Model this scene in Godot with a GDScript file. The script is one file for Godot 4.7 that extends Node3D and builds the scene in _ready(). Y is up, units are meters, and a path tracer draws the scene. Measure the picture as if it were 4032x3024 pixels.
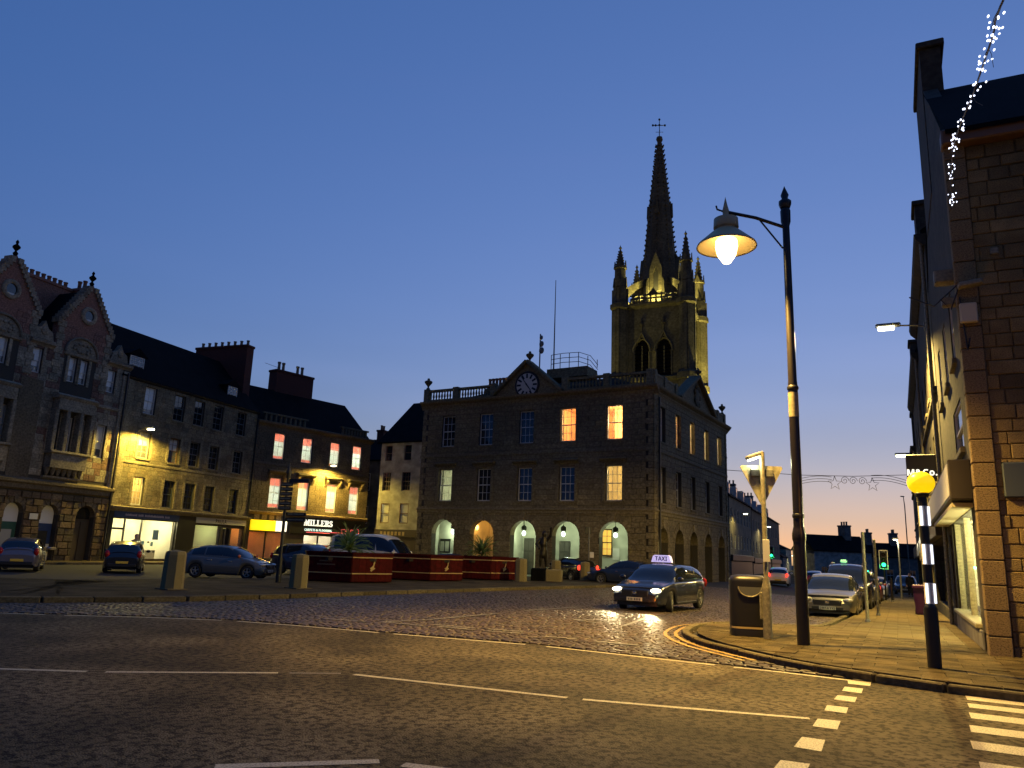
extends Node3D

# ---------------------------------------------------------------- mesh collector
class MB:
	var v := PackedVector3Array()
	var n := PackedVector3Array()
	var c := PackedColorArray()
	var t := Transform3D()
	var tint := Color(1, 1, 1)
	var tinted := false
	func tri(a: Vector3, b: Vector3, d: Vector3) -> void:   # counter-clockwise seen from outside
		var p := t * a
		var q := t * b
		var r := t * d
		var m := (q - p).cross(r - p)
		if m.length_squared() < 1e-14:
			return
		m = m.normalized()
		v.append(p); v.append(r); v.append(q)
		n.append(m); n.append(m); n.append(m)
		if tinted:
			c.append(tint); c.append(tint); c.append(tint)
	func quad(a: Vector3, b: Vector3, d: Vector3, e: Vector3) -> void:
		tri(a, b, d)
		tri(a, d, e)
	func box(p: Vector3, q: Vector3) -> void:
		quad(Vector3(p.x, p.y, q.z), Vector3(q.x, p.y, q.z), Vector3(q.x, q.y, q.z), Vector3(p.x, q.y, q.z))
		quad(Vector3(q.x, p.y, p.z), Vector3(p.x, p.y, p.z), Vector3(p.x, q.y, p.z), Vector3(q.x, q.y, p.z))
		quad(Vector3(q.x, p.y, q.z), Vector3(q.x, p.y, p.z), Vector3(q.x, q.y, p.z), Vector3(q.x, q.y, q.z))
		quad(Vector3(p.x, p.y, p.z), Vector3(p.x, p.y, q.z), Vector3(p.x, q.y, q.z), Vector3(p.x, q.y, p.z))
		quad(Vector3(p.x, q.y, q.z), Vector3(q.x, q.y, q.z), Vector3(q.x, q.y, p.z), Vector3(p.x, q.y, p.z))
		quad(Vector3(p.x, p.y, p.z), Vector3(q.x, p.y, p.z), Vector3(q.x, p.y, q.z), Vector3(p.x, p.y, q.z))
	func cbox(p: Vector3, q: Vector3, k: float) -> void:   # box with chamfered edges
		var m := (p + q) * 0.5
		var s := (q - p) * 0.5
		for ax in 3:
			var u := (ax + 1) % 3
			var w := (ax + 2) % 3
			for sg in [-1.0, 1.0]:
				var f := []
				for cr in [[-1, -1], [1, -1], [1, 1], [-1, 1]]:
					var a := Vector3()
					a[ax] = sg * s[ax]
					a[u] = cr[0] * (s[u] - k)
					a[w] = cr[1] * (s[w] - k)
					f.append(m + a)
				if sg > 0: quad(f[0], f[1], f[2], f[3])
				else: quad(f[3], f[2], f[1], f[0])
			for a1 in [-1.0, 1.0]:
				for a2 in [-1.0, 1.0]:
					var e := []
					for z in [-1.0, 1.0]:
						var a := Vector3(); var b := Vector3()
						a[ax] = z * (s[ax] - k); a[u] = a1 * s[u]; a[w] = a2 * (s[w] - k)
						b[ax] = z * (s[ax] - k); b[u] = a1 * (s[u] - k); b[w] = a2 * s[w]
						e.append([m + a, m + b])
					if a1 * a2 > 0: quad(e[0][0], e[0][1], e[1][1], e[1][0])
					else: quad(e[1][0], e[1][1], e[0][1], e[0][0])
	func poly(pts: PackedVector2Array, z0: float, z1: float) -> void:   # xy outline pushed along z
		if Geometry2D.is_polygon_clockwise(pts):
			pts = pts.duplicate()
			pts.reverse()
		var ix := Geometry2D.triangulate_polygon(pts)
		for i in range(0, ix.size(), 3):
			var a := pts[ix[i]]; var b := pts[ix[i + 1]]; var d := pts[ix[i + 2]]
			if (b - a).cross(d - a) < 0:
				var k := b; b = d; d = k
			tri(Vector3(a.x, a.y, z1), Vector3(b.x, b.y, z1), Vector3(d.x, d.y, z1))
			tri(Vector3(a.x, a.y, z0), Vector3(d.x, d.y, z0), Vector3(b.x, b.y, z0))
		for i in pts.size():
			var a := pts[i]; var b := pts[(i + 1) % pts.size()]
			quad(Vector3(a.x, a.y, z0), Vector3(b.x, b.y, z0), Vector3(b.x, b.y, z1), Vector3(a.x, a.y, z1))
	func grid(rows: Array, wrap := false, flip := false) -> void:   # smooth surface through rows of points
		var h := rows.size()
		var w: int = rows[0].size()
		var nm := []
		for i in h:
			var r := PackedVector3Array()
			r.resize(w)
			nm.append(r)
		for i in h - 1:
			for j in (w if wrap else w - 1):
				var k := (j + 1) % w
				var a: Vector3 = rows[i][j]; var b: Vector3 = rows[i][k]; var d: Vector3 = rows[i + 1][k]; var e: Vector3 = rows[i + 1][j]
				var m := (d - a).cross(e - b)
				nm[i][j] += m; nm[i][k] += m; nm[i + 1][k] += m; nm[i + 1][j] += m
		for i in h - 1:
			for j in (w if wrap else w - 1):
				var k := (j + 1) % w
				smooth(rows[i][j], rows[i][k], rows[i + 1][k], nm[i][j], nm[i][k], nm[i + 1][k], flip)
				smooth(rows[i][j], rows[i + 1][k], rows[i + 1][j], nm[i][j], nm[i + 1][k], nm[i + 1][j], flip)
	func smooth(a, b, d, na: Vector3, nb: Vector3, nd: Vector3, flip: bool) -> void:
		if (b - a).cross(d - a).length_squared() < 1e-14:
			return
		var s := -1.0 if flip else 1.0
		var o := [[a, na], [b, nb], [d, nd]] if flip else [[a, na], [d, nd], [b, nb]]
		for e in o:
			v.append(t * e[0])
			n.append((t.basis * (e[1] * s)).normalized())
			if tinted: c.append(tint)
	func lathe(pr: Array, seg := 16, hard := false) -> void:   # profile of Vector2(radius, y), bottom to top
		var rows := []
		for p in pr:
			var r := PackedVector3Array()
			for j in seg:
				var a := TAU * j / seg
				r.append(Vector3(cos(a) * p.x, p.y, -sin(a) * p.x))
			rows.append(r)
		if hard:
			for i in rows.size() - 1:
				for j in seg:
					var k := (j + 1) % seg
					quad(rows[i][j], rows[i][k], rows[i + 1][k], rows[i + 1][j])
		else:
			grid(rows, true)
	func tube(pts: Array, r0: float, r1 := -1.0, seg := 6, capped := true) -> void:
		if r1 < 0: r1 = r0
		var rows := []
		var up := Vector3.UP
		for i in pts.size():
			var d: Vector3 = (pts[mini(i + 1, pts.size() - 1)] - pts[maxi(i - 1, 0)]).normalized()
			if absf(d.dot(up)) > 0.95: up = Vector3.RIGHT
			var x := d.cross(up).normalized()
			var y := x.cross(d)
			up = y
			var rr := lerpf(r0, r1, float(i) / maxf(1, pts.size() - 1))
			var r := PackedVector3Array()
			for j in seg:
				var a := TAU * j / seg
				r.append(pts[i] + (x * cos(a) + y * sin(a)) * rr)
			rows.append(r)
		grid(rows, true, true)
		if capped:
			for e in [0, rows.size() - 1]:
				for j in seg:
					var k := (j + 1) % seg
					if e == 0: tri(pts[0], rows[0][j], rows[0][k])
					else: tri(pts[e], rows[e][k], rows[e][j])
	func ball(p: Vector3, r: Vector3, seg := 10) -> void:
		var rows := []
		var hh := maxi(4, seg / 2 + 1)
		for i in hh + 1:
			var b := -PI / 2 + PI * i / hh
			var q := PackedVector3Array()
			for j in seg:
				var a := TAU * j / seg
				q.append(p + Vector3(cos(a) * cos(b) * r.x, sin(b) * r.y, -sin(a) * cos(b) * r.z))
			rows.append(q)
		grid(rows, true)
	func done() -> ArrayMesh:
		var a := []
		a.resize(Mesh.ARRAY_MAX)
		a[Mesh.ARRAY_VERTEX] = v
		a[Mesh.ARRAY_NORMAL] = n
		if tinted: a[Mesh.ARRAY_COLOR] = c
		var m := ArrayMesh.new()
		m.add_surface_from_arrays(Mesh.PRIMITIVE_TRIANGLES, a)
		return m

# ---------------------------------------------------------------- scene helpers
var taken := {}
var mats := {}
var cache := {}
var rng := RandomNumberGenerator.new()
const UP := Vector3.UP

func numbered(called: String) -> String:
	var k: int = taken.get(called, 0)
	taken[called] = k + 1
	return called if k == 0 else "%s_%03d" % [called, k]

func thing(called: String, label: String, category: String, at := Vector3.ZERO, turn := 0.0, group := "") -> Node3D:
	var o := Node3D.new()
	o.name = numbered(called)
	add_child(o, true)
	o.position = at
	o.rotation.y = turn
	o.set_meta("label", label)
	o.set_meta("category", category)
	if group: o.set_meta("group", group)
	return o

func part(parent: Node, called: String, shape, m: Material, xf := Transform3D()) -> MeshInstance3D:
	var o := MeshInstance3D.new()
	o.name = called
	o.mesh = shape.done() if shape is MB else shape
	o.material_override = m
	o.transform = xf
	parent.add_child(o, true)
	return o

func structure(called: String, shape, m: Material, kind := "structure") -> MeshInstance3D:
	var o := MeshInstance3D.new()
	o.name = numbered(called)
	o.mesh = shape.done() if shape is MB else shape
	o.material_override = m
	add_child(o, true)
	o.set_meta("kind", kind)
	return o

func setting(called: String) -> Node3D:
	var o := Node3D.new()
	o.name = numbered(called)
	add_child(o, true)
	o.set_meta("kind", "structure")
	return o

func moved(x: float, y: float, z: float, turn := 0.0) -> Transform3D:
	return Transform3D(Basis(UP, turn), Vector3(x, y, z))

func omni(parent: Node, at: Vector3, col: Color, e: float, size := 0.1) -> OmniLight3D:
	var l := OmniLight3D.new()
	l.name = "light"
	parent.add_child(l, true)
	l.position = at
	l.light_color = col
	l.light_energy = e
	l.light_size = size
	l.omni_range = 80
	l.omni_attenuation = 2.0
	l.shadow_enabled = true
	return l

func spot(parent: Node, at: Vector3, to: Vector3, col: Color, e: float, angle: float, size := 0.08) -> SpotLight3D:
	var l := SpotLight3D.new()
	l.name = "light"
	parent.add_child(l, true)
	l.position = at
	var d := (to - at).normalized()
	l.basis = Basis.looking_at(d, Vector3.RIGHT if absf(d.y) > 0.98 else UP)
	l.light_color = col
	l.light_energy = e
	l.light_size = size
	l.spot_angle = angle
	l.spot_range = 80
	l.spot_attenuation = 2.0
	l.spot_angle_attenuation = 0.6
	l.shadow_enabled = true
	return l

# the land: level in the square, falling gently down the street that leaves to the right
const ST := Vector2(0.45399, 0.89101)
func hg(x: float, z: float) -> float:
	var s := x * ST.x - z * ST.y - 16.0
	var l := x * ST.y + z * ST.x
	return -0.013 * maxf(0.0, s - 3.0) * smoothstep(-13.0, -4.0, l)
func on_ground(x: float, z: float, lift := 0.0) -> Vector3:
	return Vector3(x, hg(x, z) + lift, z)

# ---------------------------------------------------------------- materials
func noise_tex(key: String, freq: float, lo: float, hi: float, oct := 4, kind := 0, size := 512, mid := -1.0, warm := 0.0) -> NoiseTexture2D:
	if cache.has("nt" + key): return cache["nt" + key]
	var f := FastNoiseLite.new()
	f.seed = hash(key) % 10000
	f.noise_type = [FastNoiseLite.TYPE_SIMPLEX_SMOOTH, FastNoiseLite.TYPE_CELLULAR, FastNoiseLite.TYPE_VALUE_CUBIC][kind]
	f.frequency = freq
	f.fractal_type = FastNoiseLite.FRACTAL_FBM
	f.fractal_octaves = oct
	var t := NoiseTexture2D.new()
	t.width = size
	t.height = size
	t.seamless = true
	t.generate_mipmaps = false
	t.noise = f
	var g := Gradient.new()
	g.set_color(0, Color(lo, lo * (1.0 - warm * 0.3), lo * (1.0 - warm)))
	g.set_color(1, Color(hi, hi, hi))
	if mid >= 0.0: g.add_point(0.5, Color(mid, mid * (1.0 - warm * 0.15), mid * (1.0 - warm * 0.5)))
	t.color_ramp = g
	cache["nt" + key] = t
	return t

func mat(key: String, rgb := Color(0.5, 0.5, 0.5), rough := 0.8, o := {}) -> StandardMaterial3D:   # rgb are linear base colours
	if mats.has(key): return mats[key]
	var m := StandardMaterial3D.new()
	m.resource_name = key
	m.albedo_color = Color(rgb.r, rgb.g, rgb.b).linear_to_srgb()
	m.roughness = rough
	m.metallic = o.get("metal", 0.0)
	m.metallic_specular = o.get("spec", 0.5)
	if o.has("tex"):
		m.albedo_texture = o.tex
		m.uv1_triplanar = true
		m.uv1_world_triplanar = o.get("world", true)
		m.uv1_scale = Vector3.ONE * o.get("scale", 0.5)
		if o.has("stretch"): m.uv1_scale = m.uv1_scale * o.stretch
	if o.has("tex2"):
		m.detail_enabled = true
		m.detail_albedo = o.tex2
		m.detail_blend_mode = BaseMaterial3D.BLEND_MODE_MUL
		m.detail_uv_layer = BaseMaterial3D.DETAIL_UV_2
		m.uv2_triplanar = true
		m.uv2_world_triplanar = true
		m.uv2_scale = Vector3.ONE * o.get("scale2", 0.07)
	if o.has("bump"):
		m.heightmap_enabled = true
		m.heightmap_texture = o.bumptex if o.has("bumptex") else o.tex
		m.heightmap_scale = o.bump
		m.uv1_triplanar = true
		m.uv1_world_triplanar = o.get("world", true)
		m.uv1_scale = Vector3.ONE * o.get("scale", 0.5)
	if o.has("emit"):
		m.emission_enabled = true
		m.emission = Color(o.emit.r, o.emit.g, o.emit.b).linear_to_srgb()
		m.emission_energy_multiplier = o.get("glow", 1.0)
	if o.has("alpha"):
		m.transparency = BaseMaterial3D.TRANSPARENCY_ALPHA
		m.albedo_color.a = o.alpha
	if o.has("back"):
		m.backlight_enabled = true
		m.backlight = Color(o.back.r, o.back.g, o.back.b).linear_to_srgb()
	if o.has("coat"):
		m.clearcoat_enabled = true
		m.clearcoat = o.coat
		m.clearcoat_roughness = 0.05
	if o.get("vc", false): m.vertex_color_use_as_albedo = true
	m.cull_mode = BaseMaterial3D.CULL_DISABLED
	mats[key] = m
	return m

func shade(key: String, k: float, tint := Color(1, 1, 1)) -> StandardMaterial3D:   # another stone of the same kind, a little lighter or darker
	var id := "%s_%.2f_%s" % [key, k, tint.to_html(false)]
	if mats.has(id): return mats[id]
	var m: StandardMaterial3D = mats[key].duplicate()
	var c: Color = mats[key].albedo_color.srgb_to_linear() * k
	m.albedo_color = Color(c.r * tint.r, c.g * tint.g, c.b * tint.b).linear_to_srgb()
	m.resource_name = id
	mats[id] = m
	return m

func text(parent: Node, called: String, words: String, size: float, m: Material, xf: Transform3D, bold := true, serif := false, deep := 0.01) -> MeshInstance3D:
	var t := TextMesh.new()
	var f := SystemFont.new()
	f.font_names = PackedStringArray(["Droid Serif" if serif else "Droid Sans"])
	f.font_weight = 700 if bold else 400
	t.font = f
	t.text = words
	t.font_size = 32
	t.pixel_size = size / 32.0
	t.depth = deep
	t.curve_step = 2.0
	return part(parent, called, t, m, xf)

# ---------------------------------------------------------------- building pieces (local x along the face, y up, +z outwards)
func cut(rects: Array, h: Array) -> Array:   # rectangles [x0,y0,x1,y1] with hole h taken out
	var out := []
	for r in rects:
		if h[0] >= r[2] or h[2] <= r[0] or h[1] >= r[3] or h[3] <= r[1]:
			out.append(r)
			continue
		if h[0] > r[0]: out.append([r[0], r[1], h[0], r[3]])
		if h[2] < r[2]: out.append([h[2], r[1], r[2], r[3]])
		var a: float = maxf(r[0], h[0])
		var b: float = minf(r[2], h[2])
		if h[1] > r[1]: out.append([a, r[1], b, h[1]])
		if h[3] < r[3]: out.append([a, h[3], b, r[3]])
	return out

func wall(parent: Node, x0: float, x1: float, y0: float, y1: float, holes: Array, thick: float, m: Material, xf := Transform3D(), called := "wall") -> MeshInstance3D:
	var b := MB.new()
	var rects := [[x0, y0, x1, y1]]
	for h in holes: rects = cut(rects, h)
	for r in rects:
		b.quad(Vector3(r[0], r[1], 0), Vector3(r[2], r[1], 0), Vector3(r[2], r[3], 0), Vector3(r[0], r[3], 0))
		b.quad(Vector3(r[2], r[1], -thick), Vector3(r[0], r[1], -thick), Vector3(r[0], r[3], -thick), Vector3(r[2], r[3], -thick))
	for h in holes:
		b.quad(Vector3(h[0], h[1], 0), Vector3(h[0], h[1], -thick), Vector3(h[0], h[3], -thick), Vector3(h[0], h[3], 0))
		b.quad(Vector3(h[2], h[1], -thick), Vector3(h[2], h[1], 0), Vector3(h[2], h[3], 0), Vector3(h[2], h[3], -thick))
		b.quad(Vector3(h[0], h[3], 0), Vector3(h[0], h[3], -thick), Vector3(h[2], h[3], -thick), Vector3(h[2], h[3], 0))
		b.quad(Vector3(h[0], h[1], -thick), Vector3(h[0], h[1], 0), Vector3(h[2], h[1], 0), Vector3(h[2], h[1], -thick))
	b.quad(Vector3(x0, y0, -thick), Vector3(x0, y0, 0), Vector3(x0, y1, 0), Vector3(x0, y1, -thick))
	b.quad(Vector3(x1, y0, 0), Vector3(x1, y0, -thick), Vector3(x1, y1, -thick), Vector3(x1, y1, 0))
	b.quad(Vector3(x0, y1, 0), Vector3(x1, y1, 0), Vector3(x1, y1, -thick), Vector3(x0, y1, -thick))
	return part(parent, called, b, m, xf)

func block_mesh() -> ArrayMesh:   # unit stone: bevelled front, z from 0 (bed) to 1 (face)
	if not cache.has("block"):
		var b := MB.new()
		var k := 0.06
		var f := [Vector3(-.5 + k * .5, -.5 + k, 1), Vector3(.5 - k * .5, -.5 + k, 1), Vector3(.5 - k * .5, .5 - k, 1), Vector3(-.5 + k * .5, .5 - k, 1)]
		var g := [Vector3(-.5, -.5, 0.55), Vector3(.5, -.5, 0.55), Vector3(.5, .5, 0.55), Vector3(-.5, .5, 0.55)]
		var e := [Vector3(-.5, -.5, 0), Vector3(.5, -.5, 0), Vector3(.5, .5, 0), Vector3(-.5, .5, 0)]
		b.quad(f[0], f[1], f[2], f[3])
		for i in 4:
			var j := (i + 1) % 4
			b.quad(g[i], g[j], f[j], f[i])
			b.quad(e[i], e[j], g[j], g[i])
		cache["block"] = b.done()
	return cache["block"]

# courses of stones over a face; the 300 (or `most`) with the lowest rank are single parts, the others one joined part
func masonry(parent: Node, x0: float, x1: float, y0: float, y1: float, holes: Array, course: float, length: float, key: String, xf := Transform3D(), o := {}) -> void:
	var r := RandomNumberGenerator.new()
	r.seed = hash(key) + int(x1 * 100) + int(y1 * 10)
	var gap: float = o.get("gap", 0.012)
	var proud: float = o.get("proud", 0.03)
	var vary: float = o.get("vary", 0.18)
	var rough: float = o.get("rough", 0.0)
	var tints: Array = o.get("tints", [Color(1, 1, 1)])
	var limit: int = o.get("most", 300)
	var near: Vector2 = o.get("near", Vector2(x1, y0))
	var list := []
	var y := y0
	while y < y1 - 0.06:
		var ch := minf(course * r.randf_range(1.0 - rough, 1.0 + rough), y1 - y)
		if y1 - y - ch < course * 0.35: ch = y1 - y
		var x := x0 - length * r.randf_range(0.1, 0.9)
		while x < x1:
			var ln := length * r.randf_range(1.0 - vary * 2.0, 1.0 + vary * 2.0)
			var rects := [[maxf(x, x0), y, minf(x + ln, x1), y + ch]]
			for h in holes: rects = cut(rects, h)
			for q in rects:
				if q[2] - q[0] > 0.07 and q[3] - q[1] > 0.05:
					list.append([q[0] + gap * .5, q[1] + gap * .5, q[2] - gap * .5, q[3] - gap * .5, r.randf_range(1.0 - vary, 1.0 + vary), r.randi() % tints.size(), proud * r.randf_range(0.6, 1.0)])
			x += ln
		y += ch
	if limit < list.size():
		list.sort_custom(func(a, b): return Vector2(a[0], a[1]).distance_squared_to(near) < Vector2(b[0], b[1]).distance_squared_to(near))
	var rest := MB.new()
	rest.tinted = true
	for i in list.size():
		var q = list[i]
		if i < limit:
			var k: float = snappedf(q[4], 0.12)
			var t := Transform3D(Basis(Vector3(q[2] - q[0], 0, 0), Vector3(0, q[3] - q[1], 0), Vector3(0, 0, q[6])), Vector3((q[0] + q[2]) * .5, (q[1] + q[3]) * .5, 0.001))
			part(parent, "stone", block_mesh(), shade(key, k, tints[q[5]]), xf * t)
		else:
			var tc: Color = tints[q[5]]
			rest.tint = Color(tc.r * q[4], tc.g * q[4], tc.b * q[4])
			var e := minf(0.02, q[6] * 0.45)
			var d: float = q[6] + 0.001
			var f := [Vector3(q[0] + e, q[1] + e, d), Vector3(q[2] - e, q[1] + e, d), Vector3(q[2] - e, q[3] - e, d), Vector3(q[0] + e, q[3] - e, d)]
			var g := [Vector3(q[0], q[1], 0.001), Vector3(q[2], q[1], 0.001), Vector3(q[2], q[3], 0.001), Vector3(q[0], q[3], 0.001)]
			rest.quad(f[0], f[1], f[2], f[3])
			for a in 4: rest.quad(g[a], g[(a + 1) % 4], f[(a + 1) % 4], f[a])
	if rest.v.size():
		var id := key + "_many"
		if not mats.has(id):
			var m: StandardMaterial3D = mats[key].duplicate()
			m.vertex_color_use_as_albedo = true
			mats[id] = m
		var p := part(parent, "stonework", rest, mats[id], xf)
		p.set_meta("kind", "stuff")

func frame_mesh(w: float, h: float, nx: int, ny: int, fw: float, bar: float) -> ArrayMesh:
	var key := "frame%.2f_%.2f_%d_%d_%.3f" % [w, h, nx, ny, fw]
	if cache.has(key): return cache[key]
	var b := MB.new()
	b.box(Vector3(-w / 2, 0, 0), Vector3(-w / 2 + fw, h, 0.07))
	b.box(Vector3(w / 2 - fw, 0, 0), Vector3(w / 2, h, 0.07))
	b.box(Vector3(-w / 2 + fw, 0, 0.001), Vector3(w / 2 - fw, fw * 1.3, 0.069))
	b.box(Vector3(-w / 2 + fw, h - fw, 0.001), Vector3(w / 2 - fw, h, 0.069))
	if ny > 1: b.box(Vector3(-w / 2 + fw, h / 2 - 0.03, 0.002), Vector3(w / 2 - fw, h / 2 + 0.03, 0.066))
	for half in (2 if ny > 1 else 1):
		var y0 := fw * 1.3 if half == 0 else h / 2 + 0.03
		var y1 := (h / 2 - 0.03 if ny > 1 else h - fw) if half == 0 else h - fw
		var z := 0.004 if half == 0 else 0.024
		for i in range(1, nx):
			var x := -w / 2 + fw + (w - 2 * fw) * i / nx
			b.box(Vector3(x - bar, y0, z), Vector3(x + bar, y1, z + 0.03))
		var rows := ny / 2 if ny > 1 else 1
		for j in range(1, rows):
			var y := lerpf(y0, y1, float(j) / rows)
			b.box(Vector3(-w / 2 + fw, y - bar, z + 0.002), Vector3(w / 2 - fw, y + bar, z + 0.028))
	cache[key] = b.done()
	return cache[key]

func pane_mesh(w: float, h: float) -> ArrayMesh:
	var key := "pane%.2f_%.2f" % [w, h]
	if not cache.has(key):
		var b := MB.new()
		b.box(Vector3(-w / 2, -h / 2, -0.003), Vector3(w / 2, h / 2, 0.003))
		cache[key] = b.done()
	return cache[key]

# sash window: frame with its panes (and sill, blind, backing) as children. x is its centre, y its foot, z how deep it sits
func window(parent: Node, xf: Transform3D, x: float, y: float, w: float, h: float, o := {}) -> MeshInstance3D:
	var nx: int = o.get("nx", 3)
	var ny: int = o.get("ny", 4)
	var fw: float = o.get("fw", 0.06)
	var z: float = -o.get("deep", 0.18)
	var f := part(parent, "window", frame_mesh(w, h, nx, ny, fw, o.get("bar", 0.014)), mats[o.get("frame", "white_paint")], xf * moved(x, y, z))
	var glass: Material = mats[o.get("glass", "dark_glass")]
	for i in nx:
		for j in ny:
			var half := 0 if j < ny / 2 or ny == 1 else 1
			var rows := maxi(1, ny / 2)
			var y0 := fw * 1.3 if half == 0 else h / 2 + 0.03
			var y1 := (h / 2 - 0.03 if ny > 1 else h - fw) if half == 0 else h - fw
			var jj := j if half == 0 else j - ny / 2
			var pw := (w - 2 * fw) / nx
			var ph := (y1 - y0) / rows
			part(f, "pane", pane_mesh(pw, ph), glass, moved(-w / 2 + fw + pw * (i + .5), y0 + ph * (jj + .5), 0.019 if half == 0 else 0.039))
	if o.has("blind"):   # [share from the top, material, share where it ends]
		for bl in o.blind:
			var b := MB.new()
			b.box(Vector3(-w / 2 + 0.02, h * (1.0 - bl[2]), 0), Vector3(w / 2 - 0.02, h * (1.0 - bl[0]), 0.01))
			part(f, "blind", b, mats[bl[1]], moved(0, 0, -0.07))
	if o.get("backing", false):
		var b := MB.new()
		b.box(Vector3(-w / 2, 0, -0.62), Vector3(w / 2, h, -0.6))
		part(f, "backing", b, mats["dark_room"])
	if o.has("sill"):
		var b := MB.new()
		b.cbox(Vector3(-w / 2 - 0.1, -0.14, 0), Vector3(w / 2 + 0.1, -0.002, -z + 0.09), 0.015)
		part(f, "sill", b, mats[o.sill])
	return f

# stones round the head of an arch, and the wall that closes the corners above it. cx centre, r radius, ys spring line
func arch_head(parent: Node, xf: Transform3D, cx: float, r: float, ys: float, top: float, half: float, thick: float, wm: Material, key: String, stones := 11, ring := 0.34) -> void:
	var b := MB.new()
	var n := 16
	for i in n:
		var a := PI * i / n
		var c := PI * (i + 1) / n
		var p := Vector2(cx - cos(a) * r, ys + sin(a) * r)
		var q := Vector2(cx - cos(c) * r, ys + sin(c) * r)
		b.quad(Vector3(p.x, p.y, 0), Vector3(q.x, q.y, 0), Vector3(q.x, top, 0), Vector3(p.x, top, 0))
		b.quad(Vector3(q.x, q.y, -thick), Vector3(p.x, p.y, -thick), Vector3(p.x, top, -thick), Vector3(q.x, top, -thick))
		b.quad(Vector3(p.x, p.y, 0), Vector3(p.x, p.y, -thick), Vector3(q.x, q.y, -thick), Vector3(q.x, q.y, 0))
	if half > r:
		for s in [-1.0, 1.0]:
			var e0 := minf(cx + s * r, cx + s * half)
			var e1 := maxf(cx + s * r, cx + s * half)
			b.quad(Vector3(e0, ys, 0), Vector3(e1, ys, 0), Vector3(e1, top, 0), Vector3(e0, top, 0))
	part(parent, "arch_infill", b, wm, xf)
	for i in stones:
		var a := PI * (i + 0.06) / stones
		var c := PI * (i + 0.94) / stones
		var m := MB.new()
		var big := ring * (1.35 if i == stones / 2 else 1.0)
		m.poly(PackedVector2Array([Vector2(cx - cos(a) * r, ys + sin(a) * r), Vector2(cx - cos(c) * r, ys + sin(c) * r), Vector2(cx - cos(c) * (r + big), ys + sin(c) * (r + big)), Vector2(cx - cos(a) * (r + big), ys + sin(a) * (r + big))]), 0.002, 0.05 if i != stones / 2 else 0.1)
		part(parent, "arch_stone", m, shade(key, 0.85 + 0.12 * ((i * 7) % 4)), xf)

func moulding(parent: Node, called: String, x0: float, x1: float, y: float, prof: Array, m: Material, xf := Transform3D()) -> MeshInstance3D:
	# prof: [[depth, height from y]...] from bottom to top, run along x
	var b := MB.new()
	for i in prof.size() - 1:
		var p = prof[i]
		var q = prof[i + 1]
		b.quad(Vector3(x0, y + p[1], p[0]), Vector3(x1, y + p[1], p[0]), Vector3(x1, y + q[1], q[0]), Vector3(x0, y + q[1], q[0]))
	var f: Array = prof[0]
	var l: Array = prof[prof.size() - 1]
	b.quad(Vector3(x0, y + f[1], 0), Vector3(x1, y + f[1], 0), Vector3(x1, y + f[1], f[0]), Vector3(x0, y + f[1], f[0]))
	b.quad(Vector3(x0, y + l[1], l[0]), Vector3(x1, y + l[1], l[0]), Vector3(x1, y + l[1], 0), Vector3(x0, y + l[1], 0))
	for s in [x0, x1]:
		var pts := [Vector3(s, y + f[1], 0)]
		for p in prof: pts.append(Vector3(s, y + p[1], p[0]))
		pts.append(Vector3(s, y + l[1], 0))
		for i in range(1, pts.size() - 1):
			if s == x0: b.tri(pts[0], pts[i + 1], pts[i])
			else: b.tri(pts[0], pts[i], pts[i + 1])
	return part(parent, called, b, m, xf)

func room(parent: Node, x0: float, x1: float, y0: float, y1: float, z0: float, z1: float, m: Material, xf := Transform3D(), floor_m: Material = null) -> MeshInstance3D:
	# box open at the front (z1), seen from inside
	var b := MB.new()
	b.quad(Vector3(x0, y0, z0), Vector3(x1, y0, z0), Vector3(x1, y1, z0), Vector3(x0, y1, z0))
	b.quad(Vector3(x0, y0, z1), Vector3(x0, y0, z0), Vector3(x0, y1, z0), Vector3(x0, y1, z1))
	b.quad(Vector3(x1, y0, z0), Vector3(x1, y0, z1), Vector3(x1, y1, z1), Vector3(x1, y1, z0))
	b.quad(Vector3(x0, y1, z0), Vector3(x1, y1, z0), Vector3(x1, y1, z1), Vector3(x0, y1, z1))
	var f := part(parent, "room", b, m, xf)
	var c := MB.new()
	c.quad(Vector3(x0, y0, z1), Vector3(x1, y0, z1), Vector3(x1, y0, z0), Vector3(x0, y0, z0))
	part(f, "room_floor", c, floor_m if floor_m else mats["room_floor"])
	return f

func roof(parent: Node, x0: float, x1: float, ye: float, yr: float, zf: float, zb: float, m: Material, xf := Transform3D(), lip := 0.0) -> MeshInstance3D:
	var b := MB.new()
	var zm := (zf + zb) / 2
	var pts := PackedVector2Array([Vector2(zb - lip, ye), Vector2(zf + lip, ye), Vector2(zf + lip, ye + 0.12), Vector2(zm, yr), Vector2(zb - lip, ye + 0.12)])
	b.t = Transform3D(Basis(Vector3(0, 0, 1), Vector3(0, 1, 0), Vector3(-1, 0, 0)), Vector3.ZERO)
	b.poly(pts, -x1, -x0)
	return part(parent, "roof", b, m, xf)

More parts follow.
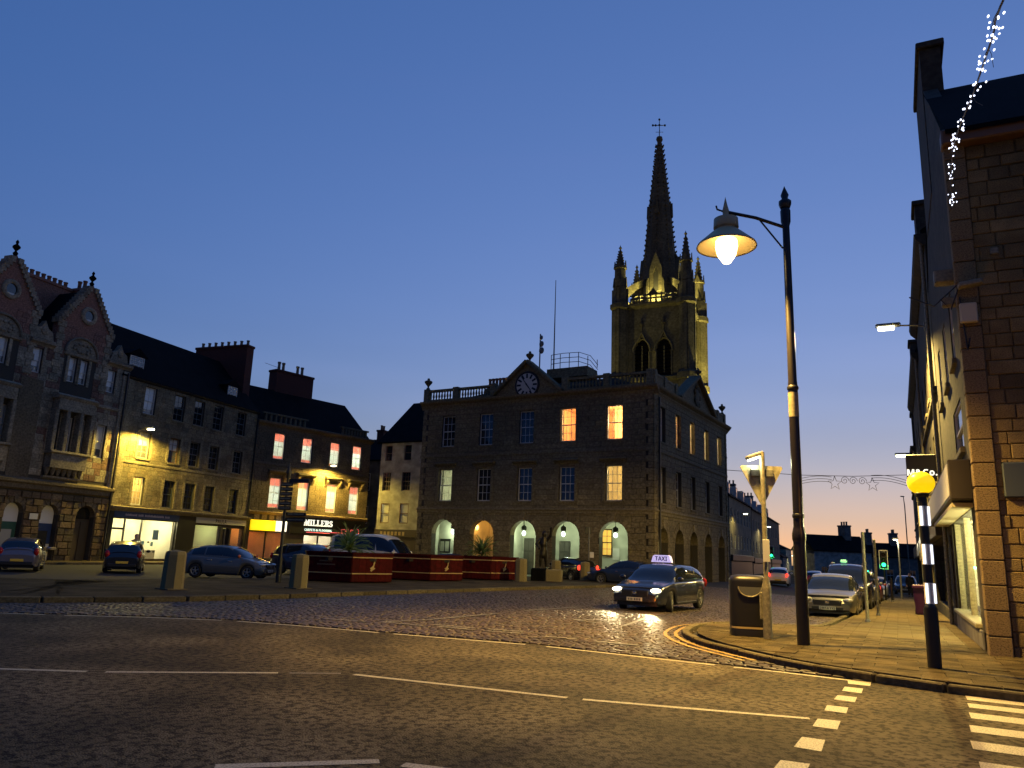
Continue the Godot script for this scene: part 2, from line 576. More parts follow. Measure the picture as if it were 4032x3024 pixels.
func chimney(parent: Node, x0: float, x1: float, y0: float, y1: float, z0: float, z1: float, pots: int, m: Material, pm: Material, along_z := true, tall := 0.55) -> void:
	var b := MB.new()
	b.box(Vector3(x0, y0, z0), Vector3(x1, y1, z1))
	var c := part(parent, "chimney", b, m)
	var k := MB.new()
	k.cbox(Vector3(x0 - .08, y1 + .002, z0 - .08), Vector3(x1 + .08, y1 + .22, z1 + .08), 0.03)
	part(c, "cope", k, m)
	var pr := [Vector2(0.13, 0), Vector2(0.12, tall * .8), Vector2(0.15, tall * .85), Vector2(0.15, tall), Vector2(0.1, tall)]
	for i in pots:
		var q := (i + .5) / pots
		var p := MB.new()
		p.lathe(pr, 10)
		var at := Vector3((x0 + x1) / 2, y1 + .2, lerpf(z0, z1, q)) if along_z else Vector3(lerpf(x0, x1, q), y1 + .2, (z0 + z1) / 2)
		part(c, "chimney_pot", p, pm, Transform3D(Basis(), at))

# ---------------------------------------------------------------- materials and setting
func make_materials() -> void:
	var blotch := noise_tex("blotch", 0.012, 0.62, 1.0, 5)
	var coarse := noise_tex("coarse", 0.006, 0.7, 1.0, 3)
	var grain := noise_tex("grain", 0.06, 0.5, 1.0, 3)
	var speck := noise_tex("speck", 0.11, 0.25, 1.0, 2, 0, 1024, 0.86)
	var pit := noise_tex("pit", 0.05, 0.3, 1.0, 4, 0, 1024, 0.9, 0.1)
	var worn := noise_tex("worn", 0.022, 0.3, 1.0, 6, 0, 1024, 0.92)
	(worn.noise as FastNoiseLite).fractal_gain = 0.68
	worn.color_ramp.add_point(0.40, Color(0.58, 0.56, 0.54))
	worn.color_ramp.add_point(0.45, Color(0.80, 0.79, 0.78))
	var stonet := noise_tex("stone", 0.03, 0.55, 1.0, 5, 0, 512, -1, 0.12)
	# stone
	mat("hall_stone", Color(0.42, 0.35, 0.20), 0.9, {"tex": stonet, "scale": 0.35, "tex2": coarse, "scale2": 0.06, "bump": 1.2})
	mat("tan_stone", Color(0.50, 0.42, 0.27), 0.9, {"tex": stonet, "scale": 0.4, "tex2": blotch, "scale2": 0.12, "bump": 1.0})
	mat("brown_stone", Color(0.33, 0.26, 0.16), 0.9, {"tex": stonet, "scale": 0.4, "tex2": coarse, "scale2": 0.1, "bump": 1.0})
	mat("red_stone", Color(0.44, 0.22, 0.16), 0.9, {"tex": stonet, "scale": 0.5, "bump": 1.0})
	mat("buff_stone", Color(0.72, 0.62, 0.45), 0.88, {"tex": stonet, "scale": 0.4, "tex2": blotch, "scale2": 0.15, "bump": 0.8})
	mat("church_stone", Color(0.24, 0.21, 0.12), 0.92, {"tex": stonet, "scale": 0.16, "tex2": blotch, "scale2": 0.07, "bump": 2.0})
	mat("block_stone", Color(0.50, 0.37, 0.17), 0.95, {"tex": pit, "scale": 0.9, "tex2": blotch, "scale2": 0.2, "bump": 3.0})
	mat("mortar", Color(0.10, 0.085, 0.065), 0.95, {"tex": grain, "scale": 0.7})
	mat("cream_render", Color(0.62, 0.57, 0.40), 0.9, {"tex": blotch, "scale": 0.2})
	mat("pale_render", Color(0.5, 0.48, 0.42), 0.9, {"tex": blotch, "scale": 0.2})
	mat("grey_render", Color(0.25, 0.24, 0.22), 0.9, {"tex": blotch, "scale": 0.2})
	mat("brick", Color(0.13, 0.04, 0.03), 0.9, {"tex": stonet, "scale": 0.6})
	mat("slate", Color(0.016, 0.017, 0.02), 0.9, {"spec": 0.2, "tex": grain, "scale": 0.5, "tex2": blotch, "scale2": 0.15, "bump": 1.2})
	mat("clay_pot", Color(0.42, 0.19, 0.10), 0.85, {"tex": grain, "scale": 1.0})
	mat("buff_pot", Color(0.36, 0.29, 0.19), 0.85, {"tex": grain, "scale": 1.0})
	mat("kerb_stone", Color(0.22, 0.185, 0.11), 0.85, {"spec": 0.2, "tex": stonet, "scale": 0.8, "bump": 1.0})
	mat("bollard_stone", Color(0.30, 0.25, 0.12), 0.9, {"tex": pit, "scale": 0.9, "bump": 1.2})
	# ground
	mat("asphalt", Color(0.23, 0.185, 0.11), 0.82, {"spec": 0.27, "tex": worn, "scale": 0.33, "tex2": noise_tex("tyre", 0.012, 0.5, 1.0, 5, 0, 512), "scale2": 0.06, "bump": 1.6, "bumptex": speck})
	mat("old_asphalt", Color(0.11, 0.092, 0.06), 0.85, {"spec": 0.15, "tex": pit, "scale": 0.35, "tex2": coarse, "scale2": 0.05, "bump": 1.2, "bumptex": speck})
	mat("sett", Color(0.16, 0.125, 0.08), 0.45, {"spec": 0.33, "tex": stonet, "scale": 1.4, "bump": 0.5, "vc": true})
	mat("sett_bed", Color(0.035, 0.03, 0.026), 0.9, {"tex": grain, "scale": 1.0})
	mat("slab", Color(0.17, 0.138, 0.078), 0.85, {"spec": 0.15, "tex": pit, "scale": 0.8, "tex2": blotch, "scale2": 0.3, "bump": 0.7})
	mat("slab_joint", Color(0.04, 0.032, 0.02), 0.9, {"tex": grain, "scale": 1.0})
	mat("square_paving", Color(0.15, 0.125, 0.08), 0.85, {"spec": 0.15, "tex": pit, "scale": 0.5, "tex2": blotch, "scale2": 0.12, "bump": 0.8})
	mat("road_paint", Color(0.55, 0.49, 0.33), 0.6, {"tex": noise_tex("wornpaint", 0.09, 0.25, 1.0, 4, 0, 512, 0.95), "scale": 0.9})
	mat("faded_paint", Color(0.30, 0.27, 0.21), 0.65, {"tex": noise_tex("faded", 0.1, 0.2, 1.0, 4, 0, 512, 0.8), "scale": 0.9})
	mat("yellow_paint", Color(0.45, 0.28, 0.05), 0.65, {"tex": noise_tex("wornpaint", 0.09, 0.25, 1.0, 4, 0, 512, 0.95), "scale": 0.9})
	# joinery, glass, metal
	mat("white_paint", Color(0.62, 0.60, 0.55), 0.5)
	mat("cream_paint", Color(0.5, 0.44, 0.3), 0.5)
	mat("dark_paint", Color(0.016, 0.015, 0.014), 0.45)
	mat("blue_fascia", Color(0.02, 0.045, 0.14), 0.4)
	mat("grey_fascia", Color(0.36, 0.36, 0.34), 0.5)
	mat("white_fascia", Color(0.55, 0.55, 0.55), 0.45)
	mat("wood_door", Color(0.05, 0.035, 0.022), 0.5)
	mat("dark_glass", Color(0.012, 0.014, 0.017), 0.04, {"spec": 0.75})
	mat("clear_glass", Color(1, 1, 1), 0.03, {"alpha": 0.06})
	mat("shop_glass", Color(1, 1, 1), 0.03, {"alpha": 0.05, "spec": 0.28})
	mat("dark_room", Color(0.03, 0.028, 0.025), 0.9)
	mat("amber_glass", Color(0.8, 0.5, 0.1), 0.3, {"emit": Color(1.0, 0.55, 0.10), "glow": 0.55})
	mat("clock_white", Color(0.55, 0.53, 0.47), 0.6)
	mat("green_screen", Color(0.02, 0.09, 0.07), 0.5)
	mat("wood_paint", Color(0.16, 0.085, 0.04), 0.5)
	mat("blue_frame", Color(0.05, 0.065, 0.085), 0.5)
	mat("sign_lilac", Color(0.35, 0.32, 0.45), 0.5)
	mat("blue_notice", Color(0.12, 0.28, 0.36), 0.6)
	mat("net_curtain", Color(0.8, 0.8, 0.72), 0.9, {"back": Color(0.9, 0.9, 0.8)})
	mat("pale_blind", Color(0.8, 0.78, 0.55), 0.9)
	mat("glow_pale", Color(0.7, 0.9, 0.95), 0.4, {"emit": Color(0.6, 0.85, 0.9), "glow": 0.9})
	mat("poster_yellow", Color(0.72, 0.70, 0.05), 0.7)
	mat("poster_red", Color(0.6, 0.04, 0.04), 0.7)
	mat("purple_bin", Color(0.05, 0.008, 0.07), 0.45)
	mat("street_render", Color(0.13, 0.115, 0.08), 0.9, {"tex": stonet, "scale": 0.3, "tex2": blotch, "scale2": 0.15, "bump": 1.0})
	mat("warm_mortar", Color(0.26, 0.19, 0.09), 0.95, {"tex": grain, "scale": 0.7})
	mat("warm_quoin", Color(0.27, 0.195, 0.10), 0.9, {"tex": pit, "scale": 0.6, "bump": 0.8})
	mat("dim_frame", Color(0.14, 0.135, 0.125), 0.5)
	mat("fascia_brown", Color(0.05, 0.042, 0.03), 0.5)
	mat("sign_dark", Color(0.045, 0.04, 0.032), 0.45)
	mat("hill", Color(0.03, 0.035, 0.025), 0.95, {"tex": blotch, "scale": 0.02})
	mat("car_glass", Color(0.008, 0.010, 0.013), 0.03, {"spec": 0.7})
	mat("glow_green_dim", Color(0.3, 0.8, 0.5), 0.4, {"emit": Color(0.25, 0.9, 0.55), "glow": 0.5})
	mat("mirror_orange", Color(0.35, 0.08, 0.02), 0.3)
	mat("bin_black", Color(0.018, 0.016, 0.013), 0.4, {"tex": grain, "scale": 2.0})
	mat("bin_mouth", Color(0.09, 0.09, 0.085), 0.5)
	mat("signal_off", Color(0.02, 0.015, 0.012), 0.2)
	mat("skin", Color(0.45, 0.28, 0.2), 0.6)
	mat("cloth_black", Color(0.012, 0.012, 0.014), 0.95)
	mat("cloth_dark", Color(0.03, 0.025, 0.03), 0.95)
	mat("cloth_tan", Color(0.28, 0.23, 0.16), 0.95)
	mat("wire_brown", Color(0.10, 0.085, 0.08), 0.6)
	mat("white_blind", Color(0.72, 0.72, 0.70), 0.9)
	mat("pink_blind", Color(0.62, 0.20, 0.13), 0.9, {"back": Color(0.95, 0.5, 0.42)})
	mat("bright_blind", Color(0.85, 0.85, 0.8), 0.9, {"back": Color(1.0, 1.0, 0.95)})
	mat("room_white", Color(0.8, 0.78, 0.72), 0.9, {"tex": coarse, "scale": 0.15})
	mat("room_cream", Color(0.72, 0.6, 0.38), 0.9, {"tex": coarse, "scale": 0.15})
	mat("room_peach", Color(0.75, 0.45, 0.24), 0.9, {"tex": coarse, "scale": 0.15})
	mat("room_floor", Color(0.22, 0.17, 0.11), 0.6)
	mat("arcade_wall", Color(0.60, 0.60, 0.50), 0.9, {"tex": coarse, "scale": 0.2})
	mat("arcade_floor", Color(0.34, 0.35, 0.32), 0.35, {"tex": blotch, "scale": 0.5})
	mat("arcade_door", Color(0.11, 0.10, 0.085), 0.6, {"tex": grain, "scale": 1.5})
	mat("black_metal", Color(0.014, 0.014, 0.014), 0.42, {"tex": grain, "scale": 2.0})
	mat("lamp_column", Color(0.022, 0.018, 0.016), 0.28, {"tex": grain, "scale": 3.0, "bump": 0.15})
	mat("grey_metal", Color(0.24, 0.24, 0.22), 0.5, {"tex": blotch, "scale": 1.5})
	mat("galvanised", Color(0.34, 0.30, 0.19), 0.55, {"tex": blotch, "scale": 2.0})
	mat("sign_back", Color(0.45, 0.42, 0.30), 0.5, {"tex": blotch, "scale": 1.0})
	mat("red_sign", Color(0.45, 0.03, 0.02), 0.4)
	mat("gold_paint", Color(0.42, 0.30, 0.12), 0.5)
	mat("gold_dim", Color(0.16, 0.10, 0.05), 0.6)
	mat("maroon", Color(0.085, 0.005, 0.005), 0.8, {"spec": 0.25, "tex": blotch, "scale": 0.8})
	mat("bronze", Color(0.05, 0.042, 0.032), 0.45, {"metal": 0.6, "tex": grain, "scale": 2.0})
	mat("hood_metal", Color(0.5, 0.38, 0.19), 0.45)
	mat("soil", Color(0.03, 0.022, 0.015), 0.95)
	mat("leaf", Color(0.075, 0.11, 0.028), 0.45, {"back": Color(0.3, 0.4, 0.1)})
	mat("leaf_dark", Color(0.045, 0.075, 0.02), 0.45, {"back": Color(0.2, 0.3, 0.08)})
	mat("dead_leaf", Color(0.20, 0.15, 0.07), 0.7)
	# things that give off light
	mat("glow_warm", Color(1, 0.9, 0.6), 0.4, {"emit": Color(1.0, 0.72, 0.30), "glow": 9.0})
	mat("glow_led", Color(1, 1, 0.85), 0.4, {"emit": Color(1.0, 0.95, 0.62), "glow": 8.0})
	mat("glow_cool", Color(1, 1, 1), 0.4, {"emit": Color(0.82, 1.0, 0.92), "glow": 6.0})
	mat("glow_orange", Color(1, 0.8, 0.4), 0.4, {"emit": Color(1.0, 0.6, 0.18), "glow": 4.0})
	mat("glow_head", Color(1, 1, 0.9), 0.3, {"emit": Color(1.0, 0.9, 0.62), "glow": 6.0})
	mat("glow_amber", Color(1, 0.5, 0.1), 0.3, {"emit": Color(1.0, 0.42, 0.05), "glow": 3.5})
	mat("glow_tail", Color(0.8, 0.05, 0.03), 0.3, {"emit": Color(1.0, 0.07, 0.03), "glow": 1.6})
	mat("glow_green", Color(0.1, 0.9, 0.5), 0.3, {"emit": Color(0.05, 1.0, 0.5), "glow": 1.8})
	mat("glow_red", Color(0.9, 0.1, 0.05), 0.3, {"emit": Color(1.0, 0.06, 0.03), "glow": 2.0})
	mat("glow_beacon", Color(1, 0.75, 0.05), 0.35, {"emit": Color(1.0, 0.62, 0.0), "glow": 1.0})
	mat("glow_tube", Color(1, 1, 1), 0.3, {"emit": Color(0.85, 0.88, 1.0), "glow": 1.6})
	mat("glow_fairy", Color(1, 1, 1), 0.3, {"emit": Color(0.75, 0.8, 1.0), "glow": 3.5})
	mat("glow_taxi", Color(0.9, 0.85, 1), 0.4, {"emit": Color(0.62, 0.5, 0.95), "glow": 0.75})
	mat("glow_yellow_sign", Color(1, 0.8, 0.1), 0.4, {"emit": Color(1.0, 0.66, 0.0), "glow": 1.05})
	mat("glow_white_sign", Color(1, 1, 0.9), 0.4, {"emit": Color(1.0, 0.97, 0.8), "glow": 1.3})
	mat("glow_neon_red", Color(1, 0.2, 0.2), 0.4, {"emit": Color(1.0, 0.12, 0.12), "glow": 1.2})
	mat("tail_lens", Color(0.30, 0.01, 0.01), 0.15)
	mat("head_lens", Color(0.55, 0.55, 0.52), 0.08, {"metal": 0.5})
	mat("plate_white", Color(0.62, 0.60, 0.5), 0.4)
	mat("plate_yellow", Color(0.62, 0.45, 0.06), 0.4)
	mat("tyre", Color(0.012, 0.012, 0.012), 0.8)
	mat("alloy", Color(0.32, 0.31, 0.29), 0.3, {"metal": 0.7})
	mat("chrome", Color(0.6, 0.6, 0.58), 0.12, {"metal": 1.0})
	mat("black_trim", Color(0.012, 0.012, 0.012), 0.5)
	mat("paint_taxi", Color(0.016, 0.02, 0.034), 0.3, {"coat": 1.0, "metal": 0.3})
	mat("paint_silver", Color(0.15, 0.145, 0.125), 0.32, {"coat": 1.0, "metal": 0.55})
	mat("paint_grey", Color(0.20, 0.20, 0.20), 0.32, {"coat": 1.0, "metal": 0.5})
	mat("paint_black", Color(0.010, 0.010, 0.012), 0.25, {"coat": 1.0})
	mat("paint_navy", Color(0.014, 0.022, 0.05), 0.28, {"coat": 1.0})
	mat("paint_white", Color(0.62, 0.61, 0.58), 0.35, {"coat": 0.8})
	mat("paint_red", Color(0.22, 0.015, 0.012), 0.3, {"coat": 1.0})
	mat("paint_lilac", Color(0.15, 0.14, 0.17), 0.32, {"coat": 1.0, "metal": 0.4})

func make_sky() -> Sky:
	# after sunset: deep blue overhead, paling towards a rose and orange band over where the sun went down
	var w := 1024
	var h := 512
	var im := Image.create(w, h, false, Image.FORMAT_RGBF)
	var glow_at := deg_to_rad(29.0)     # heading of the sunset, clockwise from -z
	var air := [[-2.962, -0.739, 0.338, 1.466, 0.648, 0.757], [-2.052, -0.452, -0.439, 1.153, 0.396, 0.379], [-1.003, -0.318, -1.447, 0.831, -0.089, 0.256]]
	var veil := FastNoiseLite.new()
	veil.seed = 5
	veil.frequency = 0.9
	for j in h:
		var el := maxf(0.0, PI / 2 - PI * (j + 0.5) / h)
		var s := sin(el)
		for i in w:
			var head := (i + 0.5) / w * TAU          # as Godot reads panoramas
			var d := cos(head - glow_at)
			var f := [1.0, s, exp(-s / 0.10), d * cos(el) * exp(-s / 0.5), d * exp(-s / 0.13), d * cos(el)]
			var c := [0.0, 0.0, 0.0]
			for k in 3:
				var x := 0.0
				for q in 6: x += air[k][q] * f[q]
				c[k] = minf(exp(x), 0.95)
			var thin := veil.get_noise_3d(sin(head) * 1.6, el * 16.0, -cos(head) * 1.6)
			var v := 1.0 + 0.07 * thin * exp(-pow((s - 0.16) / 0.14, 2.0))
			im.set_pixel(i, j, Color(c[0] * v * (1.0 + 0.05 * maxf(thin, 0.0)), c[1] * v, c[2] * v))
	var p := PanoramaSkyMaterial.new()
	p.panorama = ImageTexture.create_from_image(im)
	var sk := Sky.new()
	sk.sky_material = p
	return sk

func sheet(x0: float, x1: float, z0: float, z1: float, step: float, lift: float) -> MB:
	var rows := []
	var nz := int(ceil((z1 - z0) / step))
	var nx := int(ceil((x1 - x0) / step))
	for i in nz + 1:
		var r := PackedVector3Array()
		for j in nx + 1:
			var x := x0 + (x1 - x0) * j / nx
			var z := z0 + (z1 - z0) * (nz - i) / nz      # from near to far, so that the face looks up
			r.append(Vector3(x, hg(x, z) + lift, z))
		rows.append(r)
	var b := MB.new()
	b.grid(rows)
	return b

func flat(pts: Array, y: float, thick := 0.004) -> MB:   # outline in x,z laid on the ground
	var b := MB.new()
	b.t = Transform3D(Basis(Vector3(1, 0, 0), Vector3(0, 0, 1), Vector3(0, -1, 0)), Vector3.ZERO)
	var p := PackedVector2Array()
	for q in pts: p.append(Vector2(q[0], q[1]))
	b.poly(p, -y - thick * 0, -y + 0.03)
	return b

func stripe(parent: Node, called: String, pts: Array, wide: float, m: Material, y := 0.004, follow := true) -> void:
	# painted line along points, as a thin film on the road
	var b := MB.new()
	var l := []
	var r := []
	for i in pts.size():
		var a := Vector2(pts[maxi(i - 1, 0)][0], pts[maxi(i - 1, 0)][1])
		var c := Vector2(pts[mini(i + 1, pts.size() - 1)][0], pts[mini(i + 1, pts.size() - 1)][1])
		var d := (c - a).normalized()
		var nn := Vector2(-d.y, d.x) * wide * 0.5
		var p := Vector2(pts[i][0], pts[i][1])
		for q in [[l, p + nn], [r, p - nn]]:
			q[0].append(Vector3(q[1].x, (hg(q[1].x, q[1].y) if follow else 0.0) + y, q[1].y))
	for i in pts.size() - 1:
		b.quad(l[i], r[i], r[i + 1], l[i + 1])
		if b.n[b.n.size() - 1].y < 0:
			for k in range(b.v.size() - 6, b.v.size()): b.n[k] = -b.n[k]
			for k in [b.v.size() - 6, b.v.size() - 3]:
				var s := b.v[k + 1]; b.v[k + 1] = b.v[k + 2]; b.v[k + 2] = s
	part(parent, called, b, m)

func quad_paint(parent: Node, q: Array, m: Material, y := 0.004) -> void:
	var b := MB.new()
	b.quad(Vector3(q[3][0], y, q[3][1]), Vector3(q[2][0], y, q[2][1]), Vector3(q[1][0], y, q[1][1]), Vector3(q[0][0], y, q[0][1]))
	part(parent, "marking", b, m)

var edge := [[-40.0, -18.5], [-25.0, -17.6], [-14.0, -16.85], [-10.46, -16.72], [-9.32, -16.9], [-7.5, -17.15], [-5.84, -17.1], [-4.3, -16.6], [-2.94, -16.05], [-2.31, -15.75], [-0.9, -15.25], [0.42, -14.75], [0.79, -14.54], [2.98, -13.15], [4.2, -12.35], [5.25, -11.55]]
var kerb_right := [[20.0, -4.5], [14.0, -7.2], [10.0, -9.0], [8.0, -9.75], [6.66, -10.37], [6.15, -10.75], [5.52, -11.4], [5.12, -11.93], [4.72, -12.55], [4.42, -13.32], [4.14, -14.28], [3.96, -15.05], [3.88, -15.96], [3.93, -16.89], [4.05, -17.5], [4.28, -18.22], [4.59, -19.0], [4.94, -19.65], [5.4, -20.15], [6.0, -20.45], [6.7, -20.42], [7.3, -20.3], [7.9, -20.4], [8.6, -21.2], [10.2, -24.2], [14.0, -31.4], [19.0, -40.8], [25.5, -53.0], [33.0, -67.5], [45.0, -91.0]]
var kerb_square := [[-40.0, -17.2], [-25.0, -18.1], [-16.0, -18.75], [-11.93, -19.1], [-8.88, -21.35], [-6.9, -24.0], [-5.04, -27.1], [-2.4, -31.0], [0.16, -34.8], [2.4, -38.0], [4.51, -41.0], [6.3, -43.6], [7.4, -45.5], [8.2, -47.4], [8.9, -48.6]]

func resample(pts: Array, step: float) -> Array:
	var c := Curve2D.new()
	for p in pts: c.add_point(Vector2(p[0], p[1]))
	var out := []
	var n := int(c.get_baked_length() / step)
	for i in n + 1: out.append(c.sample_baked(c.get_baked_length() * i / n))
	return out

func kerb(host: Node, pts: Array, side: float, wide: float, high: float, step: float, stop_at: int) -> void:
	# kerb stones end to end; side +1: the raised ground lies to the left of the walking direction
	var q := resample(pts, step)
	var rest := MB.new()
	for i in q.size() - 1:
		var a: Vector2 = q[i]
		var b: Vector2 = q[i + 1]
		var d := (b - a).normalized()
		var nn := Vector2(d.y, -d.x) * side
		var g := 0.008
		var m := MB.new()
		var c := (a + b) * 0.5 + nn * wide * 0.5
		var y := hg(c.x, c.y)
		var y1 := hg(b.x, b.y) - hg(a.x, a.y)
		var xb := Vector3(d.x, y1 / maxf(0.1, a.distance_to(b)), d.y).normalized()
		m.t = Transform3D(Basis(xb, UP, xb.cross(UP).normalized()), Vector3(c.x, y, c.y))
		var hl := a.distance_to(b) * 0.5 - g
		m.cbox(Vector3(-hl, -0.25, -wide * 0.5), Vector3(hl, high + rng.randf_range(-0.006, 0.006), wide * 0.5), 0.018)
		if i < stop_at: part(host, "kerb_stone", m, shade("kerb_stone", snappedf(rng.randf_range(0.7, 1.15), 0.12)))
		else:
			rest.v.append_array(m.v); rest.n.append_array(m.n)
	if rest.v.size():
		part(host, "kerb_run", rest, mats["kerb_stone"]).set_meta("kind", "stuff")

func inside(p: Vector2, poly: PackedVector2Array) -> bool:
	return Geometry2D.is_point_in_polygon(p, poly)

func make_ground() -> void:
	var base := structure("ground", sheet(-160, 240, -330, 40, 5.0, -0.06), mats["old_asphalt"])
	# carriageway in front: one sheet up to the edge line
	var pts := edge.duplicate()
	pts.append([5.9, -10.95]); pts.append([6.66, -10.2]); pts.append([8.0, -9.55]); pts.append([10.0, -8.8]); pts.append([14.0, -7.0]); pts.append([20.0, -4.3]); pts.append([30, 0]); pts.append([30, 30]); pts.append([-40, 30])
	var road := setting("road")
	var rb := MB.new()
	var pv := PackedVector2Array()
	for q in pts: pv.append(Vector2(q[0], q[1]))
	var ix := Geometry2D.triangulate_polygon(pv)
	for i in range(0, ix.size(), 3):
		var a := pv[ix[i]]; var b := pv[ix[i + 1]]; var d := pv[ix[i + 2]]
		if (b - a).cross(d - a) > 0:
			var k := b; b = d; d = k
		rb.tri(Vector3(a.x, 0, a.y), Vector3(b.x, 0, b.y), Vector3(d.x, 0, d.y))
	part(road, "asphalt", rb, mats["asphalt"])
	# painted lines on it
	var mk := setting("road_markings")
	var wp: Material = mats["road_paint"]
	var fp: Material = mats["faded_paint"]
	var off := func(l: Array, k: float) -> Array:
		var o := []
		for p in l: o.append([p[0], p[1] + k])
		return o
	for l in [[[-22, -17.2], [-14, -16.6], [-9.5, -16.68]], [[-9.1, -16.7], [-7.5, -16.9], [-5.9, -16.88]], [[-5.55, -16.8], [-4.3, -16.4], [-2.94, -15.85], [-2.4, -15.6]], [[-2.1, -15.5], [-0.9, -15.03], [0.42, -14.55]], [[0.79, -14.36], [2.98, -12.95], [3.35, -12.72]], [[3.6, -12.55], [4.2, -12.2], [5.2, -11.45]]]:
		stripe(mk, "marking", l, 0.10, wp)
	for l in [[[-14.0, -9.8], [-9.5, -9.75]], [[-8.9, -9.78], [-5.05, -9.95]], [[-4.83, -9.97], [-2.84, -10.38]], [[-1.89, -10.48], [0.77, -9.40]], [[0.94, -9.33], [1.79, -9.10], [3.29, -8.71]]]:
		stripe(mk, "marking", l, 0.10, wp)
	stripe(mk, "marking", [[-2.7, -10.40], [-2.07, -10.53]], 0.07, fp)
	for l in [[[-2.06, -6.09], [-1.5, -6.24], [-0.91, -6.4]], [[-0.72, -6.33], [0.5, -5.95]]]: stripe(mk, "marking", l, 0.12, wp)
	for q in [[[4.95, -11.60], [5.24, -11.5], [5.06, -11.14], [4.82, -11.28]], [[4.65, -11.0], [4.85, -10.89], [4.65, -10.5], [4.46, -10.64]], [[4.25, -10.28], [4.45, -10.18], [4.26, -9.81], [4.07, -9.96]], [[3.82, -9.55], [4.02, -9.44], [3.84, -9.08], [3.65, -9.21]], [[3.38, -8.72], [3.59, -8.64], [3.37, -8.2], [3.17, -8.32]], [[2.87, -7.81], [3.05, -7.71], [2.83, -7.25], [2.64, -7.39]], [[2.35, -6.9], [2.56, -6.81], [2.34, -6.38], [2.13, -6.5]], [[1.88, -6.05], [2.08, -5.95], [1.86, -5.5], [1.66, -5.62]]]:
		quad_paint(mk, q, wp)
	for q in [[[6.06, -10.62], [8.1, -9.45], [7.9, -9.12], [5.9, -10.3]], [[5.75, -10.05], [7.8, -8.85], [7.6, -8.55], [5.6, -9.75]], [[5.4, -9.42], [7.4, -8.2], [7.2, -7.88], [5.22, -9.07]], [[4.97, -8.68], [7.0, -7.5], [6.8, -7.15], [4.78, -8.33]], [[4.53, -7.92], [6.5, -6.75], [6.3, -6.4], [4.35, -7.57]], [[4.12, -7.1], [6.1, -5.95], [5.9, -5.6], [3.95, -6.78]], [[3.7, -6.35], [5.7, -5.2], [5.5, -4.85], [3.5, -6.0]]]:
		quad_paint(mk, q, wp)
	for l in [[[-3.95, -17.8], [-2.98, -17.48]], [[-2.61, -17.51], [-1.71, -17.11]], [[-2.61, -17.55], [-1.67, -18.6], [-0.2, -21.1]], [[-1.35, -17.02], [-0.6, -16.57]], [[-0.31, -16.43], [0.42, -16.2]], [[0.75, -15.82], [1.41, -15.55]], [[1.75, -15.3], [2.5, -14.85]], [[-1.5, -17.4], [-0.6, -16.95]], [[-0.3, -16.85], [0.42, -16.6]], [[1.76, -20.05], [2.82, -18.79], [3.98, -22.12]], [[0.62, -22.73], [2.44, -25.42]], [[1.76, -20.05], [3.0, -20.5]]]:
		stripe(mk, "marking", l, 0.13, fp, 0.034)
	for k in [0.28, 0.5]:
		var yl := []
		for i in range(9, 21): yl.append(kerb_right[i])
		var o := []
		for i in yl.size():
			var a := Vector2(yl[maxi(i - 1, 0)][0], yl[maxi(i - 1, 0)][1])
			var c := Vector2(yl[mini(i + 1, yl.size() - 1)][0], yl[mini(i + 1, yl.size() - 1)][1])
			var d := (c - a).normalized()
			o.append([yl[i][0] + d.y * k, yl[i][1] - d.x * k])
		stripe(mk, "marking", o, 0.08, mats["yellow_paint"], 0.034)
	# right-hand pavement with its kerb and slabs
	var pave := setting("pavement")
	kerb(pave, kerb_right, 1.0, 0.16, 0.115, 0.9, 60)
	var area := PackedVector2Array()
	for p in kerb_right: area.append(Vector2(p[0], p[1]))
	area.append(Vector2(60, -95)); area.append(Vector2(60, -4))
	var grown := Geometry2D.offset_polygon(area, -0.17)[0]
	var list := []
	var dir := Vector2(0.446, -0.895)
	var acr := Vector2(0.895, 0.446)
	var o0 := Vector2(8.9, -14.6)
	for row in range(-40, 130):
		var shift := 0.3 if row % 2 else 0.0
		for k in range(-14, 16):
			var c := o0 + dir * (row * 0.46) + acr * (k * 0.62 + shift)
			if c.dot(acr) - o0.dot(acr) > 5.0 and row > 0: continue
			var box := PackedVector2Array([c + dir * .224 + acr * .304, c - dir * .224 + acr * .304, c - dir * .224 - acr * .304, c + dir * .224 - acr * .304])
			var got := Geometry2D.intersect_polygons(box, grown)
			if got.size() == 1: list.append([c.length(), got[0]])
	list.sort_custom(func(a, b): return a[0] < b[0])
	var rest := MB.new()
	rest.tinted = true
	for i in list.size():
		var pg: PackedVector2Array = list[i][1]
		var m := MB.new() if i < 300 else rest
		var cc := Vector2.ZERO
		for p in pg: cc += p / pg.size()
		var k := rng.randf_range(0.72, 1.2)
		m.tint = Color(k, k * rng.randf_range(0.93, 1.0), k * rng.randf_range(0.85, 1.0))
		var lift := 0.112 + rng.randf_range(-0.004, 0.004)
		m.t = Transform3D(Basis(Vector3(1, 0, 0), Vector3(0, 0, 1), Vector3(0, -1, 0)), Vector3(0, hg(cc.x, cc.y) + lift, 0))
		m.poly(pg, 0.0, 0.04)
		if i < 300: part(pave, "slab", m, shade("slab", snappedf(k, 0.08)))
	mat("slab_many", Color(0.17, 0.138, 0.078), 0.85, {"spec": 0.15, "tex": noise_tex("pit", 0.05, 0.3, 1.0, 4), "scale": 0.8, "vc": true})
	part(pave, "slabs", rest, mats["slab_many"]).set_meta("kind", "stuff")
	var bed := MB.new()
	var gx := Geometry2D.triangulate_polygon(grown)
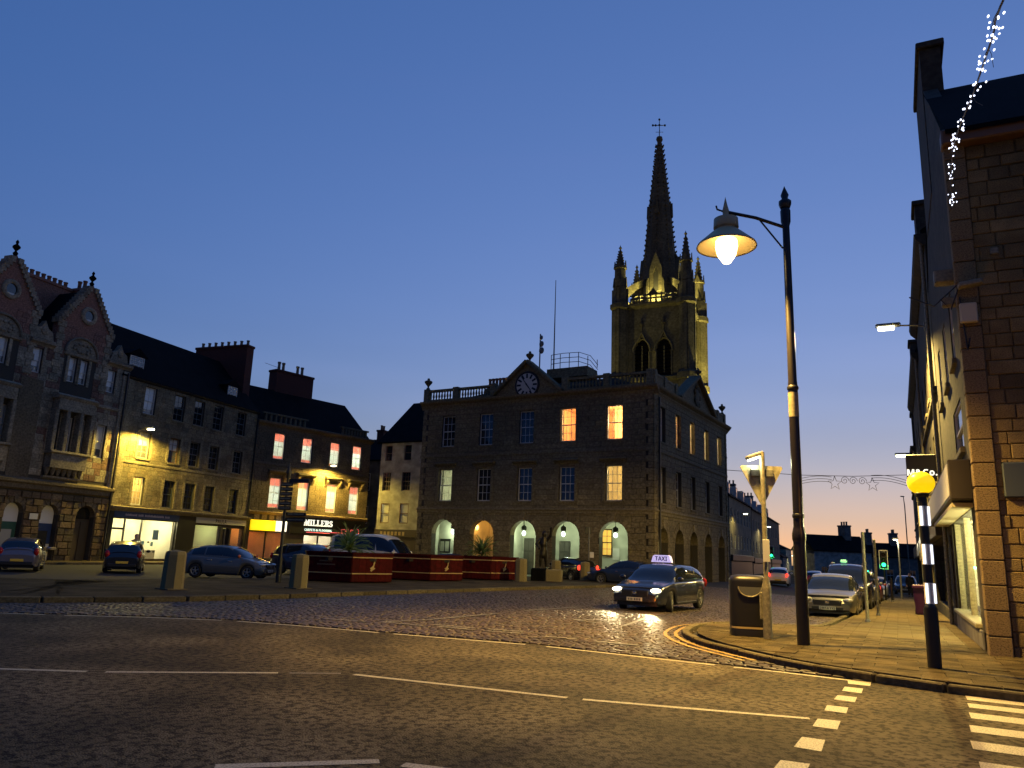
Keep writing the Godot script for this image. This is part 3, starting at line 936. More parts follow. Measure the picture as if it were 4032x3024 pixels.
	for row in 60:      # bed under the slabs, in strips that follow the slope
		for k in 12:
			var a := o0 + dir * (-16.0 + row * 1.6) + acr * (-9.0 + k * 2.2)
			var box := PackedVector2Array([a, a + dir * 1.6, a + dir * 1.6 + acr * 2.2, a + acr * 2.2])
			for got in Geometry2D.intersect_polygons(box, grown):
				var ti := Geometry2D.triangulate_polygon(got)
				for i in range(0, ti.size(), 3):
					var e := []
					for j in 3: e.append(Vector3(got[ti[i + j]].x, hg(got[ti[i + j]].x, got[ti[i + j]].y) + 0.1, got[ti[i + j]].y))
					if (e[1] - e[0]).cross(e[2] - e[0]).y < 0: bed.tri(e[0], e[2], e[1])
					else: bed.tri(e[0], e[1], e[2])
	part(pave, "bed", bed, mats["slab_joint"])
	# the square's edge: kerb and a paved strip behind it
	var strip := setting("square_pavement")
	kerb(strip, kerb_square, -1.0, 0.3, 0.15, 1.1, 60)
	var sq := resample(kerb_square, 1.0)
	var sb := MB.new()
	for i in sq.size() - 1:
		var d: Vector2 = (sq[mini(i + 2, sq.size() - 1)] - sq[maxi(i - 1, 0)]).normalized()
		var d0: Vector2 = (sq[mini(i + 1, sq.size() - 1)] - sq[maxi(i - 2, 0)]).normalized()
		var n0 := Vector2(d0.y, -d0.x)
		var n1 := Vector2(d.y, -d.x)
		var a: Vector2 = sq[i] + n0 * 0.29
		var b: Vector2 = sq[i + 1] + n1 * 0.29
		var wd := 9.0
		var e: Vector2 = sq[i + 1] + n1 * wd
		var f: Vector2 = sq[i] + n0 * wd
		sb.quad(Vector3(a.x, 0.13, a.y), Vector3(b.x, 0.13, b.y), Vector3(e.x, 0.13, e.y), Vector3(f.x, 0.13, f.y))
		sb.quad(Vector3(f.x, 0.13, f.y), Vector3(e.x, 0.13, e.y), Vector3(e.x, -0.1, e.y), Vector3(f.x, -0.1, f.y))
	part(strip, "paving", sb, mats["square_paving"])
	# far pavement along the left-hand houses
	var far := setting("far_pavement")
	for run in [[TP, deg_to_rad(70.0), -16.0, 16.2], [terrace_at(15.8), deg_to_rad(52.0), 0.0, 15.0]]:
		var o := Transform3D(Basis(UP, run[1]), run[0])
		var n := int((run[3] - run[2]) / 0.9)
		for i in n:
			var x0: float = run[2] + i * 0.9
			for k in 3:
				var m := MB.new()
				m.box(Vector3(x0 + .006, -.1, .05 + k * .95), Vector3(x0 + .894, .1 + rng.randf_range(-.003, .003), .99 + k * .95))
				part(far, "slab", m, shade("slab", snappedf(rng.randf_range(1.1, 1.6), .08)), o)
		for i in int((run[3] - run[2]) / 1.2):
			var m := MB.new()
			m.cbox(Vector3(run[2] + i * 1.2 + .006, -.2, 2.91), Vector3(run[2] + i * 1.2 + 1.194, .11, 3.08), .015)
			part(far, "kerb_stone", m, shade("kerb_stone", snappedf(rng.randf_range(.8, 1.2), .12)), o)
	make_setts(grown)

func make_setts(pave_area: PackedVector2Array) -> void:
	var host := setting("cobbles")
	part(host, "bed", sheet(-40, 60, -75, -8, 2.5, -0.03), mats["sett_bed"])
	var area := PackedVector2Array()
	for p in edge: area.append(Vector2(p[0], p[1]))
	var tail := []
	for p in kerb_right: if p[1] < -11.4: tail.append(p)
	for p in tail: area.append(Vector2(p[0], p[1]))
	for p in [[34.0, -80.0], [22.0, -73.0], [11.0, -52.0], [9.0, -48.8]]: area.append(Vector2(p[0], p[1]))
	var sqr := kerb_square.duplicate()
	sqr.reverse()
	for p in sqr: area.append(Vector2(p[0], p[1]))
	# one rounded sett
	var b := MB.new()
	var rows := []
	var prof := [[1.0, -0.05], [1.0, 0.0], [0.93, 0.014], [0.8, 0.02], [0.4, 0.024], [0.0, 0.025]]
	for q in prof:
		var r := PackedVector3Array()
		for a in [[1, -1], [1, 1], [-1, 1], [-1, -1]]:
			for e in 2:
				var f := 0.88
				var x: float = a[0] * 0.5 * q[0] * (1.0 if e == 0 else f)
				var z: float = a[1] * 0.5 * q[0] * (f if e == 0 else 1.0)
				r.append(Vector3(x, q[1], -z) if a[0] * a[1] > 0 else Vector3(x, q[1], -z))
		rows.append(r)
	# order corners round the sett
	for k in rows.size():
		var r: PackedVector3Array = rows[k]
		var idx := range(8)
		var arr := Array(r)
		arr.sort_custom(func(p, q): return atan2(-p.z, p.x) < atan2(-q.z, q.x))
		if k == rows.size() - 1:
			arr = []
			for i in 8: arr.append(Vector3(0, 0.025, 0))
		rows[k] = PackedVector3Array(arr)
	b.grid(rows, true)
	var sett := b.done()
	var dir := Vector2(0.86, 0.51)      # courses lie across the way up the street
	var adv := Vector2(0.51, -0.86)
	var list := []
	for row in range(-60, 420):
		var o := dir * (rng.randf() * 0.2) + adv * (row * 0.125)
		for k in range(-170, 150):
			var p := o + dir * (k * 0.215 + rng.randf_range(-0.012, 0.012)) + Vector2(-1.0, -15.0)
			var dist := p.length()
			if dist > 52.0 or p.y > -10.5: continue
			if absf(p.x) > -p.y * 0.78 + 1.0: continue
			if not inside(p, area) or inside(p, pave_area): continue
			list.append(p)
	list.sort_custom(func(p, q): return p.length_squared() < q.length_squared())
	var mm := MultiMesh.new()
	mm.transform_format = MultiMesh.TRANSFORM_3D
	mm.use_colors = true
	mm.mesh = sett
	mm.instance_count = maxi(0, list.size() - 300)
	for i in list.size():
		var p: Vector2 = list[i]
		var bs := Basis(UP, atan2(-dir.y, dir.x) + rng.randf_range(-0.05, 0.05)) * Basis(Vector3(1, 0, 0), rng.randf_range(-0.05, 0.05)) * Basis(Vector3(0, 0, 1), rng.randf_range(-0.04, 0.04))
		bs = bs * Basis.from_scale(Vector3(rng.randf_range(0.185, 0.203), 1, rng.randf_range(0.102, 0.116)))
		var t := Transform3D(bs, on_ground(p.x, p.y, rng.randf_range(-0.007, 0.004)))
		var k := rng.randf_range(0.6, 1.3)
		var col := Color(k * rng.randf_range(0.95, 1.1), k, k * rng.randf_range(0.92, 1.05))
		if i < 300:
			var id := "sett_%d" % (i % 5)
			if not mats.has(id):
				var m: StandardMaterial3D = mats["sett"].duplicate()
				m.vertex_color_use_as_albedo = false
				var c: Color = Color(0.12, 0.093, 0.06) * (0.7 + 0.15 * (i % 5))
				m.albedo_color = Color(c.r, c.g, c.b).linear_to_srgb()
				mats[id] = m
			part(host, "sett", sett, mats[id], t)
		else:
			mm.set_instance_transform(i - 300, t)
			mm.set_instance_color(i - 300, col)
	var mi := MultiMeshInstance3D.new()
	mi.name = "setts"
	mi.multimesh = mm
	mi.material_override = mats["sett"]
	host.add_child(mi, true)
	mi.set_meta("kind", "stuff")
	print("setts ", list.size())

# ---------------------------------------------------------------- town hall
func make_town_hall() -> void:
	var t := thing("town_hall", "three-storey stone town hall with arcade, clock pediment and roof balustrade", "town hall", Vector3(9.41, 0, -50.0), deg_to_rad(-30.6))
	var W := 18.85
	var L := 17.9
	var stone: Material = mats["hall_stone"]
	var cx := [-16.43, -13.02, -9.58, -6.25, -2.77]
	var sx := [1.77, 5.1, 8.4, 12.1, 15.8]
	var side := Transform3D(Basis(UP, PI / 2), Vector3.ZERO)
	var r := 1.02
	var spring := 2.85
	var top := spring + r + 0.25
	var front_holes := []
	var side_holes := []
	for x in cx:
		front_holes.append([x - r, -0.5, x + r, top])
		for y in [5.24, 9.35]: front_holes.append([x - .58, y, x + .58, y + 2.36])
	for x in sx:
		for y in [5.2, 9.3]: side_holes.append([x - .56, y, x + .56, y + 2.4])
	for i in 5: side_holes.append([sx[i] - .95, -0.5, sx[i] + .95, top - 0.2])
	wall(t, -W, 0, -1.0, 12.6, front_holes, 0.55, mats["mortar"])
	wall(t, 0.0, L, -1.5, 12.6, side_holes, 0.55, mats["mortar"], side, "side_wall")
	var back := MB.new()
	back.box(Vector3(-W + .002, -1, -L), Vector3(-W + .5, 12.6, -0.56))
	back.box(Vector3(-W + .5, -1, -L), Vector3(-0.56, 12.6, -L + .4))
	part(t, "rear_wall", back, mats["hall_stone"])
	var blockf := front_holes.duplicate()
	blockf.append([-0.5, -1.0, 0.1, 12.5]); blockf.append([-W - .1, -1.0, -W + .5, 12.5])
	var blocks := side_holes.duplicate()
	blocks.append([-0.1, -1.5, 0.5, 12.5]); blocks.append([L - .5, -1.5, L + .1, 12.5])
	masonry(t, -W, 0, -0.1, 12.5, blockf, 0.36, 0.85, "hall_stone", Transform3D(), {"proud": 0.035, "vary": 0.16, "most": 300, "near": Vector2(-9, 4), "gap": 0.02})
	masonry(t, 0, L, -0.9, 12.5, blocks, 0.36, 0.85, "hall_stone", side, {"proud": 0.035, "vary": 0.16, "most": 180, "near": Vector2(0, 4), "gap": 0.02})
	# long and short corner stones
	for s in [[Transform3D(), -0.5, 0.0, 1], [Transform3D(), -W, -W + 0.5, -1], [side, 0.0, 0.5, -1], [side, L - .5, L, 1]]:
		var y := -0.1
		var i := 0
		while y < 12.4:
			var ln := 0.5 if i % 2 else 0.34
			var x0: float = s[2] - ln if s[3] > 0 else s[1]
			var b := MB.new()
			b.cbox(Vector3(x0, y + .01, 0.003), Vector3(x0 + ln, y + .40, 0.075), 0.02)
			part(t, "corner_stone", b, shade("hall_stone", [0.9, 1.15, 1.0][i % 3]), s[0])
			y += 0.415
			i += 1
	for x in cx: arch_head(t, Transform3D(), x, r, spring, top, r, 0.55, stone, "hall_stone", 13, 0.42)
	for x in sx: arch_head(t, side, x, 0.95, spring - 0.2, top - 0.2, 0.95, 0.55, stone, "hall_stone", 11, 0.38)
	# bands and cornice
	var band := [[0.02, 0], [0.09, 0.03], [0.10, 0.2], [0.16, 0.26], [0.16, 0.34], [0.04, 0.4]]
	var corn := [[0.03, 0], [0.07, 0.12], [0.12, 0.2], [0.14, 0.3], [0.36, 0.42], [0.42, 0.5], [0.44, 0.6], [0.10, 0.68]]
	for k in [[Transform3D(), -W - .05, 0.12], [side, -0.12, L + .05]]:
		moulding(t, "string_course", k[1], k[2], 4.35, band, shade("hall_stone", 1.1), k[0])
		moulding(t, "string_course", k[1], k[2], 8.5, [[0.02, 0], [0.08, 0.04], [0.08, 0.22], [0.02, 0.26]], stone, k[0])
		moulding(t, "cornice", k[1] - .1, k[2] + .3, 12.3, corn, stone, k[0])
	# hoods over the middle storey windows
	for x in cx:
		moulding(t, "window_hood", x - .95, x + .95, 7.78, [[0.05, 0], [0.1, 0.06], [0.12, 0.12], [0.32, 0.2], [0.34, 0.28], [0.06, 0.36]], stone)
		for s in [-1, 1]:
			var b := MB.new()
			b.cbox(Vector3(x + s * .72 - .11, 5.2, 0.04), Vector3(x + s * .72 + .11, 7.72, 0.09), 0.01)
			part(t, "window_jamb", b, stone)
	# rooms behind the lit windows
	room(t, -8.0, -0.6, 9.0, 12.2, -5.0, -0.56, mats["room_peach"])
	omni(t, Vector3(-5.9, 11.3, -2.4), Color(1, 0.72, 0.4), 13.0, 0.15)
	omni(t, Vector3(-2.6, 11.0, -2.2), Color(1, 0.84, 0.55), 30.0, 0.2)
	for q in [[-5.9, 11.3, -2.4], [-2.6, 11.0, -2.2]]:
		var b := MB.new()
		b.ball(Vector3.ZERO, Vector3(0.16, 0.2, 0.16))
		part(t, "pendant_light", b, mats["glow_orange"], moved(q[0], q[1], q[2]))
	room(t, -5.0, -0.6, 4.9, 8.2, -5.0, -0.56, mats["room_cream"])
	omni(t, Vector3(-2.6, 7.6, -2.6), Color(1, 0.88, 0.55), 15.0, 0.2)
	var sr := Transform3D(Basis(UP, PI / 2), Vector3.ZERO)
	room(t, 4.0, L - .6, 9.0, 12.2, -4.4, -0.56, mats["room_cream"], side)
	for q in [5.6, 9.8, 14.2]: omni(t, Vector3(-2.3, 11.7, -q), Color(1, 0.88, 0.55), 13.0, 0.2)
	room(t, -18.2, -14.6, 4.9, 8.2, -4.0, -0.56, mats["room_white"])
	omni(t, Vector3(-16.0, 6.7, -2.2), Color(0.95, 1.0, 0.75), 3.0, 0.12)
	var bulb := MB.new()
	bulb.ball(Vector3.ZERO, Vector3(0.17, 0.12, 0.17))
	part(t, "pendant_light", bulb, mats["glow_led"], moved(-16.0, 6.7, -2.2))
	# windows
	for i in 5:
		window(t, Transform3D(), cx[i], 9.35, 1.16, 2.36, {"glass": "clear_glass" if i >= 3 else "dark_glass", "deep": 0.22, "sill": "hall_stone"})
		window(t, Transform3D(), cx[i], 5.24, 1.16, 2.36, {"glass": "clear_glass" if i in [0, 4] else "dark_glass", "deep": 0.22, "sill": "hall_stone"})
		window(t, side, sx[i], 9.3, 1.12, 2.4, {"nx": 2, "glass": "clear_glass" if i > 0 or true else "dark_glass", "deep": 0.3, "sill": "hall_stone"})
		window(t, side, sx[i], 5.2, 1.12, 2.4, {"nx": 2, "glass": "clear_glass" if i == 0 else "dark_glass", "deep": 0.3, "sill": "hall_stone"})
	# arcade: floor, inner wall, ceiling, doors, lamps
	var af := MB.new()
	af.box(Vector3(-W + .3, -0.4, -4.0), Vector3(-0.6, 0.10, -0.02))
	part(t, "arcade_floor", af, mats["arcade_floor"])
	var aw := MB.new()
	aw.quad(Vector3(-W + .5, 0, -3.6), Vector3(-.5, 0, -3.6), Vector3(-.5, 4.3, -3.6), Vector3(-W + .5, 4.3, -3.6))
	aw.quad(Vector3(-W + .52, 0, -.5), Vector3(-W + .52, 0, -3.6), Vector3(-W + .52, 4.3, -3.6), Vector3(-W + .52, 4.3, -.5))
	aw.quad(Vector3(-.58, 0, -3.6), Vector3(-.58, 0, -.5), Vector3(-.58, 4.3, -.5), Vector3(-.58, 4.3, -3.6))
	aw.quad(Vector3(-W + .5, 4.29, -3.6), Vector3(-.5, 4.29, -3.6), Vector3(-.5, 4.29, -.5), Vector3(-W + .5, 4.29, -.5))
	for x in [-14.7, -11.7]:      # cross walls that close the left bays
		aw.box(Vector3(x - .1, 0, -3.6), Vector3(x + .1, 4.28, -1.2))
	aw.quad(Vector3(-W + .5, 0, -2.2), Vector3(-14.8, 0, -2.2), Vector3(-14.8, 4.28, -2.2), Vector3(-W + .5, 4.28, -2.2))
	part(t, "arcade_wall", aw, mats["arcade_wall"])
	for d in [[-11.03, 2.65, .85], [-8.05, 2.5, .88]]:
		var b := MB.new()
		b.cbox(Vector3(d[0] - d[2] / 2, 0.1, -3.58), Vector3(d[0] + d[2] / 2, 0.1 + d[1], -3.5), 0.02)
		var door := part(t, "door", b, mats["arcade_door"])
		for k in 3:
			for s in [-1, 1]:
				var p := MB.new()
				p.cbox(Vector3(d[0] + s * .2 - .15, 0.25 + k * .8, -3.5), Vector3(d[0] + s * .2 + .15, 0.9 + k * .8, -3.47), 0.015)
				part(door, "door_panel", p, shade("arcade_door", 1.3))
	var nb := MB.new()
	nb.cbox(Vector3(-18.15, 1.45, -2.19), Vector3(-17.2, 2.5, -2.1), 0.02)
	var board := part(t, "notice_board", nb, mats["dark_paint"])
	for s in [-17.9, -17.45]:
		var b := MB.new()
		b.box(Vector3(s - .17, 1.55, -2.1), Vector3(s + .17, 2.3, -2.08))
		part(board, "notice", b, mats["arcade_wall"])
	var win := window(t, Transform3D(), -4.7, 1.65, .78, 1.85, {"nx": 2, "ny": 4, "frame": "dark_paint", "glass": "amber_glass", "deep": 3.5})
	var pm := MB.new()
	pm.box(Vector3(-4.3, 1.4, -3.58), Vector3(-3.8, 2.2, -3.53))
	part(t, "poster", pm, mats["white_paint"])
	# stair in the second bay, lit by two warm wall lamps
	var st := MB.new()
	for k in 9: st.box(Vector3(-14.5 + k * .28, 0.1, -3.5), Vector3(-14.2 + k * .28, 0.3 + k * .24, -2.4))
	part(t, "stair", st, mats["wood_door"])
	for q in [[-14.45, 3.4, -1.6], [-13.1, 3.25, -2.6]]:
		var b := MB.new()
		b.ball(Vector3.ZERO, Vector3(0.12, 0.2, 0.12))
		part(t, "wall_light", b, mats["glow_orange"], moved(q[0], q[1], q[2]))
		omni(t, Vector3(q[0], q[1], q[2]), Color(1, 0.68, 0.3), 1.3, 0.1)
	for x in [-16.82, -10.58, -7.38, -3.41]:
		var b := MB.new()
		b.ball(Vector3.ZERO, Vector3(0.14, 0.17, 0.14))
		part(t, "arcade_light", b, mats["glow_cool"], moved(x, 3.05, -1.9))
		var h := MB.new()
		h.lathe([Vector2(0.2, 0), Vector2(0.19, 0.25), Vector2(0.05, 0.35), Vector2(0.02, 0.4), Vector2(0.02, 0.95)], 8)
		part(t, "light_hood", h, mats["black_metal"], moved(x, 3.28, -1.9))
		omni(t, Vector3(x, 3.05, -1.9), Color(0.92, 1.0, 0.80), 2.6, 0.14)
	# shadowed bays behind the side arches
	var sb := MB.new()
	sb.quad(Vector3(0.6, 0, -1.6), Vector3(L - .6, 0, -1.6), Vector3(L - .6, 4.2, -1.6), Vector3(0.6, 4.2, -1.6))
	sb.quad(Vector3(0.6, 4.19, -1.6), Vector3(L - .6, 4.19, -1.6), Vector3(L - .6, 4.19, -.5), Vector3(.6, 4.19, -.5))
	part(t, "bay_wall", sb, mats["tan_stone"], side)
	for i in [2, 3, 4]:
		window(t, side, sx[i], 0.4, 1.3, 2.6, {"frame": "dark_paint", "glass": "dark_glass", "deep": 1.2})
	# pediments
	var ped := func(xf: Transform3D, c: float, half: float, rise: float, y: float) -> void:
		var b := MB.new()
		b.poly(PackedVector2Array([Vector2(c - half, y), Vector2(c + half, y), Vector2(c, y + rise)]), -0.5, 0.05)
		part(t, "pediment", b, stone, xf)
		for s in [-1.0, 1.0]:
			var m := MB.new()
			var a := atan2(rise, half)
			m.t = Transform3D(Basis(Vector3(0, 0, 1), -s * a), Vector3(c + s * half / 2, y + rise / 2, 0))
			m.cbox(Vector3(-Vector2(half, rise).length() / 2 - .1, 0.0, -0.52), Vector3(Vector2(half, rise).length() / 2 + .1, 0.25, 0.4), 0.04)
			part(t, "pediment_cope", m, shade("hall_stone", 0.85), xf)
	ped.call(Transform3D(), -9.6, 2.75, 2.3, 12.95)
	ped.call(side, 9.5, 4.4, 2.4, 12.95)
	var urn := func(at: Vector3, s := 1.0) -> void:
		var b := MB.new()
		b.lathe([Vector2(.16, 0), Vector2(.16, .1), Vector2(.07, .18), Vector2(.09, .3), Vector2(.3, .55), Vector2(.34, .68), Vector2(.28, .74), Vector2(.12, .8), Vector2(.1, .95), Vector2(.0, 1.0)].map(func(p): return p * s), 12)
		part(t, "urn", b, shade("hall_stone", 0.7), Transform3D(Basis(), at))
	urn.call(Vector3(-9.6, 15.35, -.2), 0.9)
	urn.call(Vector3(0.2, 15.4, -9.5), 0.8)
	# clock
	var ck := MB.new()
	ck.t = Transform3D(Basis(Vector3(1, 0, 0), PI / 2), Vector3.ZERO)
	ck.lathe([Vector2(0, -.02), Vector2(1.02, -.02), Vector2(1.02, .06), Vector2(0.9, .12), Vector2(0.86, .06)], 32)
	var clock := part(t, "clock", ck, mats["black_metal"], moved(-9.6, 13.62, 0.06))
	var face := MB.new()
	face.t = ck.t
	face.lathe([Vector2(0.88, .0), Vector2(0.88, .07), Vector2(0, .07)], 32)
	part(clock, "clock_face", face, mats["clock_white"])
	for i in 12:
		var m := MB.new()
		m.box(Vector3(-.075, .5, .072), Vector3(.075, .84, .082))
		part(clock, "hour_mark", m, mats["black_metal"], Transform3D(Basis(Vector3(0, 0, 1), TAU * i / 12), Vector3.ZERO))
	for h in [[deg_to_rad(36.0), 0.80, 0.045], [deg_to_rad(-142.0), 0.52, 0.06]]:
		var m := MB.new()
		m.poly(PackedVector2Array([Vector2(-h[2], -.12), Vector2(h[2], -.12), Vector2(h[2] * .5, h[1]), Vector2(-h[2] * .5, h[1])]), 0.086, 0.1)
		part(clock, "clock_hand", m, mats["black_metal"], Transform3D(Basis(Vector3(0, 0, 1), h[0]), Vector3.ZERO))
	# carved crest in the side pediment
	var cr := MB.new()
	cr.ball(Vector3(0, 0, 0), Vector3(.55, .75, .12), 14)
	for k in 7: cr.ball(Vector3(cos(k * .9) * .6, sin(k * .9) * .75, .05), Vector3(.2, .22, .12), 8)
	part(t, "crest", cr, shade("hall_stone", 0.75), side * moved(9.5, 13.9, 0.08))
	# balustrade: piers, rails, balusters
	var prof := [Vector2(.05, 0), Vector2(.08, .05), Vector2(.055, .1), Vector2(.1, .25), Vector2(.085, .35), Vector2(.05, .5), Vector2(.08, .58), Vector2(.06, .62)]
	var bal := MB.new()
	bal.lathe(prof, 6)
	var balm := bal.done()
	for k in [[Transform3D(), [-18.75, -16.0, -12.6], true], [Transform3D(), [-6.6, -3.4, -0.1], true], [side, [0.1, 2.6, 5.0], false], [side, [14.0, 15.8, 17.8], false]]:
		var xs: Array = k[1]
		for x in xs:
			var b := MB.new()
			b.cbox(Vector3(x - .25, 12.95, -.45), Vector3(x + .25, 14.0, .02), 0.03)
			part(t, "parapet_pier", b, stone, k[0])
		for i in 2:
			for y in [[12.9, 13.12], [13.75, 13.92]]:
				var b := MB.new()
				b.box(Vector3(xs[i] + .25, y[0], -.36), Vector3(xs[i + 1] - .25, y[1], -.06))
				part(t, "parapet_rail", b, stone, k[0])
			if k[2]:
				var n := int((xs[i + 1] - xs[i] - .6) / 0.27)
				for q in n: part(t, "baluster", balm, stone, k[0] * moved(lerpf(xs[i] + .45, xs[i + 1] - .45, (q + .5) / n), 13.12, -.21))
			else:
				var b := MB.new()
				b.box(Vector3(xs[i] + .25, 13.12, -.3), Vector3(xs[i + 1] - .25, 13.75, -.1))
				part(t, "parapet_panel", b, stone, k[0])
	urn.call(Vector3(-18.75, 14.0, -.2), 0.95)
	urn.call(Vector3(-0.2, 14.0, -17.7), 0.9)
	# roof
	var rf := MB.new()
	var q0 := [Vector3(-W + .6, 12.8, -.6), Vector3(-.6, 12.8, -.6), Vector3(-.6, 12.8, -L + .5), Vector3(-W + .6, 12.8, -L + .5)]
	var q1 := [Vector3(-W + 5, 15.0, -5.5), Vector3(-5, 15.0, -5.5), Vector3(-5, 15.0, -L + 5.5), Vector3(-W + 5, 15.0, -L + 5.5)]
	for i in 4: rf.quad(q0[i], q0[(i + 1) % 4], q1[(i + 1) % 4], q1[i])
	rf.quad(q1[0], q1[1], q1[2], q1[3])
	part(t, "roof", rf, mats["slate"])
	chimney(t, -17.3, -14.6, 12.8, 15.0, -7.2, -6.4, 8, mats["hall_stone"], mats["clay_pot"], false, 0.95)
	chimney(t, -13.2, -12.5, 12.8, 14.5, -4.2, -3.6, 1, mats["hall_stone"], mats["black_metal"], false, 0.2)
	# roof platform with railing, mast and aerials
	var plat := MB.new()
	plat.box(Vector3(-8.9, 14.4, -3.4), Vector3(-5.6, 15.1, -1.6))
	part(t, "roof_platform", plat, mats["hall_stone"])
	for k in 6:
		var x := -8.6 + k * 0.75
		var b := MB.new()
		b.tube([Vector3(x, 14.9, -1.7), Vector3(x, 16.2 - maxf(0, k - 3) * .35, -1.7)], 0.028)
		part(t, "railing_post", b, mats["black_metal"])
	for y in [15.5, 15.85, 16.2]:
		var b := MB.new()
		b.tube([Vector3(-8.6, y, -1.7), Vector3(-7.6, y + .05, -1.7), Vector3(-6.3, y, -1.7), Vector3(-5.4, y - .35, -1.7), Vector3(-4.8, y - 1.1, -1.7)], 0.024)
		part(t, "rail", b, mats["black_metal"])
	var mast := MB.new()
	mast.tube([Vector3(-8.75, 15, -2.4), Vector3(-8.75, 22.4, -2.4)], 0.06, 0.025)
	part(t, "flagpole", mast, mats["grey_metal"])
	var ant := MB.new()
	ant.tube([Vector3(-9.15, 15, -.9), Vector3(-9.15, 17.7, -.9)], 0.05)
	for k in [[16.9, .2], [17.4, .15], [16.4, .22]]: ant.ball(Vector3(-9.15 + k[1] * .7, k[0], -.85), Vector3(k[1], k[1] * 1.2, .1), 8)
	part(t, "aerial_mast", ant, mats["grey_metal"])
	var a2 := MB.new()
	a2.tube([Vector3(-12.2, 14, -3.8), Vector3(-12.2, 15.9, -3.8)], 0.03)
	a2.tube([Vector3(-12.8, 15.5, -3.8), Vector3(-11.3, 15.5, -3.8)], 0.02)
	for k in 5: a2.tube([Vector3(-12.6 + k * .3, 15.5, -4.1), Vector3(-12.6 + k * .3, 15.5, -3.5)], 0.012)
	part(t, "aerial", a2, mats["black_metal"])
	var dp := MB.new()
	dp.tube([Vector3(0.16, -.8, -.75), Vector3(0.16, 12.2, -.75)], 0.07)
	part(t, "drainpipe", dp, mats["black_metal"])

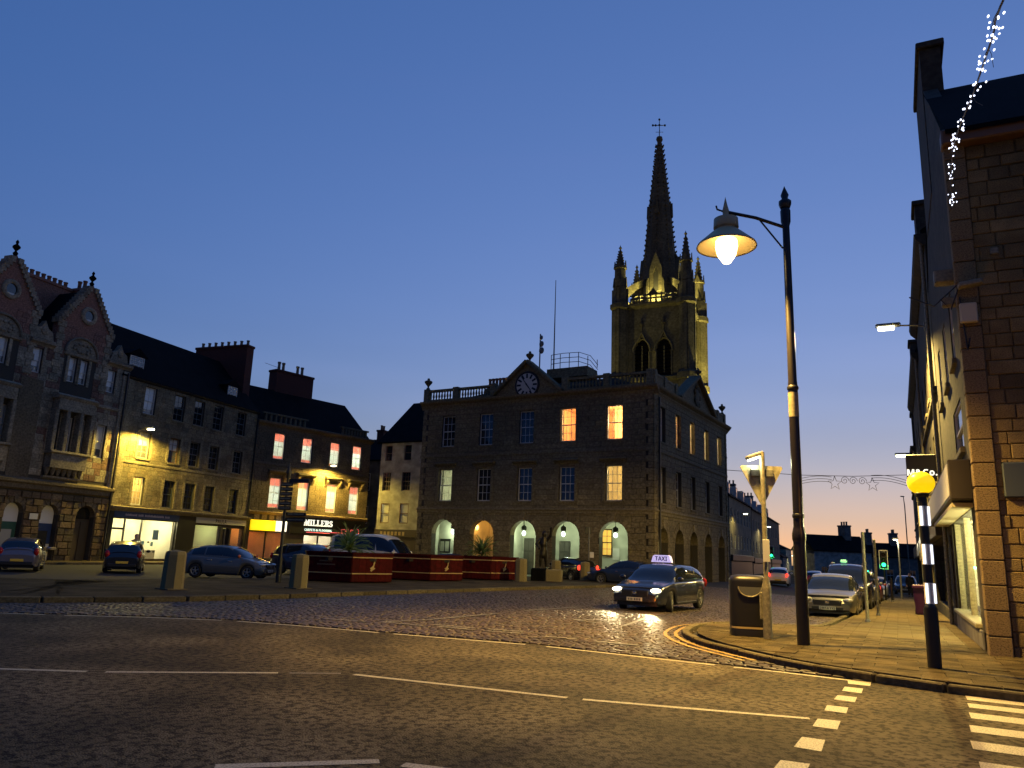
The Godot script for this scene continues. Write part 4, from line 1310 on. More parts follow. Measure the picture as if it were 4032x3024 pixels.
# ---------------------------------------------------------------- church steeple
func make_church() -> void:
	var t := thing("church_tower", "floodlit Gothic church tower with crocketed spire, flying buttresses and corner pinnacles", "church tower", Vector3(20.25, 0, -102.2), deg_to_rad(-24.0))
	var S: Material = mats["church_stone"]
	var h := 4.25
	var b := MB.new()
	b.box(Vector3(-h, -3, -h), Vector3(h, 24.6, h))
	part(t, "tower_base", b, S)
	# belfry stage: walls with pairs of pointed openings on each face
	for f in 4:
		var xf := Transform3D(Basis(UP, f * PI / 2), Vector3.ZERO) * moved(0, 0, h)
		var holes := []
		for c in [-1.55, 1.4]: holes.append([c - .95, 25.0, c + .95, 30.3])
		wall(t, -h, h, 24.6, 34.6, holes, 0.7, S, xf)
		for c in [-1.55, 1.4]:
			var rec := MB.new()
			rec.box(Vector3(c - .94, 25.0, -.69), Vector3(c + .94, 30.3, -.6))
			part(t, "louvre_back", rec, mats["dark_room"], xf)
			for k in 10:
				var lv := MB.new()
				lv.t = Transform3D(Basis(Vector3(1, 0, 0), 0.6), Vector3(c, 25.3 + k * .48, -.35))
				lv.box(Vector3(-.94, -.02, -.25), Vector3(.94, .03, .25))
				part(t, "louvre", lv, mats["slate"], xf)
			var mu := MB.new()
			mu.box(Vector3(c - .07, 25.4, -.3), Vector3(c + .07, 29.2, -.15))
			part(t, "mullion", mu, S, xf)
			# pointed head: two arcs closing the square opening, hood moulding and finial above
			var hd := MB.new()
			for s in [-1.0, 1.0]:
				var pts := PackedVector2Array([Vector2(c + s * .96, 28.5)])
				for k in 9:
					var a := k / 8.0 * 1.05
					pts.append(Vector2(c + s * (.96 - 1.92 * (1 - cos(a))), 28.5 + 1.92 * sin(a)))
				pts.append(Vector2(c + s * .96, 30.35))
				hd.poly(pts, -.5, 0.01)
			part(t, "tracery", hd, S, xf)
			for s in [-1.0, 1.0]:
				var arc := []
				for k in 9:
					var a := k / 8.0 * 1.05
					arc.append(Vector3(c + s * (1.2 - 2.03 * (1 - cos(a)) * 1.18), 28.3 + 2.4 * sin(a) + maxf(0, k - 6) * .35, 0.1))
				var hm := MB.new()
				hm.tube(arc, 0.17, 0.12, 6)
				part(t, "hood_mould", hm, shade("church_stone", 1.15), xf)
			var fn := MB.new()
			fn.lathe([Vector2(.14, 0), Vector2(.1, .8), Vector2(.32, 1.0), Vector2(.1, 1.2), Vector2(.22, 1.45), Vector2(0, 1.9)], 6)
			part(t, "finial", fn, S, xf * moved(c, 31.2, 0.12))
			for s in [-1, 1]:
				var sh := MB.new()
				sh.tube([Vector3(c + s * 1.05, 25.0, .08), Vector3(c + s * 1.05, 28.4, .08)], .13, .13, 6)
				part(t, "shaft", sh, S, xf)
		moulding(t, "cornice", -h - .3, h + .3, 34.4, [[0.05, 0], [0.2, .2], [0.45, .35], [0.5, .6], [.1, .75]], S, xf)
		moulding(t, "cornice", -h - .2, h + .2, 24.3, [[0.05, 0], [0.3, .2], [0.4, .5], [.1, .7]], S, xf)
		# pierced parapet
		for k in 8:
			var pp := MB.new()
			var x := -2.6 + k * .74
			pp.box(Vector3(x - .1, 35.1, -.2), Vector3(x + .1, 36.3 + (0.25 if k % 2 else 0.0), 0))
			part(t, "parapet_upright", pp, S, xf)
		for y in [35.1, 35.75, 36.25]:
			var pr := MB.new()
			pr.box(Vector3(-3.2, y, -.18), Vector3(3.2, y + .2, -.02))
			part(t, "parapet_rail", pr, S, xf)
		var gb := MB.new()
		gb.poly(PackedVector2Array([Vector2(-.7, 36.4), Vector2(.7, 36.4), Vector2(0, 37.3)]), -.18, 0.0)
		part(t, "parapet_gable", gb, S, xf)
	var deck := MB.new()
	deck.box(Vector3(-h, 34.65, -h), Vector3(h, 34.9, h))
	part(t, "deck", deck, S)
	# clasping corner buttresses rising to pinnacles
	var hts := [44.8, 43.9, 44.4, 44.6]
	for k in 4:
		var a: Vector2 = [Vector2(1, 1), Vector2(-1, 1), Vector2(-1, -1), Vector2(1, -1)][k]
		var at := Vector3(a.x * (h + .25), 0, a.y * (h + .25))
		var bt := MB.new()
		bt.lathe([Vector2(1.15, -3), Vector2(1.15, 24.2), Vector2(1.35, 24.3), Vector2(1.35, 25.1), Vector2(1.02, 25.4), Vector2(1.0, 34.3), Vector2(1.35, 34.5), Vector2(1.35, 35.1), Vector2(.98, 35.3), Vector2(.94, 37.5)], 8, true)
		part(t, "buttress", bt, S, Transform3D(Basis(UP, PI / 8), at))
		for q in 4:
			var rb := MB.new()
			rb.box(Vector3(.92, 25.3, -.16), Vector3(1.12, 37.3, .16))
			part(t, "buttress_rib", rb, shade("church_stone", 1.1), Transform3D(Basis(UP, q * PI / 2), at))
		var top: float = hts[k]
		var pn := MB.new()
		pn.lathe([Vector2(.8, 37.4), Vector2(.75, 40.2), Vector2(.92, 40.3), Vector2(.9, 40.6), Vector2(.62, 40.7), Vector2(.1, top - .7), Vector2(.24, top - .5), Vector2(.08, top - .3), Vector2(0, top)], 8, true)
		part(t, "pinnacle", pn, S, Transform3D(Basis(UP, PI / 8), at))
		for q in 4:
			var gl := MB.new()
			gl.poly(PackedVector2Array([Vector2(-.5, 37.6), Vector2(.5, 37.6), Vector2(0, 39.1)]), .78, .92)
			var gu := MB.new()
			gu.poly(PackedVector2Array([Vector2(-.4, 40.4), Vector2(.4, 40.4), Vector2(0, 41.5)]), .7, .82)
			part(t, "gablet", gu, S, Transform3D(Basis(UP, q * PI / 2), at))
			part(t, "gablet", gl, S, Transform3D(Basis(UP, q * PI / 2), at))
		var ck := MB.new()
		for q in 6:
			for e in 4:
				var rr := lerpf(.62, .12, q / 6.0) + .06
				var an := e * PI / 2 + PI / 4
				ck.ball(Vector3(cos(an) * rr, 40.9 + q * (top - 41.6) / 6.0, sin(an) * rr), Vector3(.1, .14, .1), 6)
		part(t, "crockets", ck, S, Transform3D(Basis(), at)).set_meta("kind", "stuff")
		# flying buttress from the pinnacle to the spire
		var fb := MB.new()
		var upper := PackedVector2Array()
		var lower := PackedVector2Array()
		for q in 9:
			var u := q / 8.0
			upper.append(Vector2(lerpf(5.4, 2.0, u), lerpf(37.6, 39.7, pow(u, .75))))
			lower.append(Vector2(lerpf(5.4, 2.0, u), lerpf(36.0, 38.5, sin(u * PI / 2))))
		lower.reverse()
		upper.append_array(lower)
		fb.poly(upper, -.22, .22)
		part(t, "flying_buttress", fb, shade("church_stone", 1.1), Transform3D(Basis(UP, atan2(-a.y, a.x)), Vector3.ZERO))
	# spire: tall eight-sided cone with crockets on the edges, lucarnes, bands
	var sp := MB.new()
	sp.lathe([Vector2(2.75, 34.9), Vector2(2.55, 37.2), Vector2(2.42, 41.0), Vector2(1.62, 50.3), Vector2(1.66, 50.45), Vector2(1.66, 50.8), Vector2(1.55, 50.95), Vector2(.32, 61.1), Vector2(.5, 61.5), Vector2(.42, 61.9), Vector2(.1, 62.1)], 8, true)
	part(t, "spire", sp, S, Transform3D(Basis(UP, PI / 8), Vector3.ZERO))
	for e in 8:
		var an := e * PI / 4
		for q in 26:
			var y := 41.4 + q * 0.76
			var rr := lerpf(2.42, .34, (y - 41.0) / 20.1) + .05
			if not cache.has("crocket"):
				var cm := MB.new()
				cm.ball(Vector3(.05, 0, 0), Vector3(.19, .13, .13), 6)
				cm.ball(Vector3(.14, .12, 0), Vector3(.1, .12, .1), 6)
				cache["crocket"] = cm.done()
			part(t, "crocket", cache["crocket"], S, Transform3D(Basis(UP, -an), Vector3(cos(an) * rr, y, sin(an) * rr)))
	for f in 4:
		var xf := Transform3D(Basis(UP, f * PI / 2), Vector3.ZERO)
		var lu := MB.new()
		lu.poly(PackedVector2Array([Vector2(-.85, 37.4), Vector2(-.35, 37.4), Vector2(-.35, 40.0), Vector2(0, 40.9), Vector2(.35, 40.0), Vector2(.35, 37.4), Vector2(.85, 37.4), Vector2(.85, 40.6), Vector2(0, 43.0), Vector2(-.85, 40.6)]), 1.6, 2.75)
		part(t, "lucarne", lu, shade("church_stone", 1.2), xf)
		var sl := MB.new()
		sl.box(Vector3(-.36, 37.4, 1.7), Vector3(.36, 40.9, 2.5))
		part(t, "lucarne_slit", sl, mats["dark_room"], xf)
		for s in [-1, 1]:
			var bs := MB.new()
			bs.poly(PackedVector2Array([Vector2(s * .95, 35.0), Vector2(s * 1.35, 35.0), Vector2(s * 1.2, 38.6), Vector2(s * .95, 39.2)]), 2.3, 3.1)
			part(t, "lucarne_pier", bs, S, xf)
		var fn := MB.new()
		fn.lathe([Vector2(.1, 0), Vector2(.22, .5), Vector2(.06, .7), Vector2(0, 1.1)], 6)
		part(t, "finial", fn, S, xf * moved(0, 42.8, 2.2))
		var l2 := MB.new()
		l2.poly(PackedVector2Array([Vector2(-.3, 49.2), Vector2(.3, 49.2), Vector2(0, 51.2)]), 1.3, 1.85)
		part(t, "lucarne", l2, S, xf)
	var cr := MB.new()
	cr.tube([Vector3(0, 62, 0), Vector3(0, 64.8, 0)], .06, .05)
	cr.tube([Vector3(-1.0, 63.85, 0), Vector3(.85, 63.85, 0)], .06)
	for p in [Vector3(-.95, 63.85, 0), Vector3(-.55, 63.85, 0), Vector3(.8, 63.85, 0), Vector3(0, 64.8, 0), Vector3(0, 63.9, 0)]: cr.ball(p, Vector3(.17, .2, .1), 6)
	cr.tube([Vector3(-.55, 62.75, 0), Vector3(.55, 62.75, 0)], .035)
	cr.tube([Vector3(0, 62.75, -.55), Vector3(0, 62.75, .55)], .035)
	part(t, "weather_cross", cr, mats["black_metal"], Transform3D(Basis(UP, 0.35), Vector3.ZERO))
	# floodlights on the deck behind the parapet and on the ground on either side
	var fl := func(p: Vector3, to: Vector3, e: float, an: float) -> void:
		var m := MB.new()
		m.cbox(Vector3(-.22, -.16, -.12), Vector3(.22, .16, .1), 0.03)
		var xf := Transform3D(Basis.looking_at((to - p).normalized(), Vector3.RIGHT if absf((to - p).normalized().y) > .97 else UP), p)
		var o := part(t, "floodlight", m, mats["black_metal"], xf)
		var g := MB.new()
		g.box(Vector3(-.18, -.12, -.14), Vector3(.18, .12, -.125))
		part(o, "lamp_glass", g, mats["glow_led"])
		if absf(p.x) > 5.5 or absf(p.z) > 5.5:
			var pole := MB.new()
			pole.tube([Vector3(p.x, -2.0, p.z), Vector3(p.x, p.y - .15, p.z)], .08)
			part(t, "floodlight_pole", pole, mats["black_metal"])
		spot(t, p + (to - p).normalized() * .2, to, Color(1, 0.93, 0.52), e, an, .12)
	fl.call(Vector3(0.1, 35.2, 3.75), Vector3(0, 39.2, 1.4), 90.0, 52.0)
	fl.call(Vector3(3.75, 35.2, 0.1), Vector3(1.4, 39.2, 0), 110.0, 52.0)
	fl.call(Vector3(-3.75, 35.2, 0.1), Vector3(-1.4, 39.2, 0), 80.0, 52.0)
	fl.call(Vector3(-1.3, 35.15, 3.7), Vector3(-4.5, 40.0, 4.4), 60.0, 40.0)
	fl.call(Vector3(1.5, 35.15, 3.7), Vector3(4.5, 40.0, 4.3), 30.0, 40.0)
	fl.call(Vector3(-3.7, 35.15, 1.3), Vector3(-4.5, 40.0, 4.4), 40.0, 40.0)
	fl.call(Vector3(3.7, 35.15, -1.3), Vector3(4.5, 40.0, -4.4), 130.0, 42.0)
	fl.call(Vector3(8.0, 15.0, 3.4), Vector3(5.0, 32, 2.2), 900.0, 40.0)
	fl.call(Vector3(8.0, 15.0, -3.0), Vector3(5.0, 32, -1.5), 900.0, 40.0)
	fl.call(Vector3(-10, 13.5, 10), Vector3(-4.0, 29, 4.4), 170.0, 20.0)
	fl.call(Vector3(1.0, 15.0, 12), Vector3(0, 29, 4.2), 36.0, 28.0)

# ---------------------------------------------------------------- wall lamp: bracket, arm, head with a downward lens
func wall_lamp(label: String, at: Vector3, turn: float, reach: float, e: float, col: Color, mtl := "glow_led", rise := 0.25, head := 0.62, wide := 84.0, lean := 0.0) -> void:
	var t := thing("wall_lamp", label, "street lamp", at, turn, "street lamps fixed to house fronts")
	var b := MB.new()
	b.cbox(Vector3(-.09, -.16, 0), Vector3(.09, .16, .06), .015)
	part(t, "bracket", b, mats["grey_metal"])
	var a := MB.new()
	a.tube([Vector3(0, 0, .05), Vector3(0, rise * .6, reach * .4), Vector3(0, rise, reach)], .03)
	part(t, "arm", a, mats["grey_metal"])
	var h := MB.new()
	h.cbox(Vector3(-.15, rise - .02, reach - .1), Vector3(.15, rise + .1, reach + head), .04)
	part(t, "lamp_head", h, mats["grey_metal"])
	var g := MB.new()
	g.cbox(Vector3(-.14, rise - .13, reach + head * .15), Vector3(.14, rise - .02, reach + head * .9), .03)
	part(t, "lamp_glass", g, mats[mtl])
	var l := spot(t, Vector3(0, rise - .15, reach + head * .5), Vector3(0, rise - 10.0, reach + head * .5 + 10.0 * lean), col, e, wide, .1)
	l.spot_angle_attenuation = .35

func shop_room(t: Node3D, x0: float, x1: float, y1: float, deep: float, key: String, e: float, col: Color, lamps := 2) -> void:
	room(t, x0, x1, 0.15, y1, -deep, -.12, mats[key])
	for i in lamps:
		var x := lerpf(x0, x1, (i + .5) / lamps)
		var b := MB.new()
		b.box(Vector3(-.5, -.05, -.08), Vector3(.5, 0, .08))
		part(t, "ceiling_light", b, mats["glow_white_sign"], moved(x, y1 - .03, -deep * .5))
		omni(t, Vector3(x, y1 - .2, -deep * .5), col, e, .15)

# ---------------------------------------------------------------- left-hand terrace
const TP := Vector3(-27.44, 0, -51.65)
func terrace_at(x: float) -> Vector3:
	return TP + Vector3(0.342, 0, -0.9397) * x

func make_gabled_house() -> void:
	var t := thing("gabled_building", "ornate red and buff stone building with two crow-stepped gables at the left", "building", TP, deg_to_rad(70.0))
	var buff: Material = mats["buff_stone"]
	var x0 := -12.5
	var x1 := 1.35
	# openings: [centre, foot, width, height]
	var wins := [[-3.15, 11.35, .62, 1.6], [-2.3, 11.35, .62, 1.6], [-0.05, 11.3, .72, 1.55], [-5.7, 11.4, .72, 1.55], [-8.0, 11.45, .72, 1.65], [-8.9, 11.45, .72, 1.65],
		[-3.75, 6.85, .62, 2.25], [-2.75, 6.85, .62, 2.25], [-1.75, 6.85, .62, 2.25], [-0.2, 6.8, .78, 2.2], [-8.9, 6.85, .62, 2.25], [-8.0, 6.85, .62, 2.25], [-7.2, 6.85, .5, 2.25]]
	var arches := [[-5.5, .62, 2.9], [-3.08, .62, 2.9], [-0.45, .72, 2.9], [-8.2, .62, 2.9]]
	var holes := []
	for w in wins: holes.append([w[0] - w[2] / 2, w[1], w[0] + w[2] / 2, w[1] + w[3]])
	for a in arches: holes.append([a[0] - a[1], -0.3, a[0] + a[1], a[2] + a[1] + .2])
	wall(t, x0, x1, -1, 13.6, holes, 0.5, mats["mortar"])
	# gables
	for g in [-2.55, -8.1]:
		var b := MB.new()
		b.poly(PackedVector2Array([Vector2(g - 2.1, 13.6), Vector2(g + 2.1, 13.6), Vector2(g + 2.05, 15.1), Vector2(g, 18.1), Vector2(g - 2.05, 15.1)]), -.5, 0.0)
		part(t, "gable", b, mats["red_stone"])
		# courses of red and buff on the gable
		masonry(t, g - 1.75, g + 1.75, 13.0, 15.0, [[g - .62, 14.0, g + .62, 15.0], [g - 1.1, 12.9, g + 1.1, 14.2]], 0.3, 0.55, "red_stone", Transform3D(), {"proud": .03, "most": 60, "tints": [Color(1, 1, 1), Color(.85, .9, .95), Color(1.1, 1.2, 1.2)]})
		for s in [-1.0, 1.0]:
			for k in 12:      # stepped cope stones
				var u := k / 12.0
				var c := MB.new()
				c.cbox(Vector3(-.17, -.02, -.52), Vector3(.17, .36, .12), .02)
				part(t, "cope_stone", c, shade("buff_stone", [.8, .95, 1.05][k % 3]), moved(g + s * lerpf(2.05, .1, u), lerpf(14.95, 17.85, u), 0))
			for k in 9:       # alternate edge stones
				var c := MB.new()
				c.cbox(Vector3(-.2 if k % 2 else -.32, 0, .002), Vector3(.2 if k % 2 else .32, .42, .07), .02)
				part(t, "edge_stone", c, shade("buff_stone", [.8, .95, 1.05][k % 3]), moved(g + s * 1.85, 11.2 + k * .44, 0))
		var ring := MB.new()
		ring.t = Transform3D(Basis(Vector3(1, 0, 0), PI / 2), Vector3(g, 15.95, 0))
		ring.lathe([Vector2(.36, .0), Vector2(.36, .1), Vector2(.6, .1), Vector2(.62, .0)], 18)
		part(t, "round_window_ring", ring, buff)
		var rw := MB.new()
		rw.t = ring.t
		rw.lathe([Vector2(.37, .015), Vector2(0, .02)], 18)
		part(t, "round_window", rw, mats["dark_glass"])
		var wb := MB.new()
		wb.box(Vector3(g - .28, 15.62, .025), Vector3(g + .22, 15.72, .05))
		part(t, "round_window_sill", wb, mats["white_paint"])
		# carved half-round over the paired windows
		var tym := MB.new()
		var pts := PackedVector2Array()
		for k in 13: pts.append(Vector2(g - .15 + cos(PI * k / 12) * 1.15, 13.25 + sin(PI * k / 12) * 1.0))
		tym.poly(pts, 0.002, .07)
		var ty := part(t, "carved_panel", tym, shade("buff_stone", 1.0))
		var cv := MB.new()
		for k in 14: cv.ball(Vector3(g - .15 + sin(k * 2.3) * .7 * (1 - .4 * (k % 3) / 3.0), 13.4 + (k % 4) * .17, .09), Vector3(.14, .11, .08), 6)
		part(ty, "carving", cv, buff)
		var arc := []
		for k in 13: arc.append(Vector3(g - .15 + cos(PI * k / 12) * 1.22, 13.25 + sin(PI * k / 12) * 1.08, .1))
		var hm := MB.new()
		hm.tube(arc, .09, .09, 6)
		part(t, "hood_mould", hm, shade("buff_stone", .7))
		moulding(t, "band", g - 1.4, g + 1.15, 13.0, [[.02, 0], [.14, .06], [.16, .2], [.02, .26]], buff)
		var fin := MB.new()
		fin.lathe([Vector2(.1, 0), Vector2(.16, .15), Vector2(.05, .3), Vector2(.22, .5), Vector2(.22, .6), Vector2(.06, .75), Vector2(.1, .9), Vector2(0, 1.05)], 8)
		part(t, "finial", fin, mats["slate"], moved(g, 18.1, -.2))
		# roof running back from the gable
		var rb := MB.new()
		rb.poly(PackedVector2Array([Vector2(g - 2.0, 14.6), Vector2(g + 2.0, 14.6), Vector2(g, 17.75)]), -8.0, -.48)
		part(t, "roof", rb, mats["slate"])
		# oriel below
		var orx: float = g - .2
		var ob := MB.new()
		ob.box(Vector3(orx - 1.35, 9.4, 0.002), Vector3(orx + 1.35, 10.1, .55))
		part(t, "oriel_head", ob, buff)
		var oa := MB.new()
		oa.box(Vector3(orx - 1.3, 5.75, 0.002), Vector3(orx + 1.3, 6.75, .55))
		part(t, "oriel_apron", oa, buff)
		for s in [-1.33, -.5, .5, 1.33]:
			var m := MB.new()
			m.cbox(Vector3(orx + s - .13, 6.75, .002), Vector3(orx + s + .13, 9.4, .53), .03)
			part(t, "oriel_pier", m, shade("buff_stone", .9))
		moulding(t, "oriel_cornice", orx - 1.5, orx + 1.5, 10.1, [[.55, 0], [.62, .08], [.68, .2], [.4, .35]], buff)
		moulding(t, "oriel_sill", orx - 1.45, orx + 1.45, 6.62, [[.55, 0], [.68, .08], [.66, .18], [.55, .22]], buff)
		for k in 7:
			var cb := MB.new()
			cb.lathe([Vector2(0, 0), Vector2(.1, .1), Vector2(.17, .35), Vector2(.19, .5)], 8)
			part(t, "corbel", cb, shade("buff_stone", .75), moved(orx - 1.2 + k * .4, 5.25, .2))
		moulding(t, "corbel_course", orx - 1.35, orx + 1.35, 5.05, [[.02, 0], [.18, .1], [.2, .2]], buff)
	# red and buff masonry between openings, upper storeys
	var skip := holes.duplicate()
	for g in [-2.55, -8.1]:
		skip.append([g - 1.6, 5.0, g + 1.2, 10.5])
		skip.append([g - 1.3, 10.5, g + 1.1, 14.4])
	masonry(t, x0, x1 - .5, 5.2, 13.6, skip, 0.42, 0.55, "buff_stone", Transform3D(), {"proud": .03, "most": 220, "near": Vector2(-1, 9), "tints": [Color(1, 1, 1), Color(.95, .95, .95), Color(.62, .40, .40), Color(.85, .85, .9)]})
	# heavy rusticated ground floor
	var low := []
	for a in arches: low.append([a[0] - a[1] - .02, -0.3, a[0] + a[1] + .02, a[2] + a[1] + .15])
	masonry(t, x0, x1, 0.0, 4.2, low, 0.42, 0.7, "brown_stone", Transform3D(), {"proud": .14, "most": 120, "near": Vector2(-2, 1), "gap": .05, "tints": [Color(1.2, 1.1, 1.0), Color(1, .85, .8), Color(.7, .7, .7)]})
	for i in arches.size():
		var a = arches[i]
		arch_head(t, Transform3D(), a[0], a[1], a[2], a[2] + a[1] + .2, a[1], .5, mats["brown_stone"], "brown_stone", 9, .38)
		var gl := MB.new()
		gl.box(Vector3(a[0] - a[1], 0.0, -.42), Vector3(a[0] + a[1], a[2] + a[1] + .1, -.38))
		if i == 2:
			part(t, "door_recess", gl, mats["wood_door"])
			var d := MB.new()
			for s in [-1, 1]: d.cbox(Vector3(a[0] + s * .33 - .3, 0.1, -.38), Vector3(a[0] + s * .33 + .3, 2.6, -.32), .02)
			part(t, "door", d, mats["wood_door"])
			var fl := MB.new()
			fl.box(Vector3(a[0] - .66, 2.75, -.38), Vector3(a[0] + .66, 3.5, -.36))
			part(t, "fanlight", fl, mats["dark_glass"])
		else:
			part(t, "arch_window", gl, mats["white_blind"])
			var sg := MB.new()
			sg.box(Vector3(a[0] - a[1] + .04, 1.1, -.37), Vector3(a[0] + a[1] - .04, 2.35, -.33))
			part(t, "window_screen", sg, mats["green_screen"] if i != 1 else mats["blue_fascia"])
			var dk := MB.new()
			dk.box(Vector3(a[0] - a[1] + .08, 0.9, -.32), Vector3(a[0] + a[1] - .3, 1.9, -.3))
			part(t, "cash_machine" if i == 1 else "window_poster", dk, mats["dark_paint"] if i == 1 else mats["grey_fascia"])
			var sl := MB.new()
			sl.cbox(Vector3(a[0] - a[1] - .1, .75, -.3), Vector3(a[0] + a[1] + .1, .92, .2), .02)
			part(t, "sill", sl, buff)
	var pl := MB.new()
	pl.box(Vector3(-4.55, 2.55, .16), Vector3(-4.0, 2.9, .19))
	part(t, "name_plate", pl, mats["white_fascia"])
	moulding(t, "string_course", x0, x1, 4.25, [[.05, 0], [.2, .1], [.22, .35], [.34, .45], [.34, .6], [.05, .75]], shade("brown_stone", 1.1))
	moulding(t, "string_course", -1.2, x1, 10.1, [[.02, 0], [.12, .06], [.12, .2], [.02, .26]], buff)
	moulding(t, "cornice", -0.6, x1 + .1, 13.1, [[.05, 0], [.12, .1], [.26, .2], [.28, .34], [.05, .42]], buff)
	moulding(t, "cornice", -6.4, -4.7, 13.1, [[.05, 0], [.12, .1], [.26, .2], [.28, .34], [.05, .42]], buff)
	for x in [-5.55, .35]:      # small scrolled crests over single windows
		var b := MB.new()
		b.poly(PackedVector2Array([Vector2(x - .75, 13.55), Vector2(x + .75, 13.55), Vector2(x + .6, 14.1), Vector2(x + .25, 14.3), Vector2(x, 14.75), Vector2(x - .25, 14.3), Vector2(x - .6, 14.1)]), -.3, .06)
		b.ball(Vector3(x, 14.1, .08), Vector3(.25, .28, .08), 8)
		part(t, "crest", b, shade("buff_stone", .9))
	for w in wins:
		window(t, Transform3D(), w[0], w[1], w[2], w[3], {"nx": 1, "ny": 2, "deep": .2, "glass": "clear_glass", "blind": [[0.0, "white_blind", .97 if w[0] < -1.9 and w[1] < 8 else .72]]})
		for s in [-1, 1]:
			var j := MB.new()
			j.cbox(Vector3(w[0] + s * (w[2] / 2 + .1) - .1, w[1] - .1, .003), Vector3(w[0] + s * (w[2] / 2 + .1) + .1, w[1] + w[3] + .15, .06), .01)
			part(t, "jamb", j, shade("buff_stone", 1.1))
	# recessed red strip between the gabled bays, corner pilaster, drainpipe, ridge chimney
	var rc := MB.new()
	rc.box(Vector3(-6.5, 4.9, .01), Vector3(-5.0, 11.0, .06))
	part(t, "recess_panel", rc, mats["brown_stone"])
	var pil := MB.new()
	pil.cbox(Vector3(.85, 4.9, .0), Vector3(x1 + .0, 13.0, .14), .02)
	part(t, "pilaster", pil, shade("buff_stone", 1.1))
	var dp := MB.new()
	dp.tube([Vector3(1.12, .2, .25), Vector3(1.12, 12.9, .25)], .07)
	part(t, "drainpipe", dp, mats["black_metal"])
	var mainr := MB.new()
	roof(t, x0, x1, 13.6, 16.6, -.3, -8.5, mats["slate"])
	chimney(t, -6.0, -1.7, 14.5, 18.2, -3.8, -3.0, 10, mats["red_stone"], mats["clay_pot"], false, .45)
	chimney(t, -1.5, -.55, 14.5, 18.3, -3.4, -2.4, 2, mats["red_stone"], mats["clay_pot"], true, .7)
	var rw2 := MB.new()
	rw2.box(Vector3(x0, -1, -8.5), Vector3(x1, 13.6, -.51))
	part(t, "rear_block", rw2, mats["brown_stone"])

